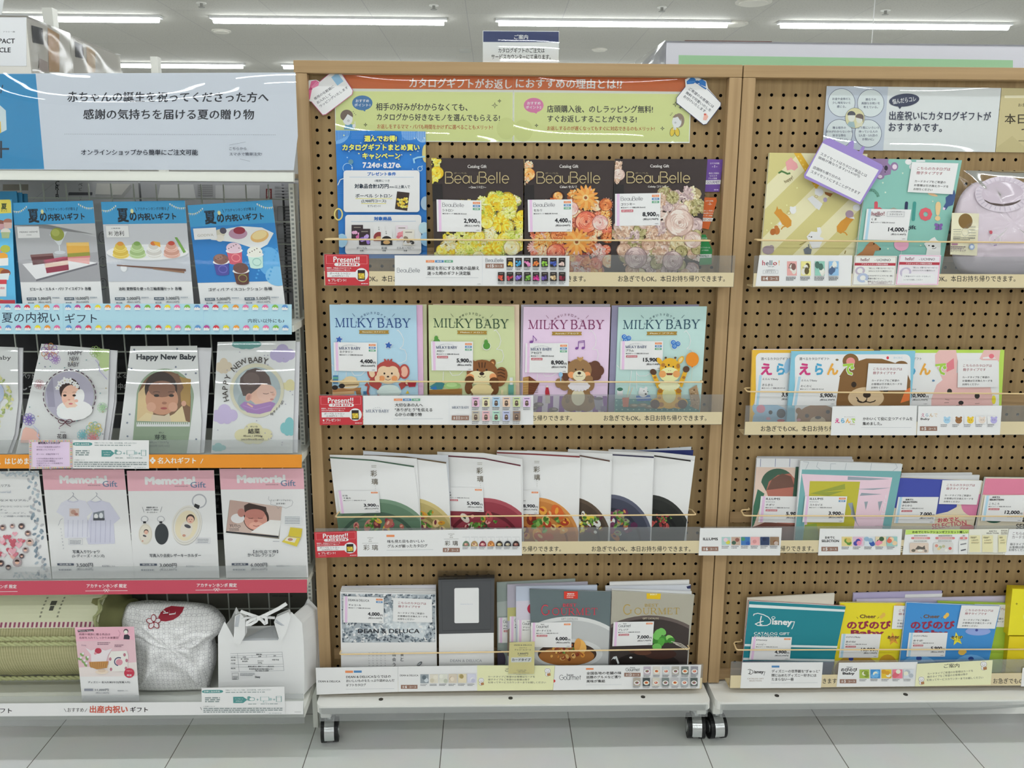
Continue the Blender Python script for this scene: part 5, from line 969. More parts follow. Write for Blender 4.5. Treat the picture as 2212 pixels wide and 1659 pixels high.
sh.pg([(1476, 347), (1606, 350), (1602, 402), (1475, 398)], '#d9b420'); sh.t('BG017', 1508, 358, 13, '#f3e8c0', x1=1572, b=.02); sh.t('BEST', 1458, 457, 27, '#a8925a', x1=1585); serif(sh, 'G', 1258, 452, 1346, 540, '#b0954c', .9); serif(sh, 'OURMET', 1362, 482, 1780, 540, '#b0954c', 1); sh.t('GIFT CATALOG', 1438, 578, 16, '#c2b8a0', x1=1586)
sh.build('front_cover', t2); V('S'); pcard(t2, P4, [(1172, 612), (1543, 606), (1528, 822), (1160, 834)], 'gourmet', 'アレジア', ('160', '226'), '7,000', '7,700', 1, True)
for i, q in enumerate(([(1152, 306), (1890, 330), (1848, 1183), (1140, 1183)], [(1097, 281), (1882, 270), (1840, 1183), (1118, 1183)], [(1136, 245), (1868, 226), (1830, 1183), (1142, 1183)])):
    V('S'); t2, s2 = book(('white edged catalogue directly behind the grey beige gourmet one', 'dark blue cornered catalogue behind the grey beige gourmet one', 'rearmost white edged catalogue behind the grey beige gourmet one')[i], q, P4, .0042, ('#d6d8dc', '#c9ccd4', '#dfe1e4')[i], off=-.0046*(i+1)); 
    if i == 1: s2.pg([(1840, 285), (1884, 272), (1880, 305), (1850, 305)], '#2a3058')
    s2.build('front_cover', t2)
# cards of the lowest tray
V('R')
sh = loose('header_card', 'white header card at the lower left corner of the middle rack', 'header card', HP, [(97, 1074), (882, 1062), (884, 1303), (107, 1330)]); T = sh.t
T('DEAN & DELUCA', 122, 1203, 18, INK, x1=332, b=.008); sh.r(379, 1100, 454, 1122, TAGC[0]); sh.r(461, 1099, 537, 1120, TAGC[1])
for s, y, x1 in (('DEAN & DELUCAならではの', 1160, 814), ('おいしいものをたっぷり詰め込んだ', 1198, 850), ('ギフトカタログ', 1240, 578)): T(s, 388, y, 27, INK, x1=x1, y1=y-5, b=.01)
sh.l([(383, 1277), (848, 1272)], 2, '#a4a9ae'); sh.done()
sh = loose('header_card', 'white course card with six tiny beige covers in the lowest tray', 'header card', HP, [(884, 1062), (1640, 1051), (1640, 1292), (886, 1303)]); T = sh.t
T('DEAN & DELUCA', 902, 1146, 16, INK, x1=1078, b=.008); brown(sh, 911, 1236, 1070, 1274, '6')
for i, (b, f) in enumerate((('#8a9298', ('#c3c9ce', '#5f6a72')), ('#d3cdbf', ('#c4bca8', '#dcd6c8')), ('#cfcfc4', ('#b4b8a8', '#dcdcd0')), ('#cbbfae', ('#b09c84', '#dccfbe')), ('#d6cbb0', ('#b8a878', '#9c8c5c')), ('#c9c9d8', ('#d6d6e2', '#b8b8cc')))): x = 1097+90*i; thumb(sh, x, 1135-i, x+80, 1221-i, b, f, i, 'x'); sh.tiny(x, 1231, x+66, 1242, 2, 5, '#6a6b70', i)
sh.done()
V('S')
def cat_doodle(sh, x, y, s):
    sh.e(x, y, s, s*.85, '#ebe6dc'); 
    for d in (-1, 1): sh.pg([(x+d*s*.9, y-s*.3), (x+d*s*.75, y-s*1.15), (x+d*s*.2, y-s*.75)], '#ebe6dc'); sh.e(x+d*s*.35, y, s*.08, s*.1, '#4a3c34', n=7)
    sh.ring(x, y, s, s*.85, s*.08, '#6f5a4c'); sh.e(x, y+s*1.2, s*.8, s*.7, '#ebe6dc'); sh.ring(x, y+s*1.2, s*.8, s*.7, s*.07, '#6f5a4c'); sh.pg([(x-s*.2, y+s*.9), (x+s*1.0, y+s*.8), (x+s*1.05, y+s*1.7), (x-s*.1, y+s*1.8)], '#a5744c'); sh.e(x+s*.2, y+s*.25, s*.1, s*.07, '#b5605a', n=7)
sh = loose('guide_card', 'pale green guide card with cat doodles in the lowest tray of the middle rack', 'guide card', HP, [(-82, 1010), (632, 1012), (613, 1236), (-82, 1244)], '#dfe3b0'); T = sh.t
T('ご案内', 175, 1052, 30, INK, x1=300)
for i, (s, x1) in enumerate((('カードタイプご希望のお客様はカードを', 450), ('冊子タイプをご希望のお客様は冊子', 400), ('を持ってサービスカウンターまでお越しください', 550))): T(s, 18, 1114+26*i, 19, '#6a6a5c', x1=x1)
cat_doodle(sh, 565, 1060, 26); cat_doodle(sh, -45, 1148, 24); sh.done()
sh = loose('header_card', 'long white header card with thirteen tiny dishes at the lower right of the middle rack', 'header card', HP, [(634, 1012), (1978, 1005), (1962, 1222), (616, 1238)]); T = sh.t
sh.pg(A_(620, 1153, 18, 14, -90, 90, 8), '#c2403c'); strokes(sh, ROUND, 'Gourmet', 674, 1098, 872, 1142, 4, '#55585a'); T('best', 742, 1097, 24, '#55585a', x1=804); sh.r(918, 1034, 987, 1050, TAGC[0])
for s, y, x1 in (('全国各地の老舗の味', 1082, 1243), ('話題のグルメなど選り', 1118, 1237), ('美味が集結', 1156, 1094)): T(s, 922, y, 27, INK, x1=x1, y1=y-3, b=.006)
sh.l([(915, 1190), (1245, 1186)], 1.5, '#a4a9ae'); strokes(sh, ROUND, 'Gourmet', 1284, 1034, 1412, 1062, 3, '#55585a'); T('best', 1325, 1030, 12, '#55585a', x1=1370); brown(sh, 1270, 1078, 1420, 1113, '13')
for i in range(13):
    top = i < 6; x = 1447+87*i if top else 1353+87.5*(i-6); y = 1020 if top else 1125; b = ('#b0a4b0', '#c9c4bc', '#bfc3c4', '#a8a49c', '#6a716e', '#8c8a92', '#a59c90', '#3f4648', '#c4c0b4', '#6f7876', '#b0aeb0', '#9aa0a4', '#4f5856')[i]
    thumb(sh, x, y, x+66, y+74, b, (('#dcdcd8', '#8c4a5c', '#5c8a3c'), ('#e3ddd0', '#c9703c', '#8c3c2c'), ('#d6d6d2', '#b85a4c', '#e0c8a0'))[i % 3], i, 'p'); sh.tiny(x, y+81, x+62, y+90, 2, 5, '#77787c', i)
sh.done()
sh = Sheet(Plane(YS-.003, .12, 3)); V('S'); q = [(215, 800), (447, 792), (441, 1088), (204, 1086)]
sh = loose('course_card', 'small yellow course card in a clear sleeve hung over the lowest tray', 'course card', Plane(YS-.0055, .16, 0), q, '#dccf86', .0006); T = sh.t
T('DEAN & DELUCA', 258, 823, 12, INK, x1=420, b=.01); T('526177-2', 306, 848, 8, INK, x1=374); T('チャコールコース', 262, 867, 15, INK, x1=412, b=.006); T('3,800円', 288, 902, 20, INK, x1=386, b=.015); T('(税込4,180円)', 296, 919, 8, INK, x1=382); sh.pg([(230, 938), (418, 932), (416, 978), (230, 982)], '#e8e9ea'); T('カードタイプ', 238, 957, 26, '#232327', x1=408, b=.02)
for i, s in enumerate(('こちらの商品をご購入', 'ご希望のお客様は', 'このカードをサービスカウンター', 'までお持ちください。')): T(s, 325, 1054+13*i, 9, '#6a6450', c=1)
o = sh.done(); f = Sheet(Plane(YS-.0055, .16, 0), .0012); P = f.pl.hit(px([(212, 788), (450, 786), (443, 1100), (200, 1098)]), f.off); f.add(P, [[0, 1, 2, 3]], ACR); f.build('clear_sleeve', o)
# ---------------------------------------------------------------- right rack
def soft(m, P, n, depth, mt, rings=9, wob=0.0, seed=1, c=None, smooth=True, back=True):   # a padded shape: outline P bulging along n
    rn = random.Random(seed); P = np.array(P, float); c = P.mean(0) if c is None else np.array(c, float); k = len(P); Vv = []; n = np.array(n, float)
    a = [rn.uniform(0, 6.28) for _ in range(4)]
    for r in range(rings):
        s = 1-r/rings; h = depth*math.sqrt(max(0, 1-s**2.6))
        for i, p in enumerate(P):
            q = c+(p-c)*s; th = 6.28*i/k
            w = wob*(math.sin(5*th+9*s+a[0])+.7*math.sin(11*th-7*s+a[1])+.6*math.sin(3*th+15*s+a[2]))*(1-s**4)*s*1.6 if wob else 0
            Vv.append(q+n*(h+w))
    Vv.append(c+n*depth); F = [[r*k+i, r*k+(i+1) % k, (r+1)*k+(i+1) % k, (r+1)*k+i] for r in range(rings-1) for i in range(k)]+[[(rings-1)*k+i, (rings-1)*k+(i+1) % k, rings*k] for i in range(k)]
    if back: F.append(list(range(k-1, -1, -1)))
    m.add(Vv, F, mt, smooth); return m
def dense(P, n=8):
    P = [np.array(p, float) for p in P]; o = []
    for i in range(len(P)):
        for k in range(n): o.append(P[i]+(P[(i+1) % len(P)]-P[i])*k/n)
    return o
def smooth_poly(P, it=2):
    for _ in range(it):
        o = []
        for i in range(len(P)):
            a, b = np.array(P[i], float), np.array(P[(i+1) % len(P)], float); o += [a*.75+b*.25, a*.25+b*.75]
        P = o
    return P
def zp(x, y, Y=YS): return float(at(x, y, Y)[2])
def xp(x, y, Y=YS): return float(at(x, y, Y)[0])
tray(xp(1628, 580), 1.40, 1.057, 1.086, 1.122, 'clear fronted tray under the yellow and teal catalogues at the top of the right rack', ((1962.5, 2193.5, 602, 13.5),))
z1, zm, z2 = zp(1610, 940), zp(1610, 911), zp(1610, 876)
tray(xp(1609.5, 900), 1.40, z1, zm, z2, 'clear fronted tray with beige strip under the bear and rabbit catalogues, right rack', ((1643.5, 1866, 926, 12.5), (1934, 2157, 926, 12.5)))
tray(.4705, 1.40, .469, .499, .531, 'clear fronted tray with beige strip under the art catalogues, right rack', ((1546, 1757.5, 1185, 12), (1847, 2058, 1185, 12)), bx=.545)
y1_, ym_, y2_ = zp(1578, 1487), zp(1578, 1459), zp(1578, 1429.5)
tray(xp(1578, 1450), 1.38, y1_, ym_, y2_, 'clear fronted tray at the foot of the right rack', ((2145.5, 2357, 1471, 12), (1608, 1812, 1471, 12)))
wire(1637.4, 519, 2550, 527, 'beige wire guard rod across the yellow and teal catalogues, right rack', ir=False)
wire(1615, 846, 2520, 853, 'beige wire guard rod across the bear and rabbit catalogues', ir=False)
wire(1607.5, 1114, 2500, 1116, 'beige wire guard rod across the abstract art catalogues', ir=False)
wire(1591.6, 1404, 2480, 1402, 'beige wire guard rod across the lowest catalogues of the right rack', ir=False)
V('D')
sh = loose('laminated_banner', 'pale grey laminated banner with four round bubbles and navy lettering', 'banner', BP, [(672, 672), (2034, 687), (1986, 1188), (638, 1166)], '#d8dee8', .0006); T = sh.t
sh.pg([(672, 672), (1152, 677), (1112, 1176), (638, 1166)], '#bcc3cf'); RN = '#3d4868'
for x, y, rx, ry, rows in ((787, 802, 106, 110, ('お金や金券だと', '少し味気ないと', '感じる。')), (1015, 806, 104, 108, ('連名での', '高額なお祝いを', '考えている。')), (770, 1042, 104, 110, ('贈る相手の', '好みがわからないから', '好きな物を', '選んでほしい。')), (995, 1042, 104, 108, ('もう既にいろいろ', '持っている人の', '2人目・3人目の', 'お祝いに。'))):
    sh.e(x, y, rx, ry, '#d3dae5', n=40); sh.ring(x, y, rx, ry, 3.5, RN, n=44)
    for i, s in enumerate(rows): T(s, x, y-(len(rows)-1)*15+30*i, 20, '#3d4560', c=1, b=.006)
sh.e(892, 922, 76, 80, '#d3cda0', n=36); sh.ring(892, 922, 76, 80, 2.5, RN, n=36)
sh.pg([(832, 975), (845, 950), (885, 950), (895, 998), (850, 990)], '#9cb4b8'); sh.e(865, 915, 28, 36, '#e3ded2'); sh.pg(A_(865, 895, 32, 28, 170, 370, 10), '#4a4a54'); sh.pg([(900, 992), (905, 955), (955, 955), (948, 985)], '#d6d2b8'); sh.e(926, 930, 26, 32, '#e3ded2'); sh.pg(A_(928, 912, 32, 24, 170, 370, 10)+[(958, 960), (950, 930)], '#6a5a54')
sh.e(1277, 782, 118, 50, '#2c3350', -6, n=32); sh.pg([(1225, 825), (1262, 825), (1243, 852)], '#2c3350'); T('悩んだらコレ', 1184, 795, 42, '#e0e4ea', x1=1370, y1=770, b=.008)
T('出産祝いにカタログギフトが', 1160, 902, 72, NAVY, x1=1956, y1=908, b=.006); T('おすすめです。', 1155, 992, 68, NAVY, x1=1572, y1=998, b=.006)
o = sh.done(); f = Sheet(BP, .0014); P = f.pl.hit(px([(672, 672), (2034, 687), (1986, 1188), (638, 1166)]), f.off); f.add(P, [[0, 1, 2, 3]], FILM); f.build('film_cover', o)
sh = loose('laminated_banner', 'olive beige banner cut by the picture edge at the upper right', 'banner', BP, [(2038, 687), (3100, 700), (3010, 1200), (1990, 1188)], '#b9ae84', .0006); T = sh.t
sh.r(2060, 745, 3000, 765, '#d3ccae'); T('お急ぎでもOK。', 2166, 820, 26, '#4a4232', x1=2400); T('本日お持ち帰り', 2060, 928, 80, '#3d362a', x1=2680, b=.004); T('できます', 2192, 1034, 80, '#3d362a', x1=2540, b=.004); sh.pg([(2000, 1150), (2120, 1060), (2260, 1188), (1992, 1186)], '#b1a67c'); sh.tiny(2170, 1100, 2300, 1100, 1, 6, '#5a523e'); sh.done()
# row 1
P5 = Plane(1.7985, 1.062, 3.5)
V('H')
th, sh = book('yellow striped catalogue with small animals, half under the purple note', [(225, 180), (990, 190), (880, 1196), (142, 1196)], P5, .008, '#c6bd80', off=-.012)
for x0, x1 in ((-60, 120), (330, 520), (700, 860), (1060, 1250)): sh.pg([(x0+600, 100), (x1+600, 100), (x1-560, 1240), (x0-560, 1240)], '#d9d3ac')
sh.pg([(415, 182), (470, 182), (620, 420), (590, 470)], '#d3a836'); 
for i in range(8): sh.e(450+i*18, 210+i*32, 8, 8, '#e0bd5a', n=6)
sh.pg([(350, 255), (395, 215), (410, 240), (440, 265), (448, 295), (420, 320), (395, 310), (362, 320)], '#dc9c9c'); sh.l([(295, 340), (320, 325), (345, 335), (365, 345), (388, 340)], 14, '#4f7440'); sh.t('happy!', 345, 412, 34, '#6a5a34', x1=408, y1=372)
KG = '#c58a34'
def roo(sh, x, y, s, fl=1): sh.pg([(x+fl*a*s, y+b*s) for a, b in ((-60, -60), (-50, -95), (-42, -68), (-20, -70), (-5, -45), (30, -20), (62, 20), (60, 60), (30, 78), (-10, 50), (-35, 5), (-75, -40))], KG); sh.l([(x+fl*30*s, y+60*s), (x+fl*-5*s, y+70*s), (x+fl*-20*s, y+90*s)], 9*s, KG)
roo(sh, 335, 690, 1); roo(sh, 812, 735, 1, -1); sh.e(408, 630, 26, 28, '#e6e3da'); sh.e(392, 608, 9, 9, '#e6e3da'); sh.e(424, 606, 9, 9, '#e6e3da'); sh.ring(375, 650, 14, 14, 3, '#b09a5a')
sh.e(282, 790, 24, 30, '#b56f34'); sh.e(252, 798, 22, 26, '#a8622c', 20); sh.e(278, 762, 16, 14, '#b56f34'); sh.e(306, 735, 12, 12, '#e6e3da')
WB = '#e3e2de'
sh.pg([(520, 540), (560, 515), (640, 580), (612, 630), (580, 605)], WB); sh.e(600, 600, 22, 18, WB); sh.e(612, 490, 34, 30, WB); sh.e(590, 470, 10, 10, WB); sh.ring(590, 522, 12, 10, 3, '#b09a5a'); sh.pg([(655, 485), (720, 500), (700, 525), (660, 505)], '#8f5a2c'); sh.e(660, 548, 16, 18, '#a89ab8'); sh.e(850, 660, 32, 30, '#a08a9c'); sh.pg([(845, 690), (885, 680), (890, 700)], WB); sh.e(905, 610, 30, 26, WB)
sh.pg([(515, 835), (550, 795), (600, 800), (595, 765), (622, 762), (632, 800), (618, 835), (650, 850), (615, 920), (560, 930), (530, 870)], WB); sh.e(535, 835, 4, 4, '#444'); sh.e(552, 838, 7, 5, '#444'); sh.l([(460, 900), (520, 870)], 5, '#8a7a4c'); sh.pg([(490, 935), (520, 915), (555, 935), (548, 972), (500, 972)], '#6a7078'); sh.l([(535, 930), (530, 895)], 8, '#6a7078')
sh.e(215, 940, 46, 34, '#9c8c94'); sh.ring(240, 925, 16, 20, 8, '#9c8c94'); sh.star(240, 730, 9, '#e6dfa8'); sh.star(440, 455, 9, '#e6dfa8'); sh.star(455, 940, 9, '#e6dfa8'); sh.star(205, 785, 7, '#e6dfa8'); sh.star(360, 590, 8, '#e6dfa8')
sh.l([(820, 945), (812, 970)], 8, '#8f7a3c')
sh.build('front_cover', th)
V('H'); TE = '#82b5aa'
th, sh = book('teal catalogue with large coloured letters and a purple koala, top of the right rack', [(1002, 226), (1728, 239), (1548, 1196), (876, 1196)], P5, .008, TE)
KO = '#8a7296'
sh.pg([(1010, 226), (1155, 229), (1150, 260), (1180, 290), (1170, 350), (1110, 362), (1050, 330), (1010, 300)], KO); sh.e(1200, 288, 30, 34, KO); sh.e(1202, 290, 18, 20, '#d6c4d2'); sh.e(1090, 365, 32, 24, KO); sh.e(1088, 366, 17, 13, '#d6c4d2'); sh.e(1135, 300, 14, 20, '#33303a'); sh.e(1112, 290, 5, 5, '#33303a', n=8); sh.e(1128, 330, 5, 5, '#33303a', n=8); sh.e(1310, 252, 26, 22, '#dfe6de'); sh.e(1330, 290, 14, 20, '#dfe6de'); sh.r(1370, 238, 1440, 252, '#dfe6de')
sh.l([(1000, 470), (1040, 475), (1065, 500), (1075, 525)], 24, '#5f9080'); 
for i in range(5): sh.e(1005+i*16, 470+i*i*3, 3, 3, '#2f4a44', n=6)
sh.pg([(1600, 530), (1640, 500), (1668, 470), (1680, 520), (1655, 590), (1620, 600), (1600, 630), (1585, 600), (1602, 570)], '#3f5480'); sh.pg([(1580, 605), (1600, 612), (1592, 628), (1578, 625)], '#d6c2d8'); sh.e(1500, 508, 40, 10, '#d9b48c', 15)
for ch, x0, x1, c in (('h', 1042, 1112, '#c4525e'), ('e', 1145, 1240, '#9c9a8c'), ('l', 1278, 1302, '#2a3050'), ('l', 1340, 1366, '#3f8c84'), ('o', 1392, 1496, '#cc5a64'), ('!', 1518, 1562, '#e0bd8c')):
    h = 105 if ch in 'eo' else 152; sh.t(ch, x0, 636+(152-h)/2, h, c, x1=x1, y1=638+(152-h)/2, b=.035)
sh.t('baby gift', 1165, 765, 40, '#26303c', x1=1370, y1=767, b=.012); PU2 = '#7a5a9c'
sh.e(1530, 745, 18, 13, PU2, 30); sh.e(1562, 748, 18, 13, PU2, -40); sh.e(1530, 772, 13, 11, PU2); sh.e(1560, 772, 13, 11, PU2); sh.l([(1545, 735), (1542, 785)], 4, '#4c3a6a')
for x, y in ((1110, 415), (1130, 490), (1265, 340), (1500, 560), (1150, 930), (1405, 905), (1250, 790)): sh.star(x, y, 9, '#d3e0c8')
BRN = '#a8744a'
sh.pg([(905, 980), (950, 950), (985, 900), (1005, 880), (1030, 875), (1060, 895), (1095, 925), (1092, 942), (1050, 945), (1030, 1000), (990, 1100), (905, 1100)], BRN); sh.e(1040, 892, 6, 6, '#2c2420'); sh.e(1088, 932, 8, 8, '#2c2420'); sh.e(1255, 895, 58, 52, '#dba0b8'); sh.l([(1255, 945), (1250, 1000)], 3, '#e6dce0')
sh.pg([(1430, 890), (1470, 868), (1490, 850), (1515, 838), (1530, 862), (1562, 880), (1560, 980), (1445, 985), (1455, 930)], '#e3e2d8'); sh.e(1502, 910, 11, 8, '#2c2826'); sh.e(1470, 905, 5, 5, '#2c2826'); sh.ring(1505, 915, 22, 14, 4, '#2c2826', a0=20, a1=120)
sh.build('front_cover', th); V('H')
q = [(985, 618), (1332, 624), (1298, 866), (955, 860)]; qq = px(q)
o = pcard(th, P5, q, None, 'くま', ('114', '200'), '14,000', '15,400', 0, stripe='#a9c9e6')
V('H'); sh = Sheet(P5, .0044); sh.t('hello!', 1022, 655, 32, '#8c5a62', x1=1124, b=.008); sh.l([(1145, 640), (1280, 642), (1276, 680), (1142, 678)], 2, '#9a9aa0', True); sh.t('UCHINO', 1172, 641, 9, '#77777c', x1=1255); sh.t('スタイセット', 1162, 662, 16, '#4a4a50', x1=1262); sh.tiny(1055, 676, 1092, 676, 1, 5, '#55555a'); sh.build('price_card', th)
V('H'); notice(th, P5, [(1338, 253), (1700, 263), (1655, 505), (1303, 487)])
# purple edged note
NP = Plane(1.7935, 1.062, 2)
sh = loose('animal_note', 'tilted white note with a purple animal shaped edge at the top of the right rack', 'note', NP, [(640, 95), (660, 72), (690, 66), (722, 78), (830, 130), (855, 92), (875, 84), (886, 96), (880, 148), (925, 170), (945, 136), (962, 128), (968, 142), (952, 195), (1100, 272), (1112, 290), (1105, 312), (935, 586), (498, 378), (494, 352)], '#937fbe', .0006)
sh.pg([(640, 104), (1078, 316), (932, 566), (508, 358)], '#dfe2ea')
for s, a, b, c, d, h in (('スタイセットはカタログ単品とは', 624, 186, 986, 362, 26), ('価格が異なります(+3,410円)', 606, 216, 930, 368, 26), ('店頭持ち帰り分のみ', 566, 292, 780, 388, 25), ('スタイセットにすることができます', 548, 324, 932, 500, 26)): sh.t(s, a, b, h, '#4a4a54', x1=c, y1=d)
sh.done()
# bib in a clear bag
V('H'); BG = Plane(1.800, 1.062, 4)
lo = BG.hit(px([(1640, 1196)]))[0]; bt = thing('bagged_bib', 'pale pink baby bib in a clear plastic bag beside the teal catalogue', 'baby bib', lo)
FB = mat('#d2c6d0', .9, .1); q = smooth_poly([(1700, 520), (1800, 420), (1880, 398), (2000, 405), (2300, 410), (2500, 420), (2640, 560), (2660, 900), (2560, 1120), (2200, 1165), (1760, 1150), (1650, 1050), (1640, 760)], 3)
P = BG.hit(px(q)); m = MB(); soft(m, P, BG.n, .012, FB, 12, .0012, 4); m.build('bib_cloth', bt)
s2 = Sheet(BG, .0132); V('H'); s2.step = 6
s2.e(2045, 505, 215, 140, '#d9cfd9', n=40); s2.e(2045, 500, 165, 98, '#c9bcc8', n=36); s2.pg([(2045+155*math.cos(R(a)), 520+78*math.sin(R(a))) for a in range(18, 163, 8)]+[(1950, 570), (2045, 582), (2140, 566)], '#4c3c3a')
for a in range(0, 360, 12): s2.l([(2045+168*math.cos(R(a)), 501+101*math.sin(R(a))), (2045+208*math.cos(R(a)), 504+134*math.sin(R(a)))], 7, '#c3b9c6')
s2.build('bib_collar', bt)
s2 = Sheet(BG, .0145); V('H'); s2.slab([(1650, 650), (1862, 655), (1845, 985), (1635, 975)], '#d9d4b8', .0004); T = s2.t
s2.e(1755, 715, 55, 60, '#7a5f34', n=28); s2.ring(1752, 800, 26, 30, 2.5, '#9a9a8c'); s2.tiny(1660, 780, 1720, 850, 5, 5, '#8a8a80'); s2.tiny(1780, 760, 1835, 850, 5, 5, '#8a8a80', 3); s2.tiny(1660, 845, 1830, 860, 2, 5, '#6a6a66'); s2.r(1640, 880, 1840, 882, '#b8a8b0'); s2.r(1648, 888, 1695, 902, '#a87a94'); T('エアリータッチ', 1638, 945, 18, '#6a5a68', x1=1760); s2.tiny(1640, 915, 1755, 930, 2, 7, '#7a6a78'); s2.e(1805, 915, 22, 24, '#8a9cc0'); s2.e(1805, 915, 13, 14, '#c9d2e6'); s2.build('insert_card', bt)
s2 = Sheet(BG, .0138); V('H'); s2.pg([(1940, 795), (1955, 785), (1968, 795), (1962, 815), (1948, 815)], '#b8384c'); s2.ring(1985, 860, 42, 40, 5, '#e6dfe2'); s2.e(1985, 862, 6, 5, '#8a7a80'); s2.l([(1975, 905), (2000, 900)], 8, '#8f7aa0'); s2.build('embroidered_motif', bt)
bq = [(1722, 318), (1900, 322), (2300, 326), (2720, 332), (2740, 700), (2720, 1120), (2600, 1190), (1700, 1190), (1640, 1110), (1602, 990), (1622, 760), (1662, 520)]
m = MB(); soft(m, dense(BG.hit(px(bq), .001), 4), BG.n, .020, WRAP, 9, .0022, 7, back=False); m.build('clear_bag', bt)
# cards of the top tray
V('H')
sh = loose('header_card', 'white course card with four tiny animal covers at the top tray of the right rack', 'header card', HP, [(147, 980), (872, 982), (860, 1220), (115, 1222)]); T = sh.t
for ch, x0, x1, c in (('h', 168, 190, '#b0505c'), ('e', 195, 220, '#6a6a70'), ('l', 226, 232, '#2a3050'), ('l', 240, 246, '#3f6c64'), ('o', 252, 284, '#a8484c'), ('!', 296, 304, '#d9b07c')): hh = 26 if ch in 'eo' else 40; T(ch, x0, 1040+(40-hh)/2, hh, c, x1=x1, b=.012)
T('baby gift', 212, 1070, 9, '#4a4a50', x1=262); sh.l([(176, 1098), (292, 1098), (290, 1124), (174, 1124)], 2, '#9a9aa0', True); T('UCHINO', 200, 1097, 8, '#77777c', x1=268); T('スタイセット', 190, 1111, 15, '#4a4a50', x1=276); brown(sh, 160, 1143, 300, 1182, '4')
for i, (b, c) in enumerate((('#d6a09c', '#7a5a54'), ('#dcd48c', '#5a5030'), ('#8cc0b0', '#4a6a60'), ('#8cb4d6', '#4a6080'))): x = 362+111*i; thumb(sh, x-i*2, 1028, x+76-i*2, 1140, b, ('#d3cfc6', c, '#e0dcd2', c), i, 'x'); T('hello', x+12, 1078, 16, c, x1=x+64); sh.tiny(x-8, 1152, x+68, 1174, 3, 6, '#5a5a5e', i)
sh.done()
for (q, lab, bd, bg) in (([(890, 984), (1220, 986), (1207, 1218), (866, 1218)], 'white set card with a grey edge and a red band, right rack top tray', '#b0a498', '#dddcd6'), ([(1240, 976), (1566, 980), (1542, 1215), (1208, 1214)], 'white set card with a pink edge and a red band, right rack top tray', '#d98ab0', '#e3d6dc')):
    V('H'); sh = loose('set_card', lab, 'set card', Plane(YS-.0013-(.0013 if bd[1] == 'd' else 0), 0), q, bg); qq = px(q); V([tuple(a) for a in qq]); T = sh.t
    sh.l([(2, 3), (98, 3), (98, 97), (2, 97)], 1.6, bd, True); T('hello!', 15, 13, 11, '#7a4a54', x1=36, b=.01); T('- UCHINO', 48, 14, 8, '#4a4a50', x1=86); sh.r(2, 24, 98, 33, '#a83844'); T('アカチャンホンポ限定企画品', 18, 28.5, 5.5, '#ecdcdc', x1=80)
    if bd[1] == 'd':
        sh.ring(20, 58, 11, 14, 5, '#b8b0c4', a0=60, a1=400); sh.r(36, 68, 90, 90, '#e3e4ea'); T('ご希望のカラーのカードを持って', 22, 72, 6, '#6a6a74', x1=84); T('レジまでお越しください', 22, 83, 6, '#6a6a74', x1=66); sh.pg([(12, 62), (86, 62), (82, 90), (14, 90)], '#e2e3ea'); T('ご希望のカラーのカードを持って', 18, 71, 5, '#6a6a74', x1=80); T('レジまでお越しください', 18, 82, 5, '#6a6a74', x1=62)
    else: sh.ring(16, 50, 9, 11, 5, '#b3a8b8', a0=60, a1=400); sh.ring(24, 74, 10, 12, 7, '#a9b4cc', a0=60, a1=400)
    for i, s in enumerate(('「欲しい」が選べるハローベビーと', 'かわいいスタイの贅沢セット', 'カタログギフトとスタイを一緒に', '素敵な箱にセットし、', '無料でラッピングいたします。')):
        if bd[1] != 'd' or i < 2: T(s, 36, 42+9.5*i+(6 if i > 1 else 0), 5.5, '#5a5a60', x1=36+min(58, 4.1*len(s)))
    if bd[1] != 'd': sh.l([(38, 88), (90, 88), (90, 95), (38, 95)], .7, '#b0808a', True); T('詳しくは店頭係員まで', 45, 91.5, 4, '#6a5a60', x1=82)
    V('P'); sh.done()
# row 2
P6 = Plane(1.800, z1+.005, 3.5)
def erande(label, q, off, bd, inx, pc, nt, art, gf=None):
    V('L'); th, sh = book(label, q, P6, .0055, bd, off=off); art(sh, 0)
    sh.t('選べるカタログギフト', inx+6, 160, 22, '#4a4a50', x1=inx+236); 
    art(sh, 1)
    for ch, x0, x1, c in (('え', 0, 92, '#c03c78'), ('ら', 122, 190, '#4a9cc2'), ('ん', 215, 306, '#dba044'), ('で', 336, 428, '#9cc048')):
        if ch == 'で': sh.t(ch, inx+x0, 242, 98, '#e6ebe0', x1=inx+x1+4, b=.075)
        sh.t(ch, inx+x0+4, 240, 92, c, x1=inx+x1, b=.03)
    sh.build('front_cover', th); V('L'); o = pcard(th, P6, *pc[:1], 'えらんでBaby', *pc[1:], tags=0, stripe='#a9c9e2', off=off+.0010)
    if nt: V('L'); notice(th, P6, nt, off=off+.0022)
def art_y(sh, s):
    if s == 0: sh.rr(152, 115, 1030, 640, 40, '#e3e6ec')
    else: KB = '#9cc0dc'; sh.e(275, 640, 150, 130, KB); sh.e(185, 540, 60, 55, KB); sh.e(190, 545, 34, 32, '#d9889c'); sh.e(265, 572, 15, 16, '#2c2a30'); sh.e(346, 580, 34, 36, '#3d3a42'); sh.e(248, 620, 18, 12, '#e0a8b8'); sh.e(345, 635, 30, 12, '#c95a6a'); sh.e(395, 215, 26, 60, KB, 15)
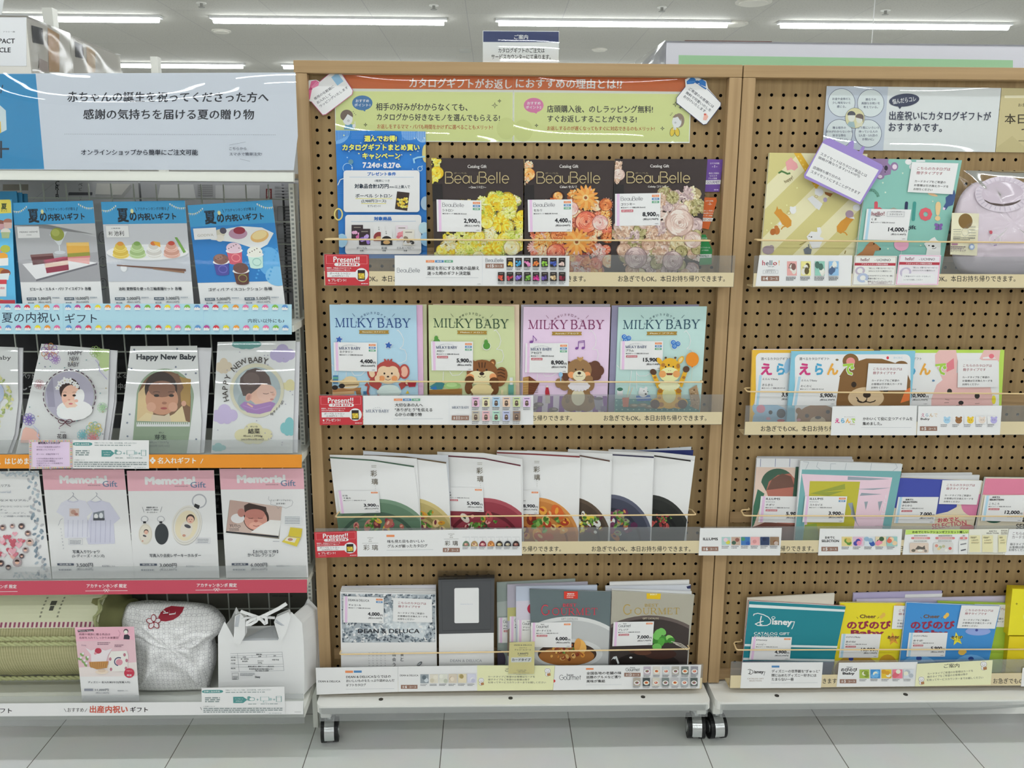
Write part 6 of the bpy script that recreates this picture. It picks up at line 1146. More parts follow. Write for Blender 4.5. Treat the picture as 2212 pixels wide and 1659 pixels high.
def art_b(sh, s):
    if s == 0: sh.rr(452, 126, 1340, 690, 40, '#e3e6ec'); sh.e(1165, 153, 10, 12, '#c9404c'); sh.t('わくわく', 1210, 152, 16, '#8ab4c8', x1=1278); sh.e(776, 168, 12, 8, '#7a6a4c')
    else:
        B = '#7c5a34'; sh.pg([(765, 693), (772, 420), (785, 310), (830, 240), (900, 190), (1000, 158), (1120, 160), (1230, 195), (1310, 260), (1340, 330), (1330, 693)], B); sh.e(880, 178, 62, 58, B); sh.e(880, 182, 34, 32, '#d98a86'); sh.e(1270, 210, 52, 34, B); sh.e(905, 358, 20, 22, '#33261c'); sh.e(1150, 400, 20, 22, '#33261c')
        sh.e(998, 460, 138, 82, '#cdb490', n=32); sh.e(1005, 438, 30, 22, '#33261c'); sh.l([(1005, 460), (1000, 492)], 7, '#33261c'); sh.l(A_(965, 468, 36, 28, 160, 20, 8)[::-1], 8, '#33261c'); sh.l([(925, 455), (945, 485), (975, 496), (1000, 490), (1030, 496), (1060, 488), (1072, 478)], 8, '#33261c')
        sh.pg([(1340, 380), (1300, 400), (1262, 500), (1330, 480)], '#d9743c'); sh.pg(sh.ell(630, 620, 165, 110), '#94683c'); sh.e(480, 560, 22, 24, '#94683c'); sh.pg([(440, 525), (780, 525), (780, 560), (470, 570)], '#5f4020') if False else None; sh.e(545, 598, 16, 15, '#33261c'); sh.e(705, 568, 16, 15, '#33261c'); sh.e(628, 638, 60, 36, '#cdb490'); sh.e(630, 612, 24, 12, '#33261c'); sh.e(482, 630, 16, 12, '#d9989c')
def art_g(sh, s):
    if s == 0: sh.rr(1140, 115, 2020, 690, 40, '#e3e6ec'); sh.e(1980, 150, 26, 26, '#e6c2c4')
    else:
        PK_ = '#dcb2ae'; sh.pg([(1528, 130), (1560, 92), (1690, 92), (1702, 180), (1690, 290), (1590, 330), (1560, 260), (1530, 200)], PK_); sh.pg([(1612, 200), (1672, 155), (1676, 235), (1618, 262)], '#d47a84'); sh.pg([(1905, 92), (2030, 92), (2020, 180), (1950, 200), (1870, 160)], PK_); sh.pg([(1896, 150), (1965, 140), (2000, 158), (1895, 160)], '#ece2e0'); sh.e(1962, 140, 20, 18, '#d9707c')
        sh.pg([(1500, 693), (1500, 470), (1540, 360), (1640, 280), (1760, 255), (1880, 290), (1950, 360), (1975, 470), (1970, 693)], PK_); sh.e(1640, 410, 19, 20, '#33302e'); sh.e(1852, 446, 20, 21, '#33302e'); sh.e(1728, 498, 20, 16, '#33302e'); sh.l([(1605, 470), (1638, 478)], 5, '#a5847e'); sh.l([(1600, 498), (1635, 496)], 5, '#a5847e'); sh.l([(1835, 505), (1870, 502)], 5, '#a5847e'); sh.l([(1690, 520), (1728, 512), (1760, 540)], 5, '#8a5a58'); sh.e(1980, 475, 16, 34, '#e3cc3c'); sh.e(1515, 328, 12, 8, '#5a7a9c')
erande('yellow bordered catalogue with a blue koala, half behind the bear catalogue', [(125, 94), (1060, 90), (1010, 693), (105, 693)], -.0105, '#dfae3a', 185, ([(165, 285), (500, 287), (470, 515), (140, 515)], 'きらきら', ('114', '75'), '3,900', '4,290', ), None, art_y)
erande('light blue bordered catalogue with a brown bear face', [(428, 102), (1378, 100), (1325, 693), (385, 693)], 0, '#7fb9ce', 480, ([(465, 297), (798, 299), (766, 518), (430, 518)], 'わくわく', ('114', '75'), '5,900', '6,490'), [(1018, 195), (1326, 200), (1310, 402), (998, 405)], art_b)
erande('green bordered catalogue with a pink rabbit face', [(1115, 92), (2062, 93), (2028, 693), (1072, 693)], -.0105, '#aecb58', 1190, ([(1165, 300), (1510, 300), (1480, 518), (1140, 518)], 'にこにこ', ('214', '75'), '20,900', '22,990'), [(1705, 170), (2012, 172), (2005, 378), (1702, 380)], art_g)
V('L')
for lab, q, o in (('pale catalogue behind the yellow and light blue bordered ones', [(132, 86), (1052, 86), (1002, 693), (112, 693)], -.0175),):
    t2, s2 = book(lab, q, P6, .003, '#d6cfd6', off=o); s2.build('front_cover', t2)
V('L')
sh = loose('header_card', 'white card with rainbow lettering in the bear catalogue tray', 'header card', HP, [(740, 526), (1390, 520), (1384, 748), (727, 748)]); T = sh.t
for ch, x0, x1, c in (('え', 760, 797, '#c03c78'), ('ら', 806, 834, '#4a9cc2'), ('ん', 842, 879, '#dba044'), ('で', 884, 916, '#9cc048')): T(ch, x0, 636, 36, c, x1=x1, b=.02)
T('選べるカタログギフト', 832, 606, 6, '#8a8a90', x1=916); T('Baby', 874, 664, 14, '#b09a8c', x1=914); T('かわいくて役に立つアイテムを', 974, 621, 26, INK, x1=1356, b=.008); T('集めました。', 972, 658, 26, INK, x1=1120, b=.008); sh.l([(962, 688), (1348, 688)], 1.5, '#a4a9ae'); sh.done()
sh = loose('header_card', 'white course card with five tiny animal faces in the rabbit catalogue tray', 'header card', HP, [(1401, 524), (2042, 520), (2027, 745), (1389, 748)]); T = sh.t
for ch, x0, x1, c in (('え', 1422, 1450, '#b04a74'), ('ら', 1456, 1478, '#5a8ca8'), ('ん', 1485, 1514, '#b8924c'), ('で', 1520, 1548, '#d9c2a4')): T(ch, x0, 593, 28, c, x1=x1)
T('Baby', 1418, 625, 22, INK, x1=1488, b=.006); brown(sh, 1412, 679, 1545, 714, '5')
for i, c in enumerate(('#9cc0d6', '#8f6540', '#d9b83c', '#d6c8bc', '#a9a2d0')): x = 1572+90*i; sh.r(x, 602, x+80, 660, '#dfe2e6'); sh.e(x+48, 634, 26, 24, c); sh.e(x+32, 612, 9, 9, c); sh.e(x+66, 612, 9, 9, c); sh.e(x+40, 630, 3, 3, '#333', n=6); sh.e(x+56, 630, 3, 3, '#333', n=6); sh.tiny(x, 668, x+50, 680, 2, 5, '#77777c', i)
sh.done()
# row 3
P7 = Plane(1.7985, .474, 3)
V('X')
th, sh = book('catalogue with a dark green and rust picture, left end of the art catalogues', [(420, 92), (1068, 102), (1030, 705), (375, 705)], P7, .006, '#d6d6d8', off=-.0115)
sh.pg([(415, 152), (1066, 160), (1030, 705), (375, 705)], '#d3bcae'); 
for x in (445, 545, 642): sh.l([(x, 96), (x-3, 150)], 3, '#4a5a8c')
sh.pg(A_(560, 262, 112, 100, -175, 10, 16)+[(670, 285), (480, 312)], '#3f5c4c'); sh.pg([(482, 310), (500, 250), (560, 205), (640, 195), (680, 235), (690, 560), (670, 705), (600, 705)], '#a8685a'); sh.pg([(486, 306), (520, 235), (590, 195), (650, 215), (672, 285)], '#6a4c42'); sh.pg([(425, 300), (470, 330), (440, 420), (400, 540), (384, 560), (395, 420)], '#3f6a54'); sh.pg([(380, 560), (480, 520), (680, 540), (680, 705), (375, 705)], '#6f463c'); sh.pg([(680, 150), (712, 150), (690, 400), (660, 350)], '#3a5a4a')
sh.build('front_cover', th); V('X'); pcard(th, P7, [(447, 347), (745, 350), (725, 528), (428, 522)], 'illums', 'チボリ', ('120', '275'), '5,900', '6,490', 2, True, off=-.0105)
V('X')
th, sh = book('catalogue with an olive square painted on pink and teal', [(712, 108), (1398, 132), (1293, 705), (670, 705)], P7, .007, '#d3d6d8')
sh.pg([(722, 168), (1390, 180), (1293, 705), (670, 705), (680, 560)], '#6fa2a4'); sh.pg([(720, 198), (1328, 222), (1262, 555), (1255, 640), (735, 640), (742, 330)], '#dcc0cc'); sh.pg([(775, 246), (1112, 250), (1070, 560), (1040, 705), (745, 705)], '#b3ac3a'); sh.pg([(775, 330), (1010, 265), (1012, 300), (860, 320), (1005, 312), (900, 345)], '#8c9440'); sh.pg([(740, 540), (820, 530), (840, 640), (720, 705)], '#8aa044')
for a in ([(1030, 215), (1312, 232), (1180, 240), (1028, 238)], [(1080, 300), (1320, 290), (1200, 305)], [(1120, 325), (1260, 335), (1110, 345)], [(1140, 385), (1165, 383), (1150, 440)], [(1232, 385), (1262, 380), (1240, 450)], [(1030, 395), (1062, 390), (1050, 470), (1110, 560), (1088, 520)]): sh.pg(a, '#8d96a0')
for p in ([(730, 115), (768, 120), (745, 170)], [(830, 118), (820, 150), (850, 172)], [(1020, 125), (1010, 175)], [(1190, 125), (1180, 178)], [(950, 130), (915, 130), (912, 172)], [(1350, 128), (1362, 155), (1330, 180)]): sh.l(p, 3, '#a9b0b6')
sh.tv('ILLUMS', 1285, 350, 500, 24, '#d9d6de', x1=1262); sh.t('EPISODE', 1215, 548, 9, '#b89aa4', x1=1275)
sh.build('front_cover', th); V('X'); pcard(th, P7, [(743, 347), (1026, 349), (1002, 524), (724, 522)], 'illums', 'ストロイエ', ('130', '200'), '3,900', '4,290', 2)
V('X')
for q, lab in (([(424, 82), (1060, 84), (1025, 705), (378, 705)], 'pale catalogue behind the dark green and rust picture catalogue'), ):
    t2, s2 = book(lab, q, P7, .004, '#c3c6cc', off=-.0195); s2.build('front_cover', t2)
V('X')
th, sh = book('catalogue with a violet blue block, right of the olive square one', [(1328, 222), (1938, 246), (1845, 705), (1272, 705)], P7, .006, '#d6ccb4', off=-.009)
sh.pg([(1328, 224), (1790, 232), (1785, 236), (1760, 420), (1700, 452), (1620, 470), (1310, 420)], '#3f4a9c'); sh.e(1880, 405, 90, 78, '#cc7a9c'); sh.pg([(1600, 560), (1680, 500), (1740, 455), (1790, 470), (1870, 560), (1850, 705), (1560, 705)], '#d9cdb0'); sh.t('おめでと', 1632, 510, 30, '#c0505c', x1=1775, y1=500, b=.02); sh.t('SELECTION', 1592, 553, 34, '#c0606a', x1=1826, y1=525, b=.01); sh.pg([(1270, 520), (1600, 520), (1560, 705), (1272, 705)], '#cfc4a8'); sh.e(1830, 560, 50, 22, '#c96a6c')
sh.build('front_cover', th); V('X'); pcard(th, P7, [(1368, 353), (1640, 353), (1610, 530), (1338, 528)], None, 'ゆらゆら', ('114', '220'), '7,000', '7,700', 0, True, stripe='#a9c9e2', off=-.0078)
def omedeto(th, pl, x, y, k, off):
    V('X'); s3 = Sheet(pl, off); s3.t('おめでと', x+k*18, y, k*11, INK, x1=x+k*70, b=.025); s3.t('SELECTION', x, y+k*17, k*11, INK, x1=x+k*95, b=.02); s3.build('price_card', th)
omedeto(th, P7, 1400, 370, 1, -.0068); V('X'); notice(th, P7, [(1665, 240), (1930, 242), (1895, 405), (1640, 400)], off=-.0072)
V('X')
th, sh = book('catalogue with a rose pink block, at the right picture edge in the art catalogue row', [(1955, 222), (2560, 228), (2460, 705), (1868, 705)], P7, .008, '#d3cbb6', off=-.002, back='#24443c')
sh.pg([(1955, 228), (2558, 234), (2540, 340), (1930, 338)], '#d07a94'); sh.e(2010, 500, 60, 28, '#2f5a48'); sh.t('おめでと', 2200, 505, 34, '#33302e', x1=2360, b=.02); sh.t('SELECTION', 2158, 550, 34, '#33302e', x1=2400, b=.015); sh.e(2260, 420, 90, 60, '#d9a09c')
sh.build('front_cover', th); V('X'); pcard(th, P7, [(1950, 343), (2230, 340), (2200, 520), (1922, 512)], None, 'ころころ', ('112', '225'), '12,000', '13,200', 0, True, stripe='#a9c9e2', off=.0006); omedeto(th, P7, 1982, 354, 1, .0016)
V('X')
for i, (q, lab) in enumerate((([(1388, 208), (1915, 206), (1850, 705), (1300, 705)], 'white catalogue behind the violet blue block catalogue'), ([(1392, 194), (1865, 190), (1800, 705), (1310, 705)], 'rearmost white catalogue behind the violet blue block catalogue'))):
    t2, s2 = book(lab, q, P7, .004, '#d6d8da', off=-.0155-.0045*i); s2.build('front_cover', t2)
V('X')
sh = loose('header_card', 'white course card with six tiny abstract covers, over the gap between the wooden racks', 'header card', HP, [(38, 562), (587, 560), (575, 745), (28, 745)]); T = sh.t
T('ILLUMS', 58, 635, 18, INK, x1=158, b=.02); brown(sh, 49, 686, 161, 716, '6')
for i, (b, f) in enumerate((('#a9c4c0', ('#c9c44c', '#dcc0cc')), ('#b8a090', ('#3f5a4c', '#8a5a50')), ('#3f6fa8', ('#2f58a0', '#4a8a6a')), ('#dba4a4', ('#e0b4b4', '#c98c8c')), ('#2f3d5c', ('#3a4a70', '#26304c')), ('#8a7058', ('#7a4f34', '#b8a8a0')))): x = 183+65*i; thumb(sh, x, 621, x+60, 676, b, f, i, 'x'); sh.tiny(x, 684, x+48, 695, 2, 5, '#77777c', i)
sh.done()
sh = loose('header_card', 'white course card with five tiny round shape covers in the art catalogue tray', 'header card', HP, [(842, 565), (1395, 568), (1382, 742), (830, 745)]); T = sh.t
T('おめでと', 876, 625, 17, INK, x1=942, b=.03); T('SELECTION', 854, 648, 17, INK, x1=970, b=.02); brown(sh, 852, 687, 964, 717, '5')
for i, (b, f) in enumerate((('#d3c48c', ('#5c8a3c', '#c9b060')), ('#cfb4c4', ('#4a4a9c', '#d98aa8')), ('#c9d0d6', ('#34549c', '#8aa8c0')), ('#d6c8a8', ('#3c5a3c', '#d9889c')), ('#8fbab4', ('#cc6a54', '#dcc09c')))): x = 988+76*i; thumb(sh, x, 619, x+70, 683, b, f+f, i, 'x'); sh.tiny(x, 690, x+50, 700, 2, 5, '#77777c', i)
sh.done()
sh = loose('set_card', 'white gift set card with a bright green heading in the art catalogue tray', 'set card', HP, [(1418, 572), (1842, 570), (1832, 738), (1396, 740)], '#e0e2dc'); T = sh.t
sh.pg([(1418, 573), (1842, 571), (1840, 598), (1700, 604), (1560, 598), (1416, 606)], '#b5cf6a'); T('おめでとセレクションギフトセット嬉しい', 1462, 588, 17, '#3d4a24', x1=1838, b=.03)
for x0, x1 in ((1455, 1582), (1618, 1748), (1782, 1832)): sh.rr(x0, 622, x1, 636, 6, '#cc7a7c'); sh.tiny(x0+20, 613, x1-15, 613, 1, 6, '#7a7a70'); sh.tiny(x0+20, 629, x1-15, 629, 1, 6, '#ecd8d4'); sh.tiny(x0+18, 648, x1-18, 648, 1, 5, '#8a8a80')
sh.rr(1445, 660, 1572, 728, 10, '#cdbcae'); sh.pg([(1480, 705), (1500, 680), (1530, 690), (1545, 678), (1550, 705)], '#5a5450'); sh.e(1470, 712, 14, 10, '#6a6258'); sh.e(1552, 715, 10, 9, '#8a8078'); sh.e(1515, 712, 18, 8, '#dcd6cc'); sh.rr(1604, 660, 1738, 728, 10, '#cbcac6')
for x, y, c in ((1625, 680, '#c98a7c'), (1650, 690, '#9cae8c'), (1672, 684, '#b8b490'), (1716, 698, '#c2605c'), (1640, 700, '#d6c090'), (1690, 710, '#dcd8d0')): sh.e(x, y, 11, 10, c)
sh.rr(1775, 645, 1830, 732, 8, '#d9d9d6'); sh.l([(1785, 672), (1825, 665)], 8, '#77787c'); sh.l([(1788, 712), (1822, 705)], 8, '#4a4a50'); sh.done()
sh = loose('set_card', 'cream voucher card with brown headings beside the green headed card', 'set card', HP, [(1844, 570), (2108, 566), (2088, 740), (1834, 738)], '#dcd9cc'); T = sh.t
T('おめでと', 1978, 582, 9, INK, x1=2030, b=.02); T('SELECTION', 1960, 596, 9, INK, x1=2042, b=.015); sh.tiny(2058, 578, 2100, 600, 3, 5, '#7a7468')
for i, x in enumerate((1846, 1932, 2040)): w = 72 if i < 2 else 54; sh.r(x, 610, x+w, 722, '#d9d2a8'); T('6,800円', x+14, 643, 9, '#6a5f44', x1=x+w-14, b=.01); sh.tiny(x+8, 622, x+w-24, 628, 2, 4, '#6a5f44'); sh.r(x+12, 655, x+w-6, 658, '#a8946a'); sh.tiny(x+12, 664, x+w-10, 664, 1, 3, '#8a8068')
sh.tiny(1840, 730, 2080, 730, 1, 3, '#8a8680'); sh.done()
sh = loose('set_card', 'white notice card at the right picture edge in the art catalogue tray', 'notice card', Plane(YS-.0022, 0), [(2112, 568), (2400, 566), (2370, 742), (2084, 742)], '#dde2e6'); T = sh.t
for s, x, y, x1, h, c in (('こちらのカタログは', 2136, 598, 2335, 22, '#6a5a60'), ('カードタイプです', 2132, 622, 2310, 22, '#6a5a60'), ('冊子タイプをご希望の', 2118, 670, 2310, 17, INK), ('お客様は冊子を', 2114, 690, 2250, 17, INK), ('お持ちください', 2110, 708, 2240, 17, INK)): T(s, x, y, h, c, x1=x1)
sh.done()
# row 4
P8 = Plane(1.7985, y1_+.004, 3.5)
V('T')
th, sh = book('dark teal catalogue with white script lettering in the lowest row of the right rack', [(258, 226), (945, 264), (828, 823), (196, 823)], P8, .007, '#1f7a86', off=-.0, back='#8c3a44')
sh.pg([(258, 248), (944, 286), (941, 302), (256, 270)], '#d3dcde'); sh.pg([(222, 530), (890, 545), (884, 560), (220, 546)], '#d3dcde'); sh.pg([(210, 628), (868, 640), (864, 654), (208, 644)], '#d3dcde'); sh.pg([(206, 650), (868, 658), (828, 823), (196, 823)], '#2c3f68')
W_ = '#dfe6e8'
sh.l([(288, 330), (292, 318), (320, 312), (360, 322), (395, 340), (412, 362), (408, 385), (385, 398), (350, 400), (318, 398), (302, 388), (330, 375), (360, 368)], 6, W_); sh.l([(345, 330), (338, 360), (336, 398)], 8, W_); sh.l([(330, 400), (350, 390)], 6, W_)
sh.t('isney', 420, 378, 54, W_, x1=562, y1=384, b=.02); sh.l([(562, 372), (580, 372), (572, 400), (560, 424)], 5, W_); sh.ring(430, 344, 12, 8, 4, W_)
sh.t('CATALOG GIFT', 292, 455, 19, W_, x1=545, y1=458); sh.t('SELECTION', 292, 478, 17, W_, x1=470, y1=480)
sh.build('front_cover', th); V('T'); pcard(th, P8, [(278, 480), (562, 482), (546, 645), (258, 642)], 'Disney', 'ハッピー', ('120', '250'), '4,900', '5,390', 1)
V('T'); t2, s2 = book('cream catalogue standing behind the dark teal script lettered one', [(246, 203), (866, 170), (850, 400), (806, 823), (200, 823)], P8, .004, '#cfc8ba', off=-.0078); s2.build('front_cover', t2)
def nobi(label, q, bg, dx, nt, pc, off, ch, c2):
    V('T'); th, sh = book(label, q, P8, .006, bg, off=off); sh.t('Cheer', dx+92, 334, 26, '#6a4a2c', x1=dx+208, b=.02); sh.l([(dx+70, 338), (dx+80, 350)], 3, '#6a4a2c'); sh.l([(dx+228, 338), (dx+218, 350)], 3, '#6a4a2c')
    sh.t('のびのび', dx, 396, 62, '#8c2c44', x1=dx+315, b=.035); sh.t('Baby', dx+28, 456, 50, '#8c2c44', x1=dx+265, b=.035)
    sh.star(dx+330, 495, 50, '#e6cf3c' if c2 == 'b' else '#d99a3c', -8); sh.t(ch, dx+290, 482, 22, '#4a3a2c', x1=dx+370, b=.02); sh.t('コース', dx+302, 502, 16, '#4a3a2c', x1=dx+350, b=.01)
    G = '#d9b050'; sh.e(dx+255, 330, 22, 12, G, -30); sh.e(dx+262, 318, 12, 10, G); sh.e(dx+245, 340, 12, 10, G, 20)
    if c2 == 'b':
        BB = '#6aa4d6'; sh.e(dx+60, 740, 150, 130, BB); sh.e(dx+60, 632, 20, 18, '#2f4a90'); sh.e(dx+430, 720, 140, 115, BB); sh.e(dx+430, 636, 20, 16, '#2f4a90'); sh.e(dx+480, 440, 90, 30, '#8a9cd0'); sh.e(dx+470, 432, 10, 9, '#3f4a90'); sh.e(dx+365, 590, 26, 20, G); sh.e(dx+385, 585, 14, 12, G)
    else: sh.e(dx+70, 720, 160, 115, '#b08a34'); sh.e(dx+30, 636, 17, 16, '#34408c'); sh.e(dx+290, 690, 70, 85, '#c2962c'); sh.e(dx+370, 290, 40, 50, G)
    sh.build('front_cover', th); V('T'); pcard(th, P8, pc[0], 'のびのびBaby', *pc[1:], tags=0, free=True, stripe='#a9c9e2', off=off+.0010)
    if nt: V('T'); notice(th, P8, nt, off=off+.0020)
nobi('yellow catalogue between the dark teal and bright blue ones', [(905, 236), (1480, 242), (1420, 823), (850, 823)], '#dccb2c', 952, [(1288, 258), (1585, 263), (1560, 430), (1272, 422)], ([(915, 458), (1196, 460), (1174, 628), (895, 628)], 'あのね!', ('120', '750'), '10,900', '11,990'), -.0082, 'あのね!', 'y')
nobi('bright blue catalogue with a yellow star, lowest row of the right rack', [(1378, 236), (2046, 264), (1930, 823), (1312, 823)], '#3f86c4', 1405, [(1768, 256), (2043, 263), (2005, 422), (1735, 418)], ([(1396, 450), (1670, 450), (1650, 620), (1375, 620)], 'あそぼ!', ('120', '250'), '5,900', '6,490'), 0, 'あそぼ!', 'b')
V('T')
th, sh = book('green catalogue peeking out between the bright blue one and the yellow box', [(1600, 226), (2138, 240), (2060, 700), (2030, 823), (1540, 823)], P8, .004, '#9cb83c', off=-.0095); sh.build('front_cover', th); V('T'); notice(th, P8, [(1862, 246), (2128, 252), (2115, 412), (1840, 405)], off=-.0086)
for i, (q, lab, c) in enumerate((([(1000, 168), (1630, 152), (1600, 500), (1560, 823), (960, 823)], 'lilac catalogue rising highest behind the yellow and blue ones', '#aaa2c2'), ([(1022, 213), (1475, 204), (2090, 190), (1990, 823), (980, 823)], 'pale lilac catalogue spanning behind the bright blue one', '#bdb6cc'))):
    V('T'); t2, s2 = book(lab, q, P8, .004, c, off=-.0205 if i == 0 else -.0152)
    s2.build('front_cover', t2)
    if i == 0: V('T'); notice(t2, P8, [(1368, 178), (1632, 172), (1600, 340), (1345, 345)], off=-.0198)
V('T')
q = [(2130, 138), (2480, 150), (2420, 470), (2098, 468)]; YP = Plane(1.796, y1_+.004, 1.2); P = YP.hit(px([(2130, 138), (2480, 150), (2380, 823), (2068, 823)])); t = thing('gift_box', 'bright yellow box at the right picture edge in the lowest row', 'gift box', (P[2]+P[3])/2)
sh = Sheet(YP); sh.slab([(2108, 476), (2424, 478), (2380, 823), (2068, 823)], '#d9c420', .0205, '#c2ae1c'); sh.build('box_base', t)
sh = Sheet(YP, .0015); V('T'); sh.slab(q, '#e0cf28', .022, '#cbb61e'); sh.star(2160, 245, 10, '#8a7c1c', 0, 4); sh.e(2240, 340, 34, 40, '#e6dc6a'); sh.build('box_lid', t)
V('T')
sh = loose('header_card', 'white card with script lettering at the lower left of the right rack', 'header card', HP, [(208, 662), (783, 660), (768, 842), (195, 845)]); T = sh.t
sh.l([(248, 714), (262, 710), (282, 720), (286, 735), (270, 746), (252, 742), (268, 734)], 3.5, INK); sh.l([(264, 714), (262, 745)], 4, INK); T('isney', 292, 732, 27, INK, x1=360, b=.02); sh.l([(360, 728), (370, 728), (362, 755)], 3, INK)
T('CATALOG GIFT', 244, 777, 9, '#9a8a80', x1=362); T('SELECTION', 258, 792, 9, '#9a8a80', x1=346); sh.r(418, 684, 473, 698, '#4f7fae')
for s, y, x1 in (('ディズニーの世界観を"ぎゅっと"', 724, 760), ('閉じ込めたディズニー好きには', 753, 736), ('たまらない一冊', 782, 574)): T(s, 418, y, 22, INK, x1=x1, b=.008)
sh.l([(412, 808), (745, 805)], 1.5, '#a4a9ae'); sh.done()
sh = loose('header_card', 'white course card with five tiny colourful covers in the lowest tray of the right rack', 'header card', HP, [(896, 664), (1456, 658), (1440, 832), (879, 835)]); T = sh.t
T('Cheer!', 950, 695, 9, '#6a6a70', x1=992, b=.02); T('のびのび', 910, 714, 26, INK, x1=1026, b=.03); T('Baby', 922, 742, 22, INK, x1=1008, b=.03); brown(sh, 902, 781, 1020, 810, '5')
for i, (c, d) in enumerate((('#9cb04c', '#7a8c34'), ('#3f86c0', '#6aa8d6'), ('#d9b83c', '#c9942c'), ('#d9788c', '#c9606c'), ('#c9ced4', '#a9b0b8'))): x = 1042+78.5*i; thumb(sh, x, 712, x+70, 775, c, (d, d, '#e0dcc8', d), i, 'x'); sh.tiny(x, 783, x+50, 792, 2, 4, '#77777c', i)
sh.done()
sh = loose('guide_card', 'pale green guide card with cat doodles in the lowest tray of the right rack', 'guide card', Plane(YS-.0026, 0), [(1452, 672), (1990, 645), (1975, 820), (1438, 832)], '#dde0b4'); T = sh.t
T('ご案内', 1642, 687, 30, INK, x1=1752, y1=683)
for i, (s, x0, x1) in enumerate((('カードタイプご希望のお客様はカードを', 1526, 1850), ('冊子タイプをご希望のお客様は冊子', 1524, 1812), ('を持ってサービスカウンターまでお越しください', 1520, 1922))): T(s, x0, 743+22*i, 16, '#6a6a5c', x1=x1, y1=720+24*i)
cat_doodle(sh, 1925, 675, 22); cat_doodle(sh, 1482, 782, 20); sh.done()
sh = loose('header_card', 'sliver of a white card at the lower right corner of the picture', 'header card', HP, [(2203, 700), (2500, 700), (2490, 830), (2190, 832)]); sh.done()
# ---------------------------------------------------------------- on and behind the racks
V('B'); SPn = Plane(1.856, ZT, 0)
q = [(1350, 222), (1903, 226), (1900, 450), (1350, 448)]; P = SPn.hit(px([(1350, 222), (1903, 226)]))
sh = Sheet(SPn); V('P'); P2_ = at(1208, 140, 1.856); a, b = P[0], P[1]
m_q = [tuple(a), tuple(b), (b[0], 1.856, ZT+.0005), (a[0], 1.856, ZT+.0005)]
sh.prism(m_q, (0, .002, 0), sh.M('#d9dde3')); V('B'); T = sh.t
sh.pg([(1354, 226), (1900, 230), (1900, 306), (1354, 304)], '#2f3a64'); T('ご案内', 1577, 268, 34, '#dfe3ea', x1=1678, b=.01); T('カタログギフトのご注文は', 1462, 365, 36, INK, x1=1798, b=.01); T('サービスカウンターにて承ります。', 1412, 411, 38, INK, x1=1842, y1=413, b=.01)
o = sh.build('information_sign', label='small white information sign with a navy heading standing on top of the middle rack', cat='sign')
f = Sheet(SPn, .0012); P = f.pl.hit(px([(1345, 216), (1908, 221), (1905, 444), (1345, 442)]), f.off); f.add(P, [[0, 1, 2, 3]], FILM); f.build('film_cover', o)
bt = thing('product_box', 'large lilac and green box in clear wrap on top behind the right rack', 'product box', (.85, 2.1, 1.351)); zt = zp(1440, 92, 2.1); xl = xp(1440, 92, 2.1)
m = MB(); m.box(xl, 2.1, 1.351, 1.35, 2.6, zt, mat('#d3d3e0')); sh = Sheet(Plane(2.0995, 1.4)); V('P'); sh.pg([(1466, 119), (2188, 130), (2188, 175), (1466, 165)], '#9cc49a'); sh.pg([(2105, 141), (2128, 140), (2130, 150), (2100, 150)], '#5f7f5c'); m.v_n = len(m.v); m.add(sh.v, sh.f, sh.mats[0]); m.build('box_body', bt)
w = MB(); a = at(1393, 136, 2.45); w.add([(xl-.004, 2.095, 1.351), (xl-.004, 2.095, zt+.004), (xl-.03, 2.35, zt-.002), (xl-.05, 2.62, zt-.03), (xl-.05, 2.62, 1.351), (xl-.035, 2.22, zt-.05), (xl-.06, 2.4, zt-.08)], [[0, 1, 5], [1, 2, 5], [2, 6, 5], [2, 3, 6], [3, 4, 6], [4, 0, 6], [0, 5, 6]], WRAP); w.shell(xl-.003, 2.096, 1.351, 1.352, 2.61, zt+.003, WRAP); w.build('clear_wrap', bt)
st = MB(); st.box(-.36, 2.06, 0, 1.4, 2.62, 1.35, CR); st.build('stock_light_block', label='cream stock shelf behind the wooden racks holding the lilac box', cat='stock shelf')  # unseen body under the lilac box, extended to block light from behind the racks
a, b = at(1478, 88.5, 2.36), at(1665, 88.5, 2.36); MB().box(a[0], 2.35, zt+.0035, b[0], 2.55, a[2], mat('#6a4a44')).build('brown_tray', label='thin brown tray lying on top of the lilac box', cat='tray')
# ---------------------------------------------------------------- white shelf unit on the left
def atx(x, y, X):
    d = fw+rt*(x-1106)/FPX+up*(829.5-y)/FPX
    return np.array([0, 0, H])+d*(X/d[0])
GX0, GX1, GY, GB = -1.30, -.3925, 1.74, 2.0
IV = mat('#d9dcd3', .4, .35)
gt = thing('shelf_unit', 'white metal shelf unit at the left with a wire mesh back, beside the middle rack', 'shelf unit', (-.85, GB, 0))
m = MB()
m.box(-.4175, 1.85, 0, -.4065, 1.885, 1.262, IV)
m.build('upright_post', gt)
m = MB(); z = .16
while z < 1.25: m.box(-.4145, 1.8494, z, -.4095, 1.85, z+.0045, mat('#9a9e9a')); z += .009
m.build('post_slots', gt)
def deck(z, y0=GY, h=.014, x1=GX1): return MB().box(GX0, y0+.004, z, x1-.004, GB-.004, z+h, IV).build('shelf_deck', gt)
ZS = {1: (1.263, 1.281), 2: (.962, 1.023), 3: (.680, .708, .740), 4: (.398, .428, .460), 5: (.101, .139, .173)}
m = MB(); m.box(GX0, GY, 1.263, -.3825, GY+.012, 1.281, IV); m.box(GX0, GY+.012, 1.272, -.3975, GB-.004, 1.281, IV); m.build('shelf_deck', gt)
m = MB(); m.box(GX0, GY-.002, 1.2615, -.3825, GY, 1.2625, mat('#3a3d3a')); m.build('deck_edge', gt)
deck(.966); deck(.684); deck(.402); deck(.112, 1.715, .02, -.402)
w = MB(); wr = mat('#c9cdc6', .4, .4)
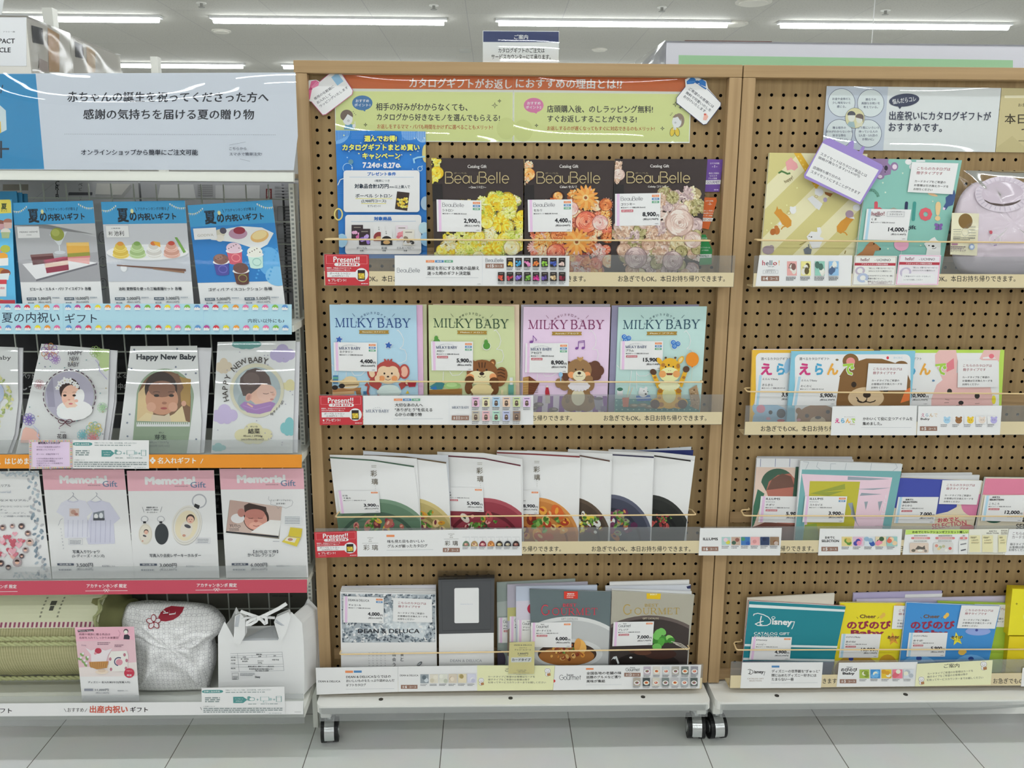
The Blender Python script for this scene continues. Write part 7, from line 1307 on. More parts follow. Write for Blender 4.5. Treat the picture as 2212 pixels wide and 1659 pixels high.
for i in range(19): x = GX0+.003+.05*i; w.box(x-.0014, GB, .10, x+.0014, GB+.0028, 1.262, wr)
z = .13
while z < 1.26: w.box(GX0, GB+.0028, z-.0014, GX1-.012, GB+.0056, z+.0014, wr); z += .05
w.build('wire_mesh', gt)
m = MB(); m.box(GX0, GB+.006, 0, GX1-.002, GB+.03, .12, IV); m.box(GX0, 1.99, 0, GX0+.03, GB+.004, 1.27, IV); m.build('base_frame', gt)
# clear fronts and printed strips
FP = Plane(GY-.0012, 0); FP.floor = None
def front(zb, zt, y, x1, name='clear_front'): return MB().box(GX0, y, zb, x1, y+.0016, zt, ACR).build(name, gt)
front(.680, .740, GY, -.3915); front(.398, .460, GY, -.3925); front(.101, .173, 1.712, -.4055)
def strip(label, plane, q, col, name='shelf_strip', cat='shelf strip'): return loose(name, label, cat, plane, q, col)
V('E'); ICE = ['#5f8fc4', '#b04a8c', '#c9404c', '#e0cf3c', '#dc9440', '#d06a94', '#dc9440', '#b04a8c', '#7cb04a', '#c9404c', '#e0cf3c', '#d9709c', '#7cb04a', '#5f8fc4', '#b04a8c', '#c9404c', '#e0cf3c', '#dc9440', '#d9709c', '#e0cf3c', '#d9709c', '#7cb04a', '#5f8fc4', '#b04a8c', '#c9404c', '#e0cf3c', '#dc9440', '#d9709c']
def ices(sh, xs, off, ys=(1018, 1166)):
    for y in ys:
        for i, x in enumerate(xs):
            x += (y-1018)*.03; sh.pg(A_(x, y+6, 23, 25, 180, 360, 10)+[(x+23, y+8), (x-23, y+8)], ICE[(i+off) % len(ICE)]); sh.pg([(x-23, y+6), (x-12, y-2), (x-4, y+5), (x+4, y-3), (x+12, y+5), (x+23, y+4), (x+20, y+20), (x-20, y+20)], '#dce8f2'); sh.pg([(x-16, y+22), (x+16, y+22), (x+13, y+26), (x-13, y+26)], '#8fb0d0')
sh = strip('sky blue strip with shaved ice motifs at the left picture edge', Plane(GY-.0016, 0), [(-700, 990), (457, 992), (458, 1213), (-700, 1210)], '#a9cdea'); sh.t('夏の内祝い', 12, 1092, 76, '#2f3a4c', x1=432, b=-.004); ices(sh, [-16+0, 55, 128, 196, 268, 338, 408], 27); sh.done()
sh = strip('long sky blue strip with shaved ice motifs under the three summer cards', Plane(GY-.0010, 0), [(455, 990), (2112, 997), (2112, 1215), (457, 1213)], '#a9cdea'); sh.t('ギフト', 470, 1098, 70, '#2f3a4c', x1=702, b=-.004); sh.t('内祝い以外にも♪', 1795, 1116, 30, '#3a4656', x1=2058)
ices(sh, [493, 562, 635, 708, 780, 852, 924, 995, 1068, 1142, 1212, 1282, 1355, 1427, 1490, 1560, 1632, 1706, 1778, 1848, 1920, 1992, 2062], 0); sh.l([(465, 1120), (1470, 1125)], 1.2, '#8fb4d6'); sh.l([(1473, 1000), (1473, 1212)], 1.5, '#9cc0e0'); sh.done()
V('I')
sh = strip('orange strip with white lettering under the baby name cards', FP, [(-700, 945), (2186, 945), (2184, 1040), (-700, 1048)], '#d98a2c'); sh.t('はじめまして', 36, 993, 46, '#f0e6d6', x1=300, b=.015); sh.t('名入れギフト', 1140, 988, 46, '#f0e6d6', x1=1420, b=.015)
for a in range(4): sh.e(1105+12*math.cos(a*1.57), 988+14*math.sin(a*1.57), 9, 10, '#f0e6d6', n=10)
sh.l([(1470, 975), (1452, 1010)], 4, '#f0e6d6'); sh.l([(-20, 980), (4, 1015)], 4, '#f0e6d6'); sh.done()
V('I')
sh = loose('guide_card', 'lilac card with a woven rainbow border in front of the baby name cards', 'guide card', Plane(GY-.0032, 0), [(208, 840), (524, 838), (527, 1044), (214, 1050)], '#cfc4bc'); sh.pg([(232, 856), (502, 854), (504, 1030), (236, 1034)], '#d6c2da')
for i in range(24):
    for (x, y) in ((214+13*i, 847), (220+13*i, 1041)): sh.e(x, y, 5, 6, ('#c98a9c', '#a9b08c', '#c9a078', '#9c98b8')[i % 4], n=8)
for i in range(13):
    for (x, y) in ((220, 860+14*i), (515, 860+14*i)): sh.e(x, y, 7, 5, ('#c98a9c', '#a9b08c', '#c9a078', '#9c98b8')[i % 4], n=8)
sh.t('顔写真入りカタログ', 276, 861, 17, '#4a3a4c', x1=436, b=.02)
for s, y, x1 in (('カタログ各種金額+600円で', 890, 437), ('顔写真入りにできます', 910, 400), ('ボーベル・彩璃が対象です', 942, 427), ('こちらは見本の見本になります', 974, 455), ('カタログ内容の確認は', 992, 400), ('カタログコーナーの見本冊子を', 1008, 455), ('ご覧ください', 1024, 360)): sh.t(s, 264, y, 11, '#7a6480', x1=x1)
sh.done()
def howto(label, plane, q, oy=0):
    sh = loose('guide_card', label, 'guide card', plane, q, '#dfe3e2'); qq = px(q); keep = CUR; V([tuple(a) for a in qq])
    sh.rr(0.5, 8, 26, 20, 5, '#4f8c8a'); sh.t('お申し込み方法', 3, 14, 7, '#dfe9e8', x1=22, b=.01); sh.t('写真をアップロードして頂き、注文を受付後、お申し込みください', 29, 10, 5, '#6a7a7a', x1=84); sh.tiny(29, 18, 78, 18, 1, 3, '#8a9696')
    sh.tiny(4, 38, 22, 52, 3, 4, '#7a8888'); sh.pg([(38, 35), (50, 35), (55, 46), (50, 58), (38, 58)], '#4f8c8a'); sh.t('アップロード', 40, 43, 4, '#dfe9e8', x1=50); sh.t('お申込み', 41, 51, 4, '#dfe9e8', x1=49)
    TE_ = '#6a9694'
    sh.rr(54+1, 38, 64, 50, 3, TE_); sh.e(60.5, 44, 3, 5, '#dfe9e8', n=12); sh.e(57, 37, 2, 4, TE_, n=10); sh.t('+', 66, 46, 8, TE_); sh.l([(71, 36), (81, 36), (81, 50), (71, 50)], .6, TE_, True); sh.l([(75, 50), (74, 56), (79, 56)], .6, TE_); sh.e(83, 45, 2, 5, '#a9bcbc', n=10); sh.t('+', 86, 46, 8, TE_); sh.l([(90, 34), (96, 34), (96, 54), (90, 54)], .7, TE_, True); sh.l([(90, 38), (96, 38)], .6, TE_)
    sh.tiny(56, 62, 66, 62, 1, 2.5, '#8a9696'); sh.tiny(71, 62, 98, 62, 1, 2.5, '#8a9696', 2); sh.t('ご注意について', 2, 70, 3.5, '#5a6666', x1=16); sh.tiny(2, 78, 97, 92, 3, 3, '#7a8686', 5); sh.t('4.0892', 80, 96, 2.4, '#8a9696', x1=96)
    CURset(keep); sh.done()
howto('white how to order card with teal arrows in front of the baby name cards', Plane(GY-.0022, 0), [(524, 839), (1078, 842), (1078, 1048), (526, 1046)])
V('M')
sh = strip('rose red strip with white bows under the memorial gift cards', FP, [(-500, 832), (2158, 820), (2156, 912), (-500, 934)], '#b8485a'); T = sh.t
for x in (748, 1522, -25): T('アカチャンホンポ 限定', x-140, 864-(x-748)*.006, 28, '#f0e2e2', x1=x+142, b=.012); sh.l([(x-148, 900-(x-748)*.008), (x+148, 897-(x-748)*.008)], 3, '#f0e2e2'); y = 897-(x-748)*.007; sh.ring(x-10, y-5, 9, 6, 2.5, '#f0e2e2', rot=20); sh.ring(x+10, y-5, 9, 6, 2.5, '#f0e2e2', rot=-20); sh.l([(x, y-2), (x-12, y+12)], 2.5, '#f0e2e2'); sh.l([(x, y-2), (x+12, y+12)], 2.5, '#f0e2e2')
sh.done()
V('Q')
sh = strip('white strip with red brown lettering on the lowest shelf edge of the left unit', Plane(1.7108, 0), [(-500, 816), (2132, 796), (2130, 888), (-500, 906)], '#dcdfdf'); T = sh.t
T('ギフト', -52, 862, 38, INK, x1=84, b=.012); sh.l([(450, 848), (466, 872)], 3, INK); T('おすすめ', 474, 858, 30, INK, x1=588); sh.l([(612, 848), (596, 872)], 3, INK); T('出産内祝い', 630, 853, 52, '#c05a4a', x1=898, b=.018); T('ギフト', 914, 855, 38, INK, x1=1040, b=.014); sh.l([(1408, 838), (1418, 858)], 3, INK); sh.tiny(2070, 872, 2118, 872, 1, 3, '#9a9a9a'); sh.done()
howto('white how to order card on the lowest shelf in front of the rice bag', Plane(1.7085, 0), [(1416, 703), (1998, 695), (2003, 888), (1418, 888)])
# top banner
V('A'); TBn = Plane(GY-.0024, 0)
q = [(-700, 535), (2138, 525), (2156, 985), (2126, 1232), (-700, 1226)]
sh = loose('shelf_banner', 'wide white banner with blue end and navy lettering on the left shelf top', 'banner', TBn, q, '#c9ced8', .0006); T = sh.t
sh.pg([(-700, 536), (258, 535), (320, 1224), (-700, 1224)], '#2f86b8')
sh.l([(20, 615), (5, 675)], 7, '#2a2f3c'); sh.pg([(-60, 760), (0, 762), (42, 800), (48, 940), (0, 965), (-60, 970)], '#c9d6dc'); sh.pg([(-60, 880), (5, 880), (8, 962), (-60, 970)], '#d6b23c'); sh.l([(-30, 1078), (66, 1078)], 14, '#2a2f3c'); sh.l([(8, 1020), (8, 1145)], 14, '#2a2f3c')
T('赤ちゃんの誕生を祝ってくださった方へ', 486, 700, 76, '#1b1e2b', x1=1945, y1=704, b=.012); T('感謝の気持ちを届ける夏の贈り物', 602, 827, 76, '#1b1e2b', x1=1840, y1=829, b=.012)
for i in range(118): sh.e(470+13*i, 970+i*.06, 2.2, 2.2, '#3a3d4a', n=6)
T('オンラインショップから簡単にご注文可能', 586, 1102, 42, '#1b1e2b', x1=1432, y1=1103, b=.006); T('こちらから', 1660, 1076, 20, '#4a4d5a', x1=1784); T('スマホで簡単注文!', 1660, 1115, 24, '#4a4d5a', x1=1896); sh.l([(1660, 1050), (1778, 1028)], 1.5, '#6a6d7a'); sh.l([(1735, 1150), (1810, 1168)], 1.5, '#6a6d7a')
o = sh.done(); f = Sheet(TBn, .0014); P = f.pl.hit(px([(-700, 530), (2142, 521), (2160, 985), (2130, 1236), (-700, 1230)]), f.off); f.add(P, [[0, 1, 2, 3, 4]], FILM); f.build('film_cover', o)
# boxes behind the mesh and on the top shelf
WBX = '#c9c9cc'
def bbox(label, x0, x1, y0, y1, z0, z1, col, art=None, name='product_box'):
    m = MB(); m.box(x0, y0, z0, x1, y1, z1, mat(col)); sh = Sheet(Plane(y0-.0004, 0)); CURset(VW['P'])
    if art: art(sh)
    if sh.v:
        n = len(m.v); m.v += sh.v; b = [m.mi(a) for a in sh.mats]; m.f += [[n+i for i in f] for f in sh.f]; m.m += [b[i] for i in sh.m]; m.sm += sh.sm
    return m.build(name, label=label, cat='product box')
def art_a(sh):
    V('E'); sh.r(20, 128, 205, 172, '#8f8a80'); sh.tv('CRIB', 415, 120, 215, 34, '#3a3a3e'); sh.r(140, 180, 145, 260, '#9a9a9c'); sh.l([(390, 120), (240, 240)], 3, '#a9a9ac')
def art_c(sh):
    V('E'); sh.tv('ベビーサークル', 582, 130, 330, 24, '#5a5a60'); sh.pg([(700, 120), (945, 125), (880, 205), (690, 200)], '#dad8d4'); sh.pg([(690, 203), (880, 208), (945, 128), (955, 150), (885, 235), (690, 225)], '#b0b0b0'); sh.pg([(1160, 130), (1400, 128), (1420, 240), (1140, 240)], '#d9d9dc'); sh.r(1430, 128, 1540, 215, '#a9a9ac')
    for i in range(6): sh.r(1435, 135+14*i, 1538, 142+14*i, '#8c8c90')
    sh.r(1560, 135, 1880, 235, '#d3d3d6'); sh.r(720, 260, 760, 990, '#c0c0c4')
    for y in (510, 690, 850): sh.ring(745, y, 30, 40, 4, '#7a7a80'); sh.tv('使える', 745, y-22, y+22, 16, '#7a7a80')
def art_d(sh):
    V('E'); sh.r(1925, 160, 1968, 250, '#7a3a3c'); sh.tv('段階式', 1946, 180, 232, 26, '#e0d6d6')
    for i in range(5):
        y = 290+130*i
        for k in range(5): sh.r(2060, y+k*22, 2110, y+k*22+10, '#6f6f74')
        sh.l([(2010, y), (2160, y-6), (2160, y+100), (2010, y+104)], 4, '#8a8a90', True)
    for i in range(4): sh.r(1990, 140+i*22, 2100, 152+i*22, '#a9a9ae')
bbox('white boxed playpen seen through the mesh at the left end of the second shelf', -1.26, -.80, 2.036, 2.3, .95, 1.268, '#bfbfc2', art_a)
bbox('white boxed playpen with circled writing seen through the mesh behind the summer cards', -.795, -.475, 2.036, 2.3, .95, 1.268, '#b5b5ba', art_c)
bbox('white boxed playpen with grey panel drawings, seen through the mesh next to the post', -.47, -.405, 2.036, 2.3, .95, 1.268, '#a9a9ae', art_d)
def art_e(sh):
    V('I'); 
    for s, x0, x1, y in (('ベッド', 165, 250, 375), ('による', 808, 920, 370)): sh.t(s, x0, y, 44, '#c9c9cc', x1=x1)
    for s, x0, x1, y in (('しっ', 160, 245, 455), ('の中の', 815, 930, 452)): sh.t(s, x0, y, 50, '#c9c9cc', x1=x1, b=.02)
    sh.r(140, 540, 260, 720, '#6a6a6c'); sh.r(790, 560, 900, 800, '#5f5f62')
def art_f(sh):
    V('M'); sh.tv('おサ子ま', 1528, 170, 305, 26, '#6a6a6c')
bbox('black cardboard box with white writing seen between the baby name cards', -1.26, -.405, 2.036, 2.3, .655, .93, '#2c2c2f', art_e)
bbox('black cardboard box with faint writing seen between the memorial gift cards', -1.26, -.405, 2.036, 2.3, .375, .65, '#2a2a2c', art_f)
def art_g(sh):
    V('Q'); sh.t('www.taketoji.co.jp', 1912, 57, 14, '#2a2a2a', x1=2055)
bbox('dark grey cardboard box seen through the mesh behind the bags on the lowest shelf', -1.26, -.405, 2.036, 2.3, .12, .37, '#6a6860', art_g)
MB().box(-1.27, 2.033, 0, -.402, 2.32, .119, IV).build('stock_plinth', label='low white plinth behind the left unit carrying the stacked dark boxes', cat='plinth')
def top_box(label, x0, x1, y0, y1, z0, z1, face, lab):
    t = thing('product_box', label, 'product box', ((x0+x1)/2, y0, z0)); m = MB(); m.box(x0, y0, z0, x1, y1, z1, mat('#d3d0c8'))
    sh = Sheet(Plane(y0-.0004, 0)); face(sh)
    if sh.v:
        n = len(m.v); m.v += sh.v; b = [m.mi(a) for a in sh.mats]; m.f += [[n+i for i in f] for f in sh.f]; m.m += [b[i] for i in sh.m]; m.sm += sh.sm
    V('A'); X = x1+.0006
    def side(pts, col): m.add([atx(*p, X) for p in px(pts)], [list(range(len(pts)))], mat(col))
    for pts, col in lab:
        X += .0003; side(pts, col)
    m.build('box_body', t)
    w = MB(); w.shell(x0-.002, y0-.003, z0, x1+.004, y1-.001, z1+.003, WRAP); w.build('clear_wrap', t)
def f1(sh):
    V('A'); sh.r(-200, 125, 192, 478, '#d6d8dc'); sh.t('COMPACT', -120, 297, 36, '#2c2c30', x1=108, b=.015); sh.t('CIRCLE', -85, 362, 36, '#2c2c30', x1=78, b=.015); sh.t('アラミー織', 22, 230, 9, '#6a6a70', x1=108)
xa = float(at(61, 90, 1.81)[0])
top_box('clear wrapped white box with dark side label standing foremost on the left shelf top', -1.28, xa, 1.81, 1.985, 1.2815, float(at(58, 38, 1.81)[2]), f1,
        [([(345, 200), (430, 250), (430, 520), (355, 520)], '#c9a882'), ([(228, 183), (308, 205), (318, 325), (240, 308)], '#3a3d42'), ([(285, 420), (345, 450), (350, 520), (280, 520)], '#b8aaa4')])
top_box('clear wrapped white box with dark side label, second one back on the left shelf top', -1.28, xa-.001, 1.99, 2.25, 1.2815, float(at(58, 38, 1.81)[2])-.002, lambda sh: None,
        [([(625, 330), (690, 370), (690, 522), (632, 522)], '#c9b08c'), ([(540, 300), (600, 325), (607, 425), (548, 412)], '#3a3d42')])
# ------------------------------------------------ summer gift cards
PS = Plane(1.765, .984, 11)
def summer(label, q, logo, name, p, art):
    V('E'); pts = PS.hit(px(q)); t = thing('gift_card', label, 'gift card', (pts[2]+pts[3])/2); sh = Sheet(PS); sh.slab(q, '#dde2e8', .0006); qq = px(q); V([tuple(a) for a in qq]); sh.clip = qq
    sh.r(0, 0, 100, 18.6, '#3f95c6'); T = sh.t
    T('アカチャンホンポが贈る', 43, 6.3, 2.6, '#24303c', x1=77); sh.l([(40, 5), (41.5, 8)], .5, '#24303c'); sh.l([(80, 5), (78.5, 8)], .5, '#24303c')
    T('夏', 18, 11.3, 11.5, '#22282f', x1=31.5, b=.024); T('の', 32.5, 12.4, 7.5, '#22282f', x1=41, b=.02); T('内祝いギフト', 42.5, 12.7, 6, '#22282f', x1=88, b=.018); sh.star(36, 8, 2.4, '#d9d9a0', 0, 8, .6)
    for k in range(9):
        a = k/8
        for xs, ys in ((0+17*a, 6.5-3.5*a+2*math.sin(3.1*a)), (82+18*a, 2.2+3.2*a+1.6*math.sin(3.1*a))): sh.pg([(xs-.9, ys), (xs+.9, ys), (xs, ys+2)], ('#e6ecf0', '#dcd9a8')[k % 2])
    art(sh)
    if logo:
        sh.r(3, 20, 30, 29.5, '#dcdfe3')
        for s, x0, x1, y, h, c in logo: T(s, x0, y, h, c, x1=x1)
    T(name, 11.5, 72, 2.8, '#33363c', x1=87, b=.012)
    for x, v, w in ((6, p[0], p[1]), (53, p[2], p[3])): sh.r(x, 79, x+12, 81.2, '#55606c'); T('申込番号', x+1.5, 80.1, 1.2, '#dfe3e6', x1=x+10.5); T(v+'円', x+14, 80, 3, '#33363c', x1=x+30); T('(税込'+w+'円)', x+14, 83, 1.8, '#5a5f66', x1=x+30); sh.tiny(x+1, 83.5, x+11, 83.5, 1, 1.2, '#8a9098', 2); sh.tiny(x+32, 79.2, x+41, 79.2, 1, .9, '#9aa0a8', 3)
    V('P'); sh.build('printed_card', t); f = Sheet(PS, .0012); d = np.array(qq); c = d.mean(0); P = PS.hit(c+(d-c)*np.array([1.03, 1.012]), .0012); f.add(P, [[0, 1, 2, 3]], CLR); f.build('clear_sleeve', t); return t
def art_s1(sh):
    sh.r(0, 18.6, 100, 66, '#a8a9ac'); sh.pg([(0, 48), (100, 42), (100, 66), (0, 66)], '#9a9a9e'); sh.pg([(0, 18.6), (40, 18.6), (100, 30), (100, 18.6)], '#b5b6b8')
    sh.pg([(5, 51), (62, 47), (98, 51), (20, 64)], '#d9d9dc'); sh.pg([(20, 64), (98, 51), (98, 52.4), (20, 65.6)], '#6a6a70'); sh.pg([(42, 27), (64, 25), (55, 35.5), (52, 36)], '#c9ced0'); sh.l([(53, 36), (53, 41)], 1, '#d6d9da'); sh.e(53, 42, 7, 1.4, '#c0c4c8'); sh.e(52, 27, 8.5, 5.4, '#8c9440'); sh.e(50, 25.6, 5, 3, '#a3aa58')
    sh.pg([(62, 34), (90, 34), (90, 42), (62, 43)], '#d0a048'); sh.pg([(62, 34), (90, 34), (90, 37), (62, 36.5)], '#dcb668'); sh.pg([(62, 43), (90, 42), (90, 45), (62, 46)], '#8c8c3c'); sh.pg([(62, 46), (90, 45), (88, 52), (62, 49)], '#d6a09c'); sh.pg([(62, 46), (90, 45), (90, 46.5), (62, 47)], '#c97a7c')
    sh.pg([(16, 43.5), (44, 42.5), (46, 50), (18, 52)], '#5a3436'); sh.pg([(16, 43.5), (44, 42.5), (44, 44.5), (16, 45.5)], '#7a5a58'); sh.pg([(32, 48), (62, 45.5), (62, 56.5), (34, 59)], '#8c3a4c'); sh.pg([(33, 51), (62, 48.5), (62, 52), (33, 54.5)], '#d6c0b0'); sh.pg([(32, 48), (58, 45.5), (62, 46.5), (36, 49.5)], '#a84a60')
def art_s2(sh):
    sh.r(0, 18.6, 100, 66, '#c3c5ca'); sh.pg([(0, 50), (100, 46), (100, 66), (0, 66)], '#b8bcc4'); sh.e(50, 43.5, 49, 6.5, '#b0b4ba'); sh.e(50, 42, 49, 6.5, '#dfe1e4', n=40); sh.e(50, 41.5, 42, 5, '#d3d5d8', n=36)
    for x, c, d in ((18, '#d9c46a', '#c9ac48'), (38, '#b5c998', '#98b078'), (58, '#dcdad6', '#c3c0ba'), (79, '#d6b0a4', '#c0907f')):
        for i, (r, y) in enumerate(((10, 44), (9.3, 41.6), (8, 39), (6, 36.8))): sh.e(x, y, r, 3.2, c if i % 2 == 0 else d, n=20); sh.l(A_(x, y, r*.8, 2.2, 20, 160, 8), .5, d)
        sh.e(x+.5, 34.8, 4, 1.8, {18: '#c98a3c', 38: '#7a9c54', 58: '#c9703c', 79: '#b0483c'}[x])
    sh.pg([(58, 33), (66, 34), (66, 38), (60, 36)], '#d9a03c'); sh.pg([(84, 30), (87, 30), (96, 42), (93, 43)], '#6f9a4a'); sh.e(20, 55, 4, 3, '#d3d5d8'); sh.pg([(12, 52), (94, 56), (94, 58), (12, 53)], '#6a4c40'); sh.pg([(55, 55), (92, 58), (92, 59.4), (55, 56)], '#8a6a54')
def art_s3(sh):
    sh.r(0, 18.6, 100, 66, '#2f7fc0'); sh.pg([(0, 30), (40, 30), (90, 66), (0, 66)], '#2a74b6'); sh.e(88, 50, 14, 12, '#5fa4d6'); sh.e(95, 62, 14, 8, '#7ab4dc')
    for i in range(26): sh.e(55+i*7 % 44, 40+(i*13) % 25, 1.3, .9, '#4f9ad0', n=7)
    sh.pg([(22, 30), (36, 22), (60, 20), (84, 22), (97, 27), (88, 36), (76, 40), (50, 33)], '#d9dce2'); sh.e(34, 25, 6, 3.5, '#c9c4b0'); sh.e(38, 23, 4, 2.6, '#4f4a58'); sh.e(55, 26, 11, 4.6, '#b08aa0'); sh.e(57, 23.5, 7, 3, '#8c3040'); sh.e(80, 29, 11, 4.8, '#d9b070', -8); sh.e(80, 28, 9, 3.4, '#e3c690', -8); sh.e(33, 29, 5, 3, '#d6d0c4')
    for x, y, c, d, e in ((48, 40, '#d0b8c4', '#c05a6a', '#d98a8c'), (72, 44, '#d9d9d0', '#b9d6cc', '#8fb8b0'), (31, 49, '#7a5a54', '#4a4a90', '#6a68b0'), (53, 57, '#6a4a44', '#5a3c38', '#8c8a50')):
        sh.pg([(x-9, y), (x+9, y), (x+7.5, y+10), (x-7.5, y+10)], d); sh.e(x, y+10, 7.5, 1.5, d); sh.e(x, y, 10, 2.2, '#e0e0e2'); sh.e(x, y-2.4, 9, 4.4, c); sh.e(x-2, y-4, 5, 2.4, c if c != '#7a5a54' else '#8c6a60'); sh.ring(x+1, y+6, 5, 3, .8, e, n=14)
        for i in range(5): sh.e(x-6+i*3, y-2-(i*5) % 4, .8, .5, '#5a4a44', n=5)
summer('summer gift card with cakes and green ice cream', [(88, 262), (672, 245), (757, 1130), (176, 1130)], [('PIERRE HERMÉ', 5.5, 28, 24.4, 1.5, '#6a6a6e'), ('PARIS', 14, 20, 27, .9, '#8a8a8e')], 'ピエール・エルメ・パリ アイスギフト 各種', ('5,000', '5,400', '10,000', '10,800'), art_s1)
summer('summer gift card with four nests of noodles on a long plate', [(730, 255), (1338, 245), (1414, 1130), (812, 1130)], [('池利', 12, 24, 26.2, 4.2, '#33302e'), ('三輪素麺', 9, 20, 22, 1, '#6a6a6e'), ('利', 5.5, 10, 26.2, 3.4, '#33302e')], '池利 夏野菜を使った三輪素麺セット 各種', ('2,000', '2,160', '3,000', '3,240'), art_s2)
summer('summer gift card with cups of ice cream on bright blue', [(1357, 280), (1970, 240), (2080, 1130), (1468, 1130)], [('GODIVA', 7, 26, 26, 2.2, '#a9a49a')], 'ゴディバ アイスコレクション 各種', ('5,000', '5,400', '5,000', '5,400'), art_s3)
V('E')
def rest(sh, label, cat, name, loc=None): return sh.build(name, label=label, cat=cat)
sh = Sheet(Plane(1.762, .984, 11)); sh.slab([(-480, 245), (84, 238), (98, 640), (122, 1130), (-430, 1130)], '#5fb0d8', .0012); sh.clip = px([(-480, 245), (84, 238), (98, 640), (122, 1130), (-430, 1130)])
sh.pg([(-20, 240), (70, 238), (84, 260), (84, 335), (-20, 340)], '#dccb5a'); sh.t('夏', 8, 288, 44, '#3a4a34', x1=50, b=.02); sh.t('ギフト', 6, 320, 14, '#3a4a34', x1=52); sh.r(-480, 250, -30, 330, '#3f95c6')
for x, y, c, d in ((0, 410, '#8c5a50', '#c99aa0'), (58, 400, '#a87060', '#d0b0a8'), (40, 470, '#dcd6cc', '#a9b88c'), (-60, 440, '#c9a0a8', '#d9c8c0')): sh.e(x, y, 36, 24, c); sh.pg([(x-32, y+4), (x+32, y+4), (x+26, y+48), (x-26, y+48)], d)
for x, y, c in ((38, 595, '#a9b04a'), (20, 650, '#d99a3c'), (-30, 610, '#c97a8c'), (10, 760, '#b5803c'), (40, 770, '#8c4a34')): sh.e(x, y, 36, 28, c)
sh.pg([(-200, 680), (60, 660), (60, 715), (-200, 730)], '#dfe3e6'); sh.pg([(-200, 790), (70, 770), (60, 820), (-200, 830)], '#d3d9dd'); sh.r(-200, 818, 48, 850, '#c2404a'); sh.r(-200, 850, 46, 940, '#e0e3e6'); sh.t('消費税', -10, 880, 16, '#c2404a', x1=34); sh.e(10, 975, 26, 14, '#dccb3c'); sh.r(-300, 965, 110, 1130, '#b8404c')
rest(sh, 'sky blue dessert leaflet cut by the left picture edge, beside the cake card', 'leaflet', 'gift_leaflet')
for i in range(3):
    sh = Sheet(Plane(1.79+.006*i, .984, 11)); V('E'); sh.slab([(-400, 180+8*i), (120+38*i, 178+9*i), (150+38*i, 600), (150+30*i, 1130), (-400, 1130)], ('#3f8db8', '#357fa8', '#2f7398')[i], .002); rest(sh, ('blue folder just behind the dessert leaflet', 'blue folder second behind the dessert leaflet', 'blue folder rearmost behind the dessert leaflet')[i]+' at the left edge', 'folder', 'paper_folder')
# ------------------------------------------------ baby name cards
PB = Plane(1.775, .701, 9)
SKN, SKD, HR = '#d9b09c', '#c08f7c', '#3a2a26'
def baby(label, q, art, copies=(), t=.001, pl=PB, off=0.0):
    V('I'); pts = pl.hit(px(q), off); o = sorted(pts.tolist(), key=lambda p: p[2])[:2]; th = thing('name_card', label, 'name card', (np.array(o[0])+np.array(o[1]))/2); sh = Sheet(pl, off); sh.slab(q, '#e0dfe3', t); sh.clip = px(q); art(sh); sh.build('printed_card', th); V('I'); f = Sheet(pl, .0016); P = pl.hit(px(q), .0016); f.add(P, [list(range(len(P)))], FILM); f.build('clear_sleeve', th)
    for i, c in enumerate(copies): V('I'); s2 = Sheet(pl, off-.004*(i+1)); s2.slab(c, ('#c9c9cd', '#d3d3d6', '#bcbcc2')[i], .003); s2.build('name_card', label=('card directly behind the ', 'second card behind the ')[i]+label.replace('white baby card', 'one'), cat='name card')
def rosette(sh, x, y, r, cols, n=9):
    for k in (1, .55):
        for i in range(n): a = R(360*i/n); sh.ring(x+r*.68*k*math.cos(a), y+r*.68*k*math.sin(a), r*.3*k+2, r*.26*k+2, r*.07, cols[i % len(cols)], n=10, rot=math.degrees(a))
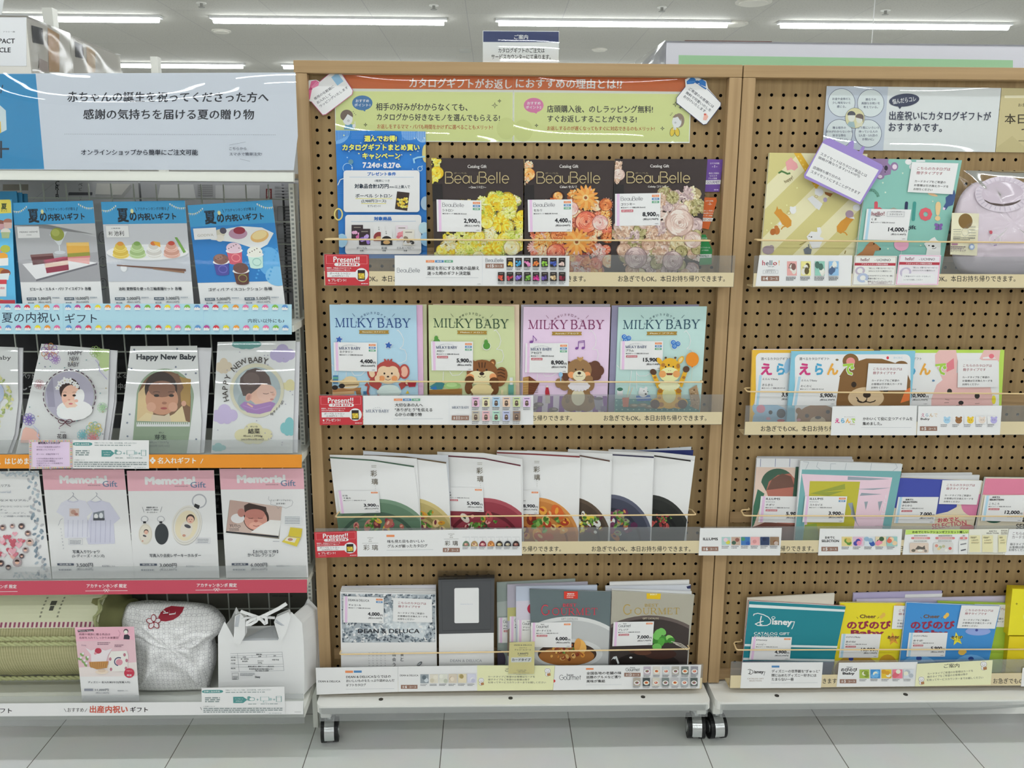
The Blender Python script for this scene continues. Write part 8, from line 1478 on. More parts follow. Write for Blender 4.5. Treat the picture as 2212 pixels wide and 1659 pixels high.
def art_hanon(sh):
    T = sh.t; sh.pg([(690, 215), (720, 245), (760, 250), (792, 215), (795, 184), (700, 176), (680, 190)], '#b5c98a'); sh.pg([(692, 240), (720, 270), (715, 300), (760, 345), (795, 330), (795, 190), (700, 190)], '#b9cc90')
    rosette(sh, 360, 200, 62, ('#a05a94', '#c98a4c', '#7a5ab0')); rosette(sh, 402, 256, 34, ('#9a6ab8', '#b088c8')); rosette(sh, 690, 200, 40, ('#8fb05a', '#a9c478')); rosette(sh, 283, 437, 34, ('#c9808c', '#b0989c')); rosette(sh, 210, 690, 44, ('#5a5ab0', '#8c5ab8')); rosette(sh, 680, 765, 58, ('#d0b84c', '#6fb0a0')); rosette(sh, 597, 803, 38, ('#5fb0b0', '#7ab8c8')); rosette(sh, 672, 825, 40, ('#c9707c', '#d98a8c')); rosette(sh, 740, 605, 36, ('#8fb88c', '#a9c8a0'))
    sh.pg([(150, 780), (185, 745), (240, 760), (285, 800), (280, 840), (200, 860), (140, 860)], '#e3b0a4'); sh.l([(240, 735), (275, 770), (268, 810), (292, 830)], 4, '#b0b8d8'); sh.l([(690, 260), (715, 290), (720, 340), (775, 400)], 4, '#a9a0c9')
    rn = random.Random(2)
    for i in range(34): sh.e(rn.uniform(180, 770), rn.uniform(170, 830), 5, 5, rn.choice(('#8a8a9c', '#a08aa0', '#7a9a9c', '#b0a080')), n=8)
    for s, y, x0, x1 in (('HAPPY', 210, 492, 596), ('NEW', 251, 503, 570), ('BABY', 292, 492, 572)): T(s, x0, y, 30, '#4a444c', x1=x1, b=-.003)
    sh.e(505, 520, 178, 182, '#e9e6ea', n=44)
    for i in range(28): a0 = 360*i/28; sh.l([(503+190*math.cos(R(a)), 520+188*math.sin(R(a))) for a in (a0, a0+4, a0+8)], 6, '#4a2a40')
    sh.e(503, 520, 177, 178, '#a3a0b0', n=44); sh.clip = None
    sh.pg([(335, 470), (380, 380), (400, 600), (350, 600)], '#8f8c9e'); sh.e(540, 620, 130, 70, '#dfe3ee'); sh.e(470, 640, 60, 48, '#d6dbe8'); sh.e(505, 480, 74, 88, HR, n=24); sh.e(515, 525, 70, 84, SKN, n=28); sh.e(512, 582, 44, 32, '#e0bba8'); sh.e(575, 530, 36, 60, '#dfe3ee', 10); sh.e(535, 650, 105, 48, '#d9e0ee'); sh.pg([(430, 600), (480, 628), (560, 630), (610, 590), (655, 600), (620, 680), (520, 698), (440, 670)], '#dde3ef')
    for s in (-1, 1): sh.e(503+s*34, 517, 13, 8, '#2c2220', n=12); sh.l(A_(503+s*36, 498, 16, 6, 200, 340, 5), 3, '#8a6a5c')
    sh.e(500, 548, 9, 6, SKD); sh.e(512, 577, 15, 6, '#b8626a'); sh.e(470, 556, 14, 11, '#e0a898'); sh.e(552, 556, 14, 11, '#e0a898')
    for x, y, r in ((435, 430, 20), (470, 410, 24), (505, 412, 22), (540, 432, 18), (415, 462, 16), (560, 450, 14)):
        for k in range(5): a = R(72*k+x); sh.e(x+r*.6*math.cos(a), y+r*.6*math.sin(a), r*.55, r*.4, '#dce6ec', math.degrees(a), 9)
        sh.e(x, y, r*.25, r*.25, '#c9c0a0', n=7)
    BW = '#5a2a38'
    for s in (-1, 1): sh.ring(472+s*26, 706, 24, 14, 5, BW, rot=s*-14); sh.l([(472, 712), (472+s*18, 730), (472+s*40, 742)], 5, BW)
    T('かのん', 436, 783, 10, '#4a3a40', x1=476); T('花音', 412, 812, 34, '#3a3036', x1=484, b=.012)
def art_mei(sh):
    T = sh.t; rn = random.Random(6)
    for i in range(46):
        x, y = rn.uniform(870, 1460), rn.uniform(170, 900)
        if (x-1190)**2+(y-500)**2 > 205**2 and not (950 < x < 1400 and y > 480): sh.star(x, y, 11, '#6a7488', rn.uniform(0, 70))
    T('Happy New Baby', 988, 243, 52, '#2c3038', x1=1418, b=.022); GRN_ = '#8fa088'
    sh.pg(A_(1196, 530, 208, 208, 180, 360, 24)+[(1376, 760), (1352, 1000), (950, 1000), (965, 800)], GRN_); sh.pg(A_(1192, 530, 190, 190, 180, 360, 24)+[(1376, 710), (990, 702)], '#7a5a42')
    sh.pg([(1300, 380), (1382, 400), (1376, 600), (1310, 560)], '#a8864c'); sh.pg([(1200, 350), (1290, 360), (1330, 460), (1280, 540), (1190, 500)], '#7c5c48'); sh.pg([(1000, 500), (1050, 440), (1110, 640), (1105, 703), (990, 700)], '#d3b98c'); sh.e(1165, 470, 118, 126, HR, n=28); sh.e(1172, 545, 118, 112, '#c08d72', n=30); sh.e(1172, 470, 98, 60, '#8a6250'); sh.e(1095, 600, 34, 34, '#cc9c84'); sh.e(1252, 600, 34, 34, '#cc9c84')
    sh.pg([(1060, 640), (1105, 655), (1180, 690), (1260, 650), (1320, 590), (1345, 700), (1366, 710), (990, 702)], '#d9c69c'); sh.pg([(1100, 655), (1190, 665), (1225, 645), (1240, 708), (1090, 706)], '#cfc0a8')
    for s in (-1, 1): sh.e(1187+s*54, 518, 19, 10, '#241a18', n=14); sh.l(A_(1187+s*54, 498, 26, 9, 200, 340, 5), 5, '#5f3f34')
    sh.e(1190, 572, 18, 10, '#9c6a54'); sh.e(1186, 610, 24, 8, '#a04a48'); sh.e(1330, 575, 18, 20, '#cc9c84'); sh.r(988, 712, 1374, 742, '#e6e4e0')
    for i in range(26): sh.r(992+i*14.5, 708, 999+i*14.5, 726, GRN_)
    T('めい', 1150, 786, 12, '#3a403a', x1=1186); T('芽生', 1118, 818, 36, '#33403a', x1=1206, b=.012); T('48cm / 2157g', 1080, 858, 18, '#55605a', x1=1222); T('2023年10月10日', 1076, 882, 18, '#55605a', x1=1226)
def art_yuina(sh):
    T = sh.t
    for x, y, w, h, c in ((1785, 140, 210, 80, '#6fa4a0'), (2045, 210, 180, 130, '#b5a9cc'), (1620, 300, 120, 110, '#d3c4ae'), (1625, 650, 190, 140, '#c3b4d6'), (2100, 440, 120, 80, '#d6cda0'), (2095, 740, 130, 130, '#7fbcc0'), (1580, 890, 110, 60, '#8fc0c0'), (1835, 790, 270, 150, '#dcd3ac')): sh.cloud(x, y, w, h, c)
    rn = random.Random(3)
    for i in range(30): x, y = rn.uniform(1570, 2120), rn.uniform(180, 880); sh.pg([(x, y-5), (x+6, y+5), (x-6, y+5)], '#a9a4b4')
    sh.e(1860, 480, 196, 196, '#cfcab4', n=48); sh.e(1860, 482, 172, 170, '#a9b4b8', n=44); sh.e(1800, 430, 80, 90, '#b9c2c6'); sh.e(1780, 560, 60, 70, '#9aa8ac')
    sh.pg([(1800, 440), (1900, 420), (1985, 470), (1995, 520), (1960, 570), (1850, 580), (1800, 540)], SKN); sh.e(1930, 500, 72, 62, '#ddb5a6'); sh.pg([(1735, 440), (1740, 390), (1790, 335), (1850, 318), (1910, 335), (1950, 380), (1965, 440), (1900, 430), (1860, 470), (1800, 520), (1760, 520)], '#5a4a48'); sh.e(1820, 400, 60, 50, '#6a5956')
    sh.l(A_(1925, 498, 22, 8, 20, 160, 6), 4, '#6a4a44'); sh.l(A_(1968, 490, 12, 6, 20, 160, 5), 3, '#6a4a44'); sh.e(1978, 510, 12, 9, '#d0a090'); sh.e(1968, 545, 14, 7, '#c08078'); sh.e(1800, 530, 22, 30, '#cf9f90', 20); sh.e(1800, 532, 12, 20, '#b8867a', 20)
    sh.pg([(1735, 590), (1770, 560), (1850, 585), (1960, 560), (1995, 575), (1960, 630), (1880, 652), (1790, 640)], '#a07ab0'); sh.l([(1760, 590), (1850, 620), (1960, 590)], 4, '#b593c4'); sh.l([(1790, 575), (1830, 600)], 12, SKN)
    sh.arc('HAPPY NEW', 1860, 482, 232, -105, -26, 40, '#4a4440', b=-.003); sh.arc('BABY', 1860, 482, 224, -12, 16, 42, '#4a4440', b=-.003); sh.arc('Hello♡'[::-1], 1862, 482, 208, 118, 146, 20, '#4a4440') if False else None
    for i, ch in enumerate('Hello'): sh.t(ch, 1968+18*i, 652-19*i, 20 if ch in 'Hl' else 15, '#4a4440', c=1)
    sh.t('♡', 2046, 565, 20, '#4a4440', c=1)
    T('ゆいな', 1812, 742, 12, '#4a4440', x1=1866); T('結菜', 1795, 775, 38, '#3a3634', x1=1882, b=.012); T('45cm / 2950g', 1760, 812, 17, '#4a4440', x1=1900); T('2023年10月10日', 1743, 836, 17, '#6a6460', x1=1908)
def art_left(sh):
    sh.t('baby', -40, 248, 40, '#4a4a4c', x1=80); rn = random.Random(9)
    for i in range(90): a = rn.uniform(-1.5, 1.5); r = rn.uniform(230, 290); sh.e(-200+r*math.cos(a), 560+r*math.sin(a)*.85, 14, 9, rn.choice(('#b5c07a', '#d6cf8c', '#9cab68', '#dcd9b0')), rn.uniform(0, 180), 8)
    sh.e(-20, 500, 50, 70, '#a9b4cc'); sh.e(-200, 560, 200, 190, '#b8bfd0', n=30)
MT = '#8fcabc'
baby('white baby card with a wreath, cut by the left picture edge', [(-420, 150), (128, 168), (132, 560), (105, 800), (52, 945), (42, 1005), (-470, 1005)], art_left, [[(-380, 152), (165, 172), (160, 560), (132, 800), (84, 945), (70, 1005), (-430, 1005)]])
baby('white baby card with knotted flower rosettes and a round portrait', [(300, 143), (792, 183), (782, 560), (745, 850), (712, 1005), (115, 1005)], art_hanon, [[(330, 150), (850, 192), (826, 560), (782, 850), (750, 1005), (140, 1005)], [(360, 160), (845, 205), (842, 560), (800, 850), (770, 1005), (170, 1005)]])
baby('white baby card with small stars and an arched portrait', [(945, 160), (1426, 157), (1458, 700), (1448, 1005), (850, 1005)], art_mei, [[(1000, 165), (1532, 172), (1505, 560), (1478, 1005), (900, 1005)]], t=.0015)
baby('white baby card with pastel clouds and a round sleeping portrait', [(1575, 130), (2140, 121), (2118, 1005), (1530, 1005)], art_yuina, [[(1600, 130), (2172, 128), (2155, 1005), (1560, 1005)]])
# ------------------------------------------------ memorial gift cards
PM = Plane(1.772, .4185, 7)
def memo(label, q, nm, nm2, pr, pr2, art):
    V('M'); pts = PM.hit(px(q)); t = thing('gift_card', label, 'gift card', (pts[2]+pts[3])/2); sh = Sheet(PM); sh.slab(q, '#dee1e5', .0006); qq = px(q); sh.clip = qq; V([tuple(a) for a in qq]); T = sh.t
    sh.r(0, 0, 100, 17.2, '#dfa9b4'); T('Memorial', 20, 8.6, 7, '#ece8ea', x1=78, b=.05); T('Gift', 72, 12.2, 5, '#6a7a94', x1=90, b=.004); sh.tiny(54, 13.4, 70, 13.4, 1, .9, '#b08890')
    V('M'); art(sh); V([tuple(a) for a in qq])
    if nm2: T(nm2, 35, 69, 2.6, '#3a3d44', x1=65) if nm2[0] == '【' else T(nm2, 27, 72.6, 2.9, '#3a3d44', x1=66, b=.008)
    T(nm, 28 if nm2 else 20, 69 if nm2 and nm2[0] != '【' else 71.8, 3, '#3a3d44', x1=(61 if nm2 else 80), b=.008)
    sh.r(8, 78.6, 28, 80.4, '#4a5260'); T('申込番号', 11, 79.5, 1.1, '#dfe3e6', x1=25); T(pr+'円', 31, 80.2, 3.8, '#4a4d54', x1=51); T('(税込'+pr2+'円)', 31, 83.8, 2.4, '#6a6d74', x1=51); sh.tiny(9, 84, 25, 84, 1, 1.4, '#8a8d94'); T('商品詳細はこちら', 62, 81, 1.5, '#8a8d94', x1=78)
    V('P'); sh.build('printed_card', t); f = Sheet(PM, .0012); P = PM.hit(qq, .0012); f.add(P, [[0, 1, 2, 3]], CLR); f.build('clear_sleeve', t)
def art_tee(sh):
    for dx, dy, c, c2 in ((160, 8, '#c6c6d6', '#b4b4c8'), (0, 0, '#cfcfdc', '#bcbccc')):
        P = [(475, 258), (515, 272), (550, 258), (600, 268), (650, 340), (610, 375), (615, 420), (632, 525), (455, 528), (448, 380), (395, 345), (430, 280)]
        if dx: P = [(635, 262), (670, 275), (705, 262), (770, 280), (845, 390), (800, 428), (808, 560), (805, 568), (620, 572), (605, 530), (632, 520), (615, 420), (650, 345), (610, 275)]
        sh.pg(P, c); x = 475 if not dx else 635
        for i in range(5): sh.l([(P[8][0]+25+i*34 if not dx else 640+i*34, 400), (P[8][0]+22+i*34 if not dx else 636+i*34, 520 if not dx else 560)], 5, c2)
        sh.l(A_(513 if not dx else 671, 262, 38, 14, 10, 170, 8), 5, c2); a = 513 if not dx else 678; sh.l([(a-36, 262), (a, 232), (a+36, 262)], 3, '#8a8d98'); sh.l([(a, 232), (a+4, 215), (a-6, 208)], 3, '#8a8d98')
    sh.r(488, 320, 555, 375, '#c9b4ac'); sh.e(515, 345, 18, 16, '#b08a7c'); sh.e(535, 360, 14, 10, '#a8746a'); sh.pg([(655, 350), (730, 335), (735, 402), (655, 405)], '#7a8088'); sh.e(675, 375, 14, 18, '#dfe1e6'); sh.e(710, 370, 14, 20, '#d3d6dc'); sh.r(655, 388, 735, 404, '#4a4d54')
    sh.l([(482, 535), (580, 533), (580, 572), (482, 574)], 2, '#b4b4c0', True); sh.tiny(490, 546, 570, 566, 3, 4, '#8a8d98'); sh.l([(410, 440), (425, 400), (440, 390)], 2.5, '#8a8d98'); sh.tv('サイズもあるよ', 428, 465, 600, 10, '#8a8d98', x1=446)
def art_key(sh):
    sh.ring(1400, 268, 48, 46, 9, '#a9aab0', n=30); sh.pg([(1370, 285), (1405, 300), (1395, 325), (1362, 308)], '#2c2c2f'); sh.e(1314, 440, 104, 142, '#b4b2b0', 14, n=36); sh.e(1312, 436, 104, 140, '#d6d3cc', 14, n=36); sh.ring(1312, 436, 92, 126, 2, '#b0aca4', rot=14, n=36); sh.e(1310, 440, 78, 108, '#dcd0b4', 14, n=30)
    def kid(x, y, k): sh.e(x-8*k, y+25*k, 42*k, 60*k, '#d6cfc4', 14); sh.e(x+20*k, y-48*k, 30*k, 32*k, HR, 10); sh.e(x+20*k, y-40*k, 25*k, 26*k, SKN); sh.e(x+12*k, y-42*k, 3*k, 3*k, '#222', n=6); sh.e(x+29*k, y-42*k, 3*k, 3*k, '#222', n=6); sh.e(x+20*k, y-28*k, 7*k, 3*k, '#b0605c'); sh.e(x, y+5*k, 24*k, 12*k, '#4a4a50', 20); sh.e(x-25*k, y+70*k, 12*k, 9*k, SKD)
    kid(1318, 440, 1)
    for x, c in ((1022, '#d6d0c2'), (1136, '#34383c')):
        sh.ring(x-6, 395, 24, 20, 4, '#a9aab0', n=20); sh.r(x-16, 410, x+4, 425, '#2c2c2f'); sh.e(x, 500, 48, 74, c, n=28)
    sh.ring(1022, 500, 42, 66, 1.5, '#a9a49a'); kid(1016, 510, .55)
    for i, s in enumerate(('高級感を感じる', '合皮レザー素材の', 'キーホルダー!')): sh.t(s, 1068, 313+17*i, 11, '#3a3d44', c=1, b=.01)
    sh.l([(1000, 310), (1012, 348)], 2, '#5a5d64'); sh.l([(1138, 308), (1126, 346)], 2, '#5a5d64'); sh.l([(1378, 525), (1476, 527), (1476, 566), (1378, 564)], 2, '#c0c0c8', True); sh.tiny(1388, 536, 1466, 558, 3, 4, '#8a8d98')
def art_wall(sh):
    sh.pg([(1614, 262), (1980, 312), (1962, 535), (1586, 490)], '#8a8478'); sh.pg([(1618, 260), (1982, 308), (1958, 512), (1590, 478)], '#c0aaa0'); sh.pg([(1618, 260), (1750, 278), (1700, 400), (1590, 478)], '#b59a90'); sh.e(1800, 390, 90, 90, HR, n=28); sh.pg([(1715, 300), (1750, 282), (1870, 310), (1880, 380), (1720, 380)], HR); sh.e(1797, 400, 80, 72, '#c98f80', n=28); sh.e(1790, 360, 72, 36, '#b5776c'); sh.e(1800, 440, 50, 26, '#d6a090')
    for s in (-1, 1): sh.l(A_(1796+s*34, 384, 18, 6, 20, 160, 5), 4, '#5a3430')
    sh.e(1798, 408, 14, 9, '#b06a60'); sh.l([(1778, 440), (1800, 446), (1822, 440)], 4, '#8c4440'); sh.e(1670, 390, 48, 34, '#d9d6d6'); sh.e(1695, 350, 26, 30, '#b07a70'); sh.pg([(1830, 440), (1900, 400), (1975, 405), (1958, 512), (1760, 488)], '#dcd9d6'); sh.t('YUTO', 1612, 440, 20, '#4a4444', x1=1690, y1=446); sh.tiny(1612, 462, 1680, 472, 2, 5, '#7a706c'); sh.l([(1590, 484), (1956, 520)], 10, '#26262c')
    for i, s in enumerate(('ニューボーンフォトに', 'おすすめ!')): sh.t(s, 1972, 262+24*i, 13, '#3a3d44', c=1)
    sh.l([(1890, 235), (1886, 255), (1905, 272), (1900, 290), (1940, 300), (1955, 322), (1968, 305), (2010, 318), (2050, 300), (2058, 275), (2048, 260)], 1.5, '#77777e'); sh.rr(1990, 372, 2120, 434, 12, '#d9dbe0'); sh.tiny(2002, 380, 2108, 425, 5, 4, '#8a8d98')
    sh.pg([(2040, 452), (2125, 462), (2115, 525), (2025, 512)], '#c3b03c'); sh.pg([(2022, 515), (2112, 528), (2085, 588), (1980, 555)], '#cdbb48'); sh.pg([(2020, 520), (2085, 530), (2070, 560), (2000, 545)], '#d6d0c4'); sh.e(2040, 538, 18, 10, '#a87a6c'); sh.tiny(1918, 551, 1965, 551, 1, 4, '#8a8d98')
memo('memorial gift card with two pale t-shirts', [(295, 45), (872, 45), (951, 885), (372, 885)], '写真入りTシャツ', '(レディーズ・メンズ)', '3,500', '3,850', art_tee)
memo('memorial gift card with oval leather key rings', [(890, 55), (1503, 51), (1543, 885), (946, 885)], '写真入り合皮レザーキーホルダー', None, '3,000', '3,300', art_key)
memo('memorial gift card with a framed newborn photo', [(1542, 42), (2132, 38), (2168, 885), (1592, 885)], 'かべコレクション', '【お仕立て券】', '6,000', '6,600', art_wall)
V('M'); q = [(-260, 62), (272, 55), (366, 885), (-170, 885)]
sh = Sheet(PM); sh.slab(q, '#dee1e5', .0006); sh.clip = px(q); rn = random.Random(12); T = sh.t
for i in range(60):
    k = i/60; x, y = 215+k*85+rn.uniform(-30, 40), 70+k*760; sh.e(x, y, 16, 9, rn.choice(('#8a98a4', '#a9b4bc', '#7a8894', '#b0b0b4')), rn.uniform(20, 160), 9)
for i in range(24): sh.e(10+i*12, 70+rn.uniform(-10, 20), 14, 7, rn.choice(('#a9b4bc', '#b8c0c6')), rn.uniform(0, 180), 8); sh.e(100+i*12, 800+rn.uniform(-30, 20), 14, 6, rn.choice(('#a9b4bc', '#c0c6ca')), rn.uniform(0, 180), 8)
T('メモリアル', -40, 160, 18, '#6a6d74', x1=74); T('memorial', -60, 204, 16, '#a9b0bc', x1=76); T('贈る特別なメモリアル。', -130, 263, 15, '#6a6d74', x1=200)
for i, s in enumerate(('選べるカタログにひとつひとつが', '商品です。', '贈る完全オーダーメイド。', '出産・結婚式・ご両親への贈り物')): T(s, -140, 306+23*i, 12, '#8a8d94', x1=(206, 45, 180, 210)[i])
def heart(x, y, r, c): sh.pg([(x+r*.0625*16*math.sin(t)**3, y-r*.0625*(13*math.cos(t)-5*math.cos(2*t)-2*math.cos(3*t)-math.cos(4*t))) for t in (i*.262 for i in range(24))], c)
for i in range(46):
    a, d = rn.uniform(0, 6.28), math.sqrt(rn.random()); x, y = 40+150*d*math.cos(a), 580+120*d*math.sin(a)
    if y < 690-abs(x-50)*.75: heart(x, y, rn.uniform(10, 30), rn.choice(('#d9a0ac', '#c97a88', '#e3bcc2', '#b85a68', '#dca8a0')))
for x, y, r in ((18, 455, 22), (85, 445, 18), (150, 445, 22), (195, 495, 22), (208, 558, 26), (178, 612, 22), (152, 655, 18), (120, 698, 32), (58, 735, 20), (5, 705, 24)): sh.e(x, y, r, r, rn.choice(('#a9989a', '#c0aaa4', '#5f565a', '#8a7a7c'))); sh.e(x, y-2, r*.5, r*.55, SKN); sh.pg(A_(x, y-4, r*.52, r*.5, 180, 360, 8), HR)
sh.build('gift_card', label='memorial gift card with a heart of little hearts at the left picture edge', cat='gift card')
# ------------------------------------------------ lowest shelf: straw roll, wrapped bag, rice bag
def straw():
    m, nt, b, n = nodes('woven_straw'); L = nt.links.new
    tc = n('ShaderNodeTexCoord'); w1 = n('ShaderNodeTexWave'); w1.inputs['Scale'].default_value = 55; w1.inputs['Distortion'].default_value = 1.2; w1.bands_direction = 'X'
    no = n('ShaderNodeTexNoise'); no.inputs['Scale'].default_value = 240; mp = n('ShaderNodeMapping'); mp.inputs['Scale'].default_value = (.06, 1, 1)
    rp = ramp(nt, [(.0, '#939068'), (.5, '#aca87e'), (1, '#c0bb94')]); mx = n('ShaderNodeMixRGB'); mx.inputs[0].default_value = .45
    bu = n('ShaderNodeBump'); bu.inputs['Strength'].default_value = .6; bu.inputs['Distance'].default_value = .002
    L(tc.outputs['Object'], w1.inputs[0]); L(tc.outputs['Object'], mp.inputs[0]); L(mp.outputs[0], no.inputs[0]); L(w1.outputs[1], mx.inputs[1]); L(no.outputs[0], mx.inputs[2]); L(mx.outputs[0], rp.inputs[0]); L(rp.outputs[0], b.inputs['Base Color']); L(mx.outputs[0], bu.inputs['Height']); L(bu.outputs[0], b.inputs['Normal'])
    b.inputs['Roughness'].default_value = .8; return m
STR = straw(); ROPE = mat('#a3a67c', .8, .1); DS = mat('#8a8a60', .85, .1)
RZ, RY, RR = .1325+.1155, 1.874, .104
rt_ = thing('straw_roll', 'fat green straw roll tied with rope on the lowest left shelf', 'straw roll', (-1.0, RY, RZ-RR))
m = MB(); N = 40; xs = [-1.295+.012*i for i in range(41)]; xend = float(at(*px([(655, 300)])[0], RY)[0]); xs = [x for x in xs if x < xend]+[xend]
rn = random.Random(1); V('Q')
def prof(x): return RR*(1-.022*abs(math.sin(x*38)))+(-.006 if abs(x-(-.872)) < .008 else 0)
m.add([(x, RY+prof(x)*math.cos(2*math.pi*k/N), RZ+prof(x)*math.sin(2*math.pi*k/N)) for x in xs for k in range(N)], [[i*N+k, i*N+(k+1) % N, (i+1)*N+(k+1) % N, (i+1)*N+k] for i in range(len(xs)-1) for k in range(N)]+[list(range(N))], STR, True); m.build('straw_mat', rt_)
m = MB(); xe = xend
tuft = [(0, .99), (.02, 1.0), (.028, .9), (.03, .74), (.045, .62), (.06, .66), (.066, .4), (.065, .05)]
m.add([(xe+a, RY+RR*r*math.cos(2*math.pi*k/N)*(1+.05*math.sin(k*7)), RZ+RR*r*math.sin(2*math.pi*k/N)*(1+.05*math.sin(k*5)) if r > .7 else RZ+RR*r*math.sin(2*math.pi*k/N)) for a, r in tuft for k in range(N)], [[i*N+k, i*N+(k+1) % N, (i+1)*N+(k+1) % N, (i+1)*N+k] for i in range(len(tuft)-1) for k in range(N)]+[list(range((len(tuft)-1)*N, len(tuft)*N))], DS, True); m.build('straw_end', rt_)
def ropeline(pts, r=.0042, tw=90):
    P = [np.array(p, float) for p in pts]; m = MB()
    for s in (0, math.pi):
        Q_ = []
        for i, p in enumerate(P):
            t = P[min(i+1, len(P)-1)]-P[max(i-1, 0)]; t /= np.linalg.norm(t); a = np.cross(t, (.3, .9, .2)); a /= np.linalg.norm(a); b = np.cross(t, a); ph = i*.9+s
            Q_.append(p+(a*math.cos(ph)+b*math.sin(ph))*r*.55)
        m.tube(Q_, r*.72, ROPE, 7)
    return m.build('rope', rt_)
for x in (-1.24, -.872): ropeline([(x+.004*math.sin(a*.3), RY+(RR+.0045)*math.cos(R(a)), RZ+(RR+.0045)*math.sin(R(a))) for a in range(80, 281, 3)])
for ang, x1 in ((163, -.80), (169, -.80), (222, -.80)): ropeline([(x, RY+(RR+.0105)*math.cos(R(ang)), RZ+(RR+.0105)*math.sin(R(ang))) for x in np.arange(-1.29, x1, .004)])
m = MB(); LB = mat('#cfd0b4', .6, .2); xa_, xb_ = -1.295, -.868
def curved(x0, x1, a0, a1, col, rr): 
    n = 10; m.add([(x, RY+(RR+rr)*math.cos(R(a0+(a1-a0)*k/n)), RZ+(RR+rr)*math.sin(R(a0+(a1-a0)*k/n))) for k in range(n+1) for x in (x0, x1)], [[2*k, 2*k+1, 2*k+3, 2*k+2] for k in range(n)], col if not isinstance(col, str) else mat(col))
curved(xa_, xb_, 95, 152, LB, .0012); curved(xa_, xb_, 144.5, 151.5, '#d9cfc0', .0015)
for i in range(44): curved(xa_+.0097*i, xa_+.0097*i+.0045, 145, 151, '#8c4a60', .0018)
for x, c in ((-1.0, '#8a8a78'), (-.962, '#8a8a78')): 
    for k in range(6): curved(x, x+.004, 112+5*k, 114.5+5*k, c, .0018)
curved(-.985, -.972, 118, 124, '#4a4a44', .0018); curved(-.983, -.974, 125, 131, '#4a4a44', .0018); curved(-1.0, -.94, 100, 108, '#8f8a78', .0018)
m.build('paper_label', rt_)
# pink pop card in front of the roll
V('Q'); q = [(525, 277), (942, 272), (978, 795), (578, 800)]; PP3 = Plane(1.7225, .13, 9); PP3.floor = .1325
pts = PP3.hit(px(q)); t = thing('product_card', 'pink product card with a basket picture, leaning between straw roll and wrapped bag', 'product card', (pts[2]+pts[3])/2); sh = Sheet(PP3); sh.slab(q, '#dcdfe3', .0008); sh.clip = px(q); T = sh.t
sh.pg([(525, 277), (942, 272), (972, 620), (560, 624)], '#dca9b8'); sh.pg([(530, 375), (945, 365), (968, 520), (552, 560)], '#d6b4bc'); sh.pg([(552, 560), (968, 520), (972, 620), (560, 624)], '#d9cfcc'); sh.pg([(545, 295), (658, 290), (659, 306), (547, 311)], '#4a2c38'); T("Mom's Voice", 550, 301, 9, '#eadfe3', x1=652, b=.01)
T('両親や親族に贈る商品は', 555, 326, 16, '#6a3a4c', x1=775); T('名前を入れてしっかりお披露目', 556, 350, 16, '#6a3a4c', x1=830); sh.e(885, 305, 17, 17, '#3a3438'); sh.e(884, 310, 13, 13, '#ead9cf'); sh.pg([(868, 360), (872, 330), (898, 326), (912, 340), (910, 362)], '#33303a'); sh.l([(830, 295), (845, 320), (832, 350)], 2, '#a86a80')
T('Disney', 572, 404, 14, '#a98a9c', x1=606); sh.tiny(685, 385, 775, 396, 2, 6, '#8a6a78'); sh.tiny(805, 402, 868, 412, 2, 6, '#8a6a78')
sh.pg([(600, 420), (640, 470), (640, 520), (745, 520), (760, 470), (790, 425), (740, 440), (690, 420), (640, 440)], '#dcd3d6'); sh.e(690, 442, 24, 20, '#b0384c'); sh.e(670, 460, 10, 9, '#c98a94'); sh.pg([(625, 520), (762, 515), (752, 562), (680, 572), (632, 555)], '#b5844c'); 
for i in range(8): sh.l([(635+i*16, 522), (640+i*14, 562)], 3, '#94683a')
sh.pg([(765, 480), (780, 445), (890, 442), (902, 475), (895, 585), (765, 585)], '#dcd8d3'); sh.ring(835, 518, 30, 28, 8, '#4a4a6a', a0=100, a1=300); sh.e(838, 522, 24, 22, '#c98a98'); 
for x, y in ((775, 500), (890, 510), (885, 565), (780, 572), (875, 470)): sh.e(x, y, 9, 12, '#b07080')
for x, y in ((560, 500), (585, 520), (610, 495), (575, 470), (600, 540)): sh.e(x, y, 16, 8, '#7a9c5c', x % 90); sh.e(x+8, y-10, 8, 8, '#e0dcdf')
sh.e(715, 590, 46, 16, '#d9c9b8'); sh.e(715, 582, 28, 12, '#cdb8a4'); sh.e(908, 598, 36, 34, '#b8344a'); T('アカチャン', 888, 584, 8, '#ecd6da', x1=930); T('限定', 892, 614, 14, '#ecd6da', x1=926, b=.01); T('ディズニー 名入れ米5キロ(写真入り)', 618, 664, 17, '#3a3d44', x1=914, b=.01); sh.r(592, 708, 654, 724, '#8a8d98'); T('11,000円', 668, 717, 18, '#6a6d74', x1=762, b=.01); T('(税込11,880円)', 672, 738, 11, '#8a8d94', x1=766); T('商品詳細はこちら', 826, 722, 9, '#8a8d94', x1=900)
V('P'); sh.build('printed_card', t); V('Q'); f = Sheet(PP3, .0014); P = PP3.hit(px(q), .0014); f.add(P, [[0, 1, 2, 3]], CLR); f.build('clear_sleeve', t)
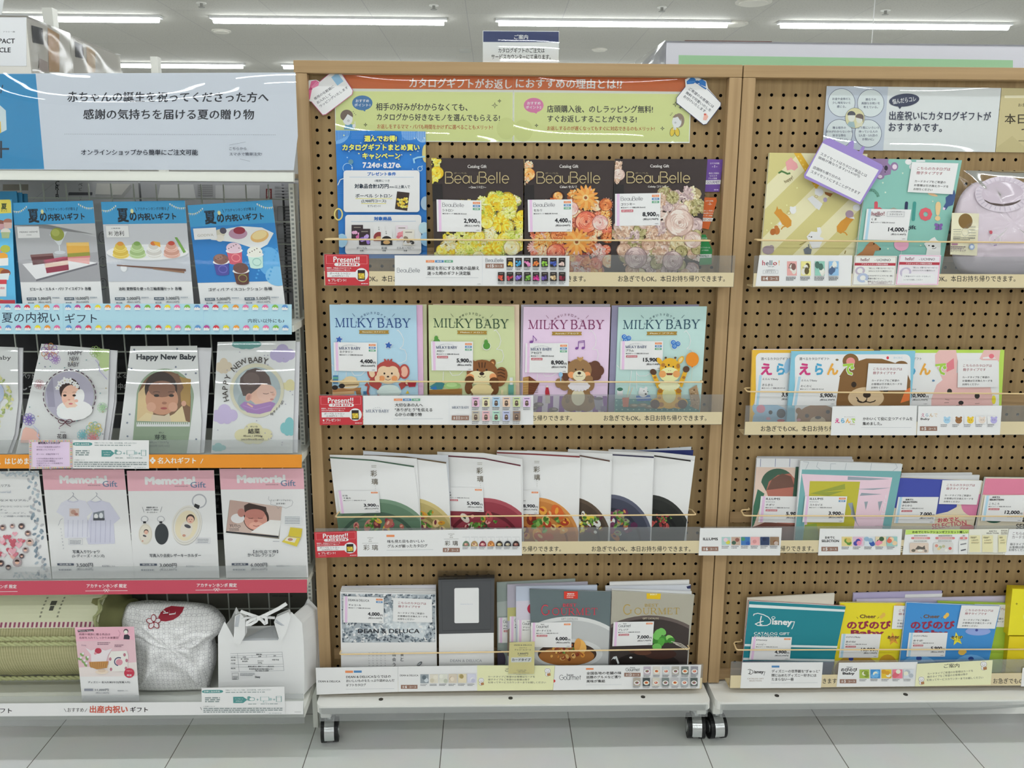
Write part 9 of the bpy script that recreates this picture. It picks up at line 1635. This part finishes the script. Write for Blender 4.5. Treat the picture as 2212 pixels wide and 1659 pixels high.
# wrapped bag with circle pattern
def shippo():
    m, nt, b, n = nodes('interlocked_circle_cloth'); L = nt.links.new; tc = n('ShaderNodeTexCoord'); sp = n('ShaderNodeSeparateXYZ'); L(tc.outputs['Object'], sp.inputs[0])
    def op(o, a, bb=None):
        k = n('ShaderNodeMath', operation=o)
        for i, v in enumerate((a, bb)):
            if v is None: continue
            if isinstance(v, (int, float)): k.inputs[i].default_value = v
            else: L(v, k.inputs[i])
        return k.outputs[0]
    no = n('ShaderNodeTexNoise'); no.inputs['Scale'].default_value = 14; L(tc.outputs['Object'], no.inputs[0]); ns = n('ShaderNodeSeparateXYZ'); L(no.outputs[1], ns.inputs[0])
    def cell(s, w): return op('ABSOLUTE', op('SUBTRACT', op('FRACT', op('ADD', op('MULTIPLY', s, 88.0), op('MULTIPLY', w, .5))), .5))
    qx, qz = cell(sp.outputs[0], ns.outputs[0]), cell(sp.outputs[2], ns.outputs[1]); best = None
    for cx, cz in ((0, 0), (1, 0), (0, 1), (1, 1)):
        dx, dz = op('SUBTRACT', qx, cx), op('SUBTRACT', qz, cz); d = op('ABSOLUTE', op('SUBTRACT', op('SQRT', op('ADD', op('MULTIPLY', dx, dx), op('MULTIPLY', dz, dz))), .7071)); best = d if best is None else op('MINIMUM', best, d)
    ln = op('LESS_THAN', best, .024); mx = n('ShaderNodeMixRGB'); a, c = lin('#e2dfe6'), lin('#aba9ae'); mx.inputs[1].default_value = (*[min(.86, v*GAIN) for v in a], 1); mx.inputs[2].default_value = (*c, 1); L(ln, mx.inputs[0]); L(mx.outputs[0], b.inputs['Base Color']); b.inputs['Roughness'].default_value = .28; b.inputs['Specular IOR Level'].default_value = .5
    return m
from mathutils.bvhtree import BVHTree
V('Q'); SHP = shippo(); BGP = Plane(1.80, .1325, 3); BGP.floor = .1345
ol = smooth_poly([(895, 105), (960, 95), (1040, 82), (1180, 92), (1330, 94), (1480, 120), (1570, 185), (1596, 250), (1570, 300), (1500, 352), (1524, 400), (1524, 520), (1492, 610), (1472, 690), (1485, 800), (1300, 820), (985, 820), (955, 700), (950, 500), (940, 300), (850, 262), (862, 190)], 2)
P = BGP.hit(px(ol)); bt = thing('wrapped_bag', 'white bag with a grey linked circle pattern and a red leaf emblem', 'wrapped bag', P[int(len(P)*.66)])
m = MB(); soft(m, P, BGP.n, .046, SHP, 16, .005, 5); mb = soft(MB(), P, -BGP.n, .05, SHP, 8, .003, 6, back=False); n = len(m.v); m.v += mb.v; m.f += [[n+i for i in f] for f in mb.f]; m.m += mb.m; m.sm += mb.sm
bv = BVHTree.FromPolygons([Vector(v) for v in m.v], m.f); m.build('bag_cloth', bt)
def decal(bv, polys, parent, name):
    d = MB()
    for k, (pts, col) in enumerate(polys):
        pts = px(pts); c = pts.mean(0); n = len(pts); rings = 5; Vv = []
        for r in range(rings+1):
            for p in (pts if r < rings else [c]):
                a = c+(p-c)*(1-r/rings); dr = Vector((fw+rt*(a[0]-1106)/FPX+up*(829.5-a[1])/FPX).tolist()).normalized(); h = bv.ray_cast(Vector((0, 0, H)), dr)
                hp = h[0] if h[0] is not None else Vector(BGP.hit([a])[0].tolist()); Vv.append(hp-dr*(.0012+.00015*k))
        d.add(Vv, [[r*n+i, r*n+(i+1) % n, (r+1)*n+(i+1) % n, (r+1)*n+i] for r in range(rings-1) for i in range(n)]+[[(rings-1)*n+i, (rings-1)*n+(i+1) % n, rings*n] for i in range(n)], mat(col), True)
    return d.build(name, parent)
S0 = Sheet(BGP); em = [([tuple(a) for a in dense([(1112, 205), (1130, 170), (1165, 140), (1205, 126), (1250, 130), (1295, 133), (1280, 170), (1255, 200), (1215, 225), (1165, 236), (1125, 232)], 3)], '#8c1f30')]
for i in range(5): a = R(72*i-20); em.append((S0.ell(1080+28*math.cos(a), 240+28*math.sin(a), 27, 19, math.degrees(a), 14), '#8c1f30')); em.append((S0.ell(1080+28*math.cos(a), 240+28*math.sin(a), 21, 14, math.degrees(a), 14), '#dcd8dc'))
for w_, a_ in (((1150, 160), (1162, 168)), ((1148, 178), (1180, 174)), ((1164, 178), (1160, 200)), ((1192, 158), (1190, 184)), ((1190, 186), (1232, 180)), ((1230, 182), (1232, 170))):
    em.append(([(w_[0]-2, w_[1]-4), (a_[0]+2, a_[1]-4), (a_[0]+2, a_[1]+4), (w_[0]-2, w_[1]+4)], '#e3d6d8'))
decal(bv, em, bt, 'printed_emblem')
# paper rice bag
V('Q'); RB = Plane(1.757, .1325, 2); RB.floor = .1365; PW = mat('#dadde0', .75, .15); PW2 = mat('#d3d6da', .75, .15)
q = [(1545, 340), (1580, 262), (1648, 385), (1962, 378), (2052, 190), (2110, 250), (2122, 400), (2126, 560), (2126, 820), (1550, 820)]
P = RB.hit(px(q)); bt = thing('rice_bag', 'white paper rice bag tied with a white cord beside the post', 'rice bag', (P[-1]+P[-2])/2)
m = MB(); D_ = np.array([0, .068, 0]); n = len(P); c = P.mean(0)
Bk = [p+D_+np.array([.022 if p[0] > c[0] else .006, 0, 0]) for p in P]; m.add(list(P)+Bk, [list(range(n))]+[[i, (i+1) % n, n+(i+1) % n, n+i] for i in range(n)]+[list(range(2*n-1, n-1, -1))], PW)
m.build('paper_body', bt, bevel=.004)
m = MB(); F1 = RB.hit(px([(1648, 386), (1962, 379)])); Bk = [at(*px([(1925, 268)])[0], 1.83), at(*px([(1722, 300)])[0], 1.83)]; m.prism([F1[0], F1[1], Bk[0], Bk[1]], (0, .0015, .001), PW2); m.build('folded_flap', bt)
for pts, nm in (([(1640, 392), (1650, 200), (1690, 178), (1722, 215), (1722, 330), (1690, 395)], 'rolled_ear'), ([(1968, 385), (1925, 240), (1940, 205), (2025, 168), (2042, 205), (2010, 320)], 'rolled_ear')):
    m = MB(); e = Plane(1.751, .1325, 2); PE = e.hit(px(pts)); m.prism(PE, (0, .012, 0), PW); k = Sheet(e, .0012); CURset(VW['Q']); a, b = pts[1], pts[2]
    for i in range(3): f = .25+.22*i; m.prism(e.hit(px([(a[0]+(b[0]-a[0])*f, a[1]+(b[1]-a[1])*f+8), (a[0]+(b[0]-a[0])*f+5, a[1]+(b[1]-a[1])*f+8), (pts[0][0]+(pts[-1][0]-pts[0][0])*f*.8+5, pts[0][1]-120), (pts[0][0]+(pts[-1][0]-pts[0][0])*f*.8, pts[0][1]-120)]), .001), (0, .0008, 0), mat('#b5b8bd'))
    m.build(nm, bt, bevel=.002)
RBN = mat('#e6e8ea', .6, .2)
def ribbon(pts, wd=.006, y=1.742):
    Pp = [np.array(at(*a, y)) for a in px(pts)]; m = MB(); Vv = []
    for i, p in enumerate(Pp):
        t = Pp[min(i+1, len(Pp)-1)]-Pp[max(i-1, 0)]; t /= np.linalg.norm(t); a = np.cross(t, (0, 1, 0)); Vv += [p+a*wd/2, p-a*wd/2, p-a*wd/2+[0, .0025, 0], p+a*wd/2+[0, .0025, 0]]
    k = len(Pp); m.add(Vv, [[4*i+j, 4*i+(j+1) % 4, 4*(i+1)+(j+1) % 4, 4*(i+1)+j] for i in range(k-1) for j in range(4)]+[[0, 1, 2, 3], [4*k-4, 4*k-3, 4*k-2, 4*k-1]], RBN); return m.build('tie_cord', bt)
ribbon([(1690, 165), (1730, 180), (1790, 200), (1815, 210)]); ribbon([(2012, 112), (1960, 145), (1880, 185), (1820, 215)], .0075, 1.739); ribbon([(1700, 225), (1730, 212), (1790, 208), (1860, 208), (1930, 212)], .005, 1.7455); ribbon([(1815, 210), (1770, 225), (1735, 245), (1730, 262), (1760, 258), (1800, 235), (1815, 215)], .006, 1.7365); ribbon([(1820, 210), (1850, 195), (1870, 215), (1872, 250), (1862, 255), (1840, 230), (1822, 215)], .006, 1.7365); m = MB(); c = at(*px([(1818, 214)])[0], 1.7345); m.box(c[0]-.005, c[1]-.002, c[2]-.005, c[0]+.005, c[1]+.004, c[2]+.005, RBN); m.build('tie_knot', bt, bevel=.002)
sh = Sheet(RB, .0005); V('Q'); GY_ = '#4a4d52'
q = [(1618, 462), (1982, 450), (1996, 580), (1622, 590)]
for a, b in (((1618, 462), (1982, 450)), ((1982, 450), (1996, 580)), ((1668, 460), (1680, 588)), ((1618, 478), (1983, 468)), ((1620, 492), (1985, 482)), ((1622, 540), (1990, 536)), ((1622, 556), (1993, 552)), ((1622, 590), (1996, 580)), ((1770, 472), (1772, 490)), ((1870, 470), (1872, 488))): sh.l([a, b], 1.6, '#8a8d92')
T = sh.t
for s, x0, x1, y in (('名称', 1705, 1728, 486), ('精米', 1800, 1842, 467), ('品種', 1815, 1835, 482), ('産年', 1922, 1940, 477), ('単一原料米', 1692, 1748, 500), ('新潟県', 1702, 1740, 516), ('コシヒカリ', 1808, 1850, 513), ('令和7年産', 1910, 1960, 505), ('2000g', 1810, 1842, 528), ('農業生産法人 種味ファーム株式会社', 1742, 1926, 552), ('新潟県新潟市西蒲区巻町6-70-1', 1750, 1920, 570), ('TEL 0256-72-2000', 1792, 1888, 582)): T(s, x0, y, 10, GY_, x1=x1, b=.01)
for i, y in enumerate((488, 508, 530, 566)): T(('品名', '産地', '内容', '販売')[i], 1622, y, 9, GY_, x1=1655)
sh.l([(1630, 600), (1675, 598), (1676, 642), (1632, 644)], 1.6, GY_, True); sh.tiny(1636, 622, 1672, 640, 3, 4, GY_); T('Disney', 1792, 628, 18, GY_, x1=1828, b=.02); sh.tiny(1688, 600, 1790, 616, 3, 4, '#8a8d92'); sh.build('printed_table', bt)
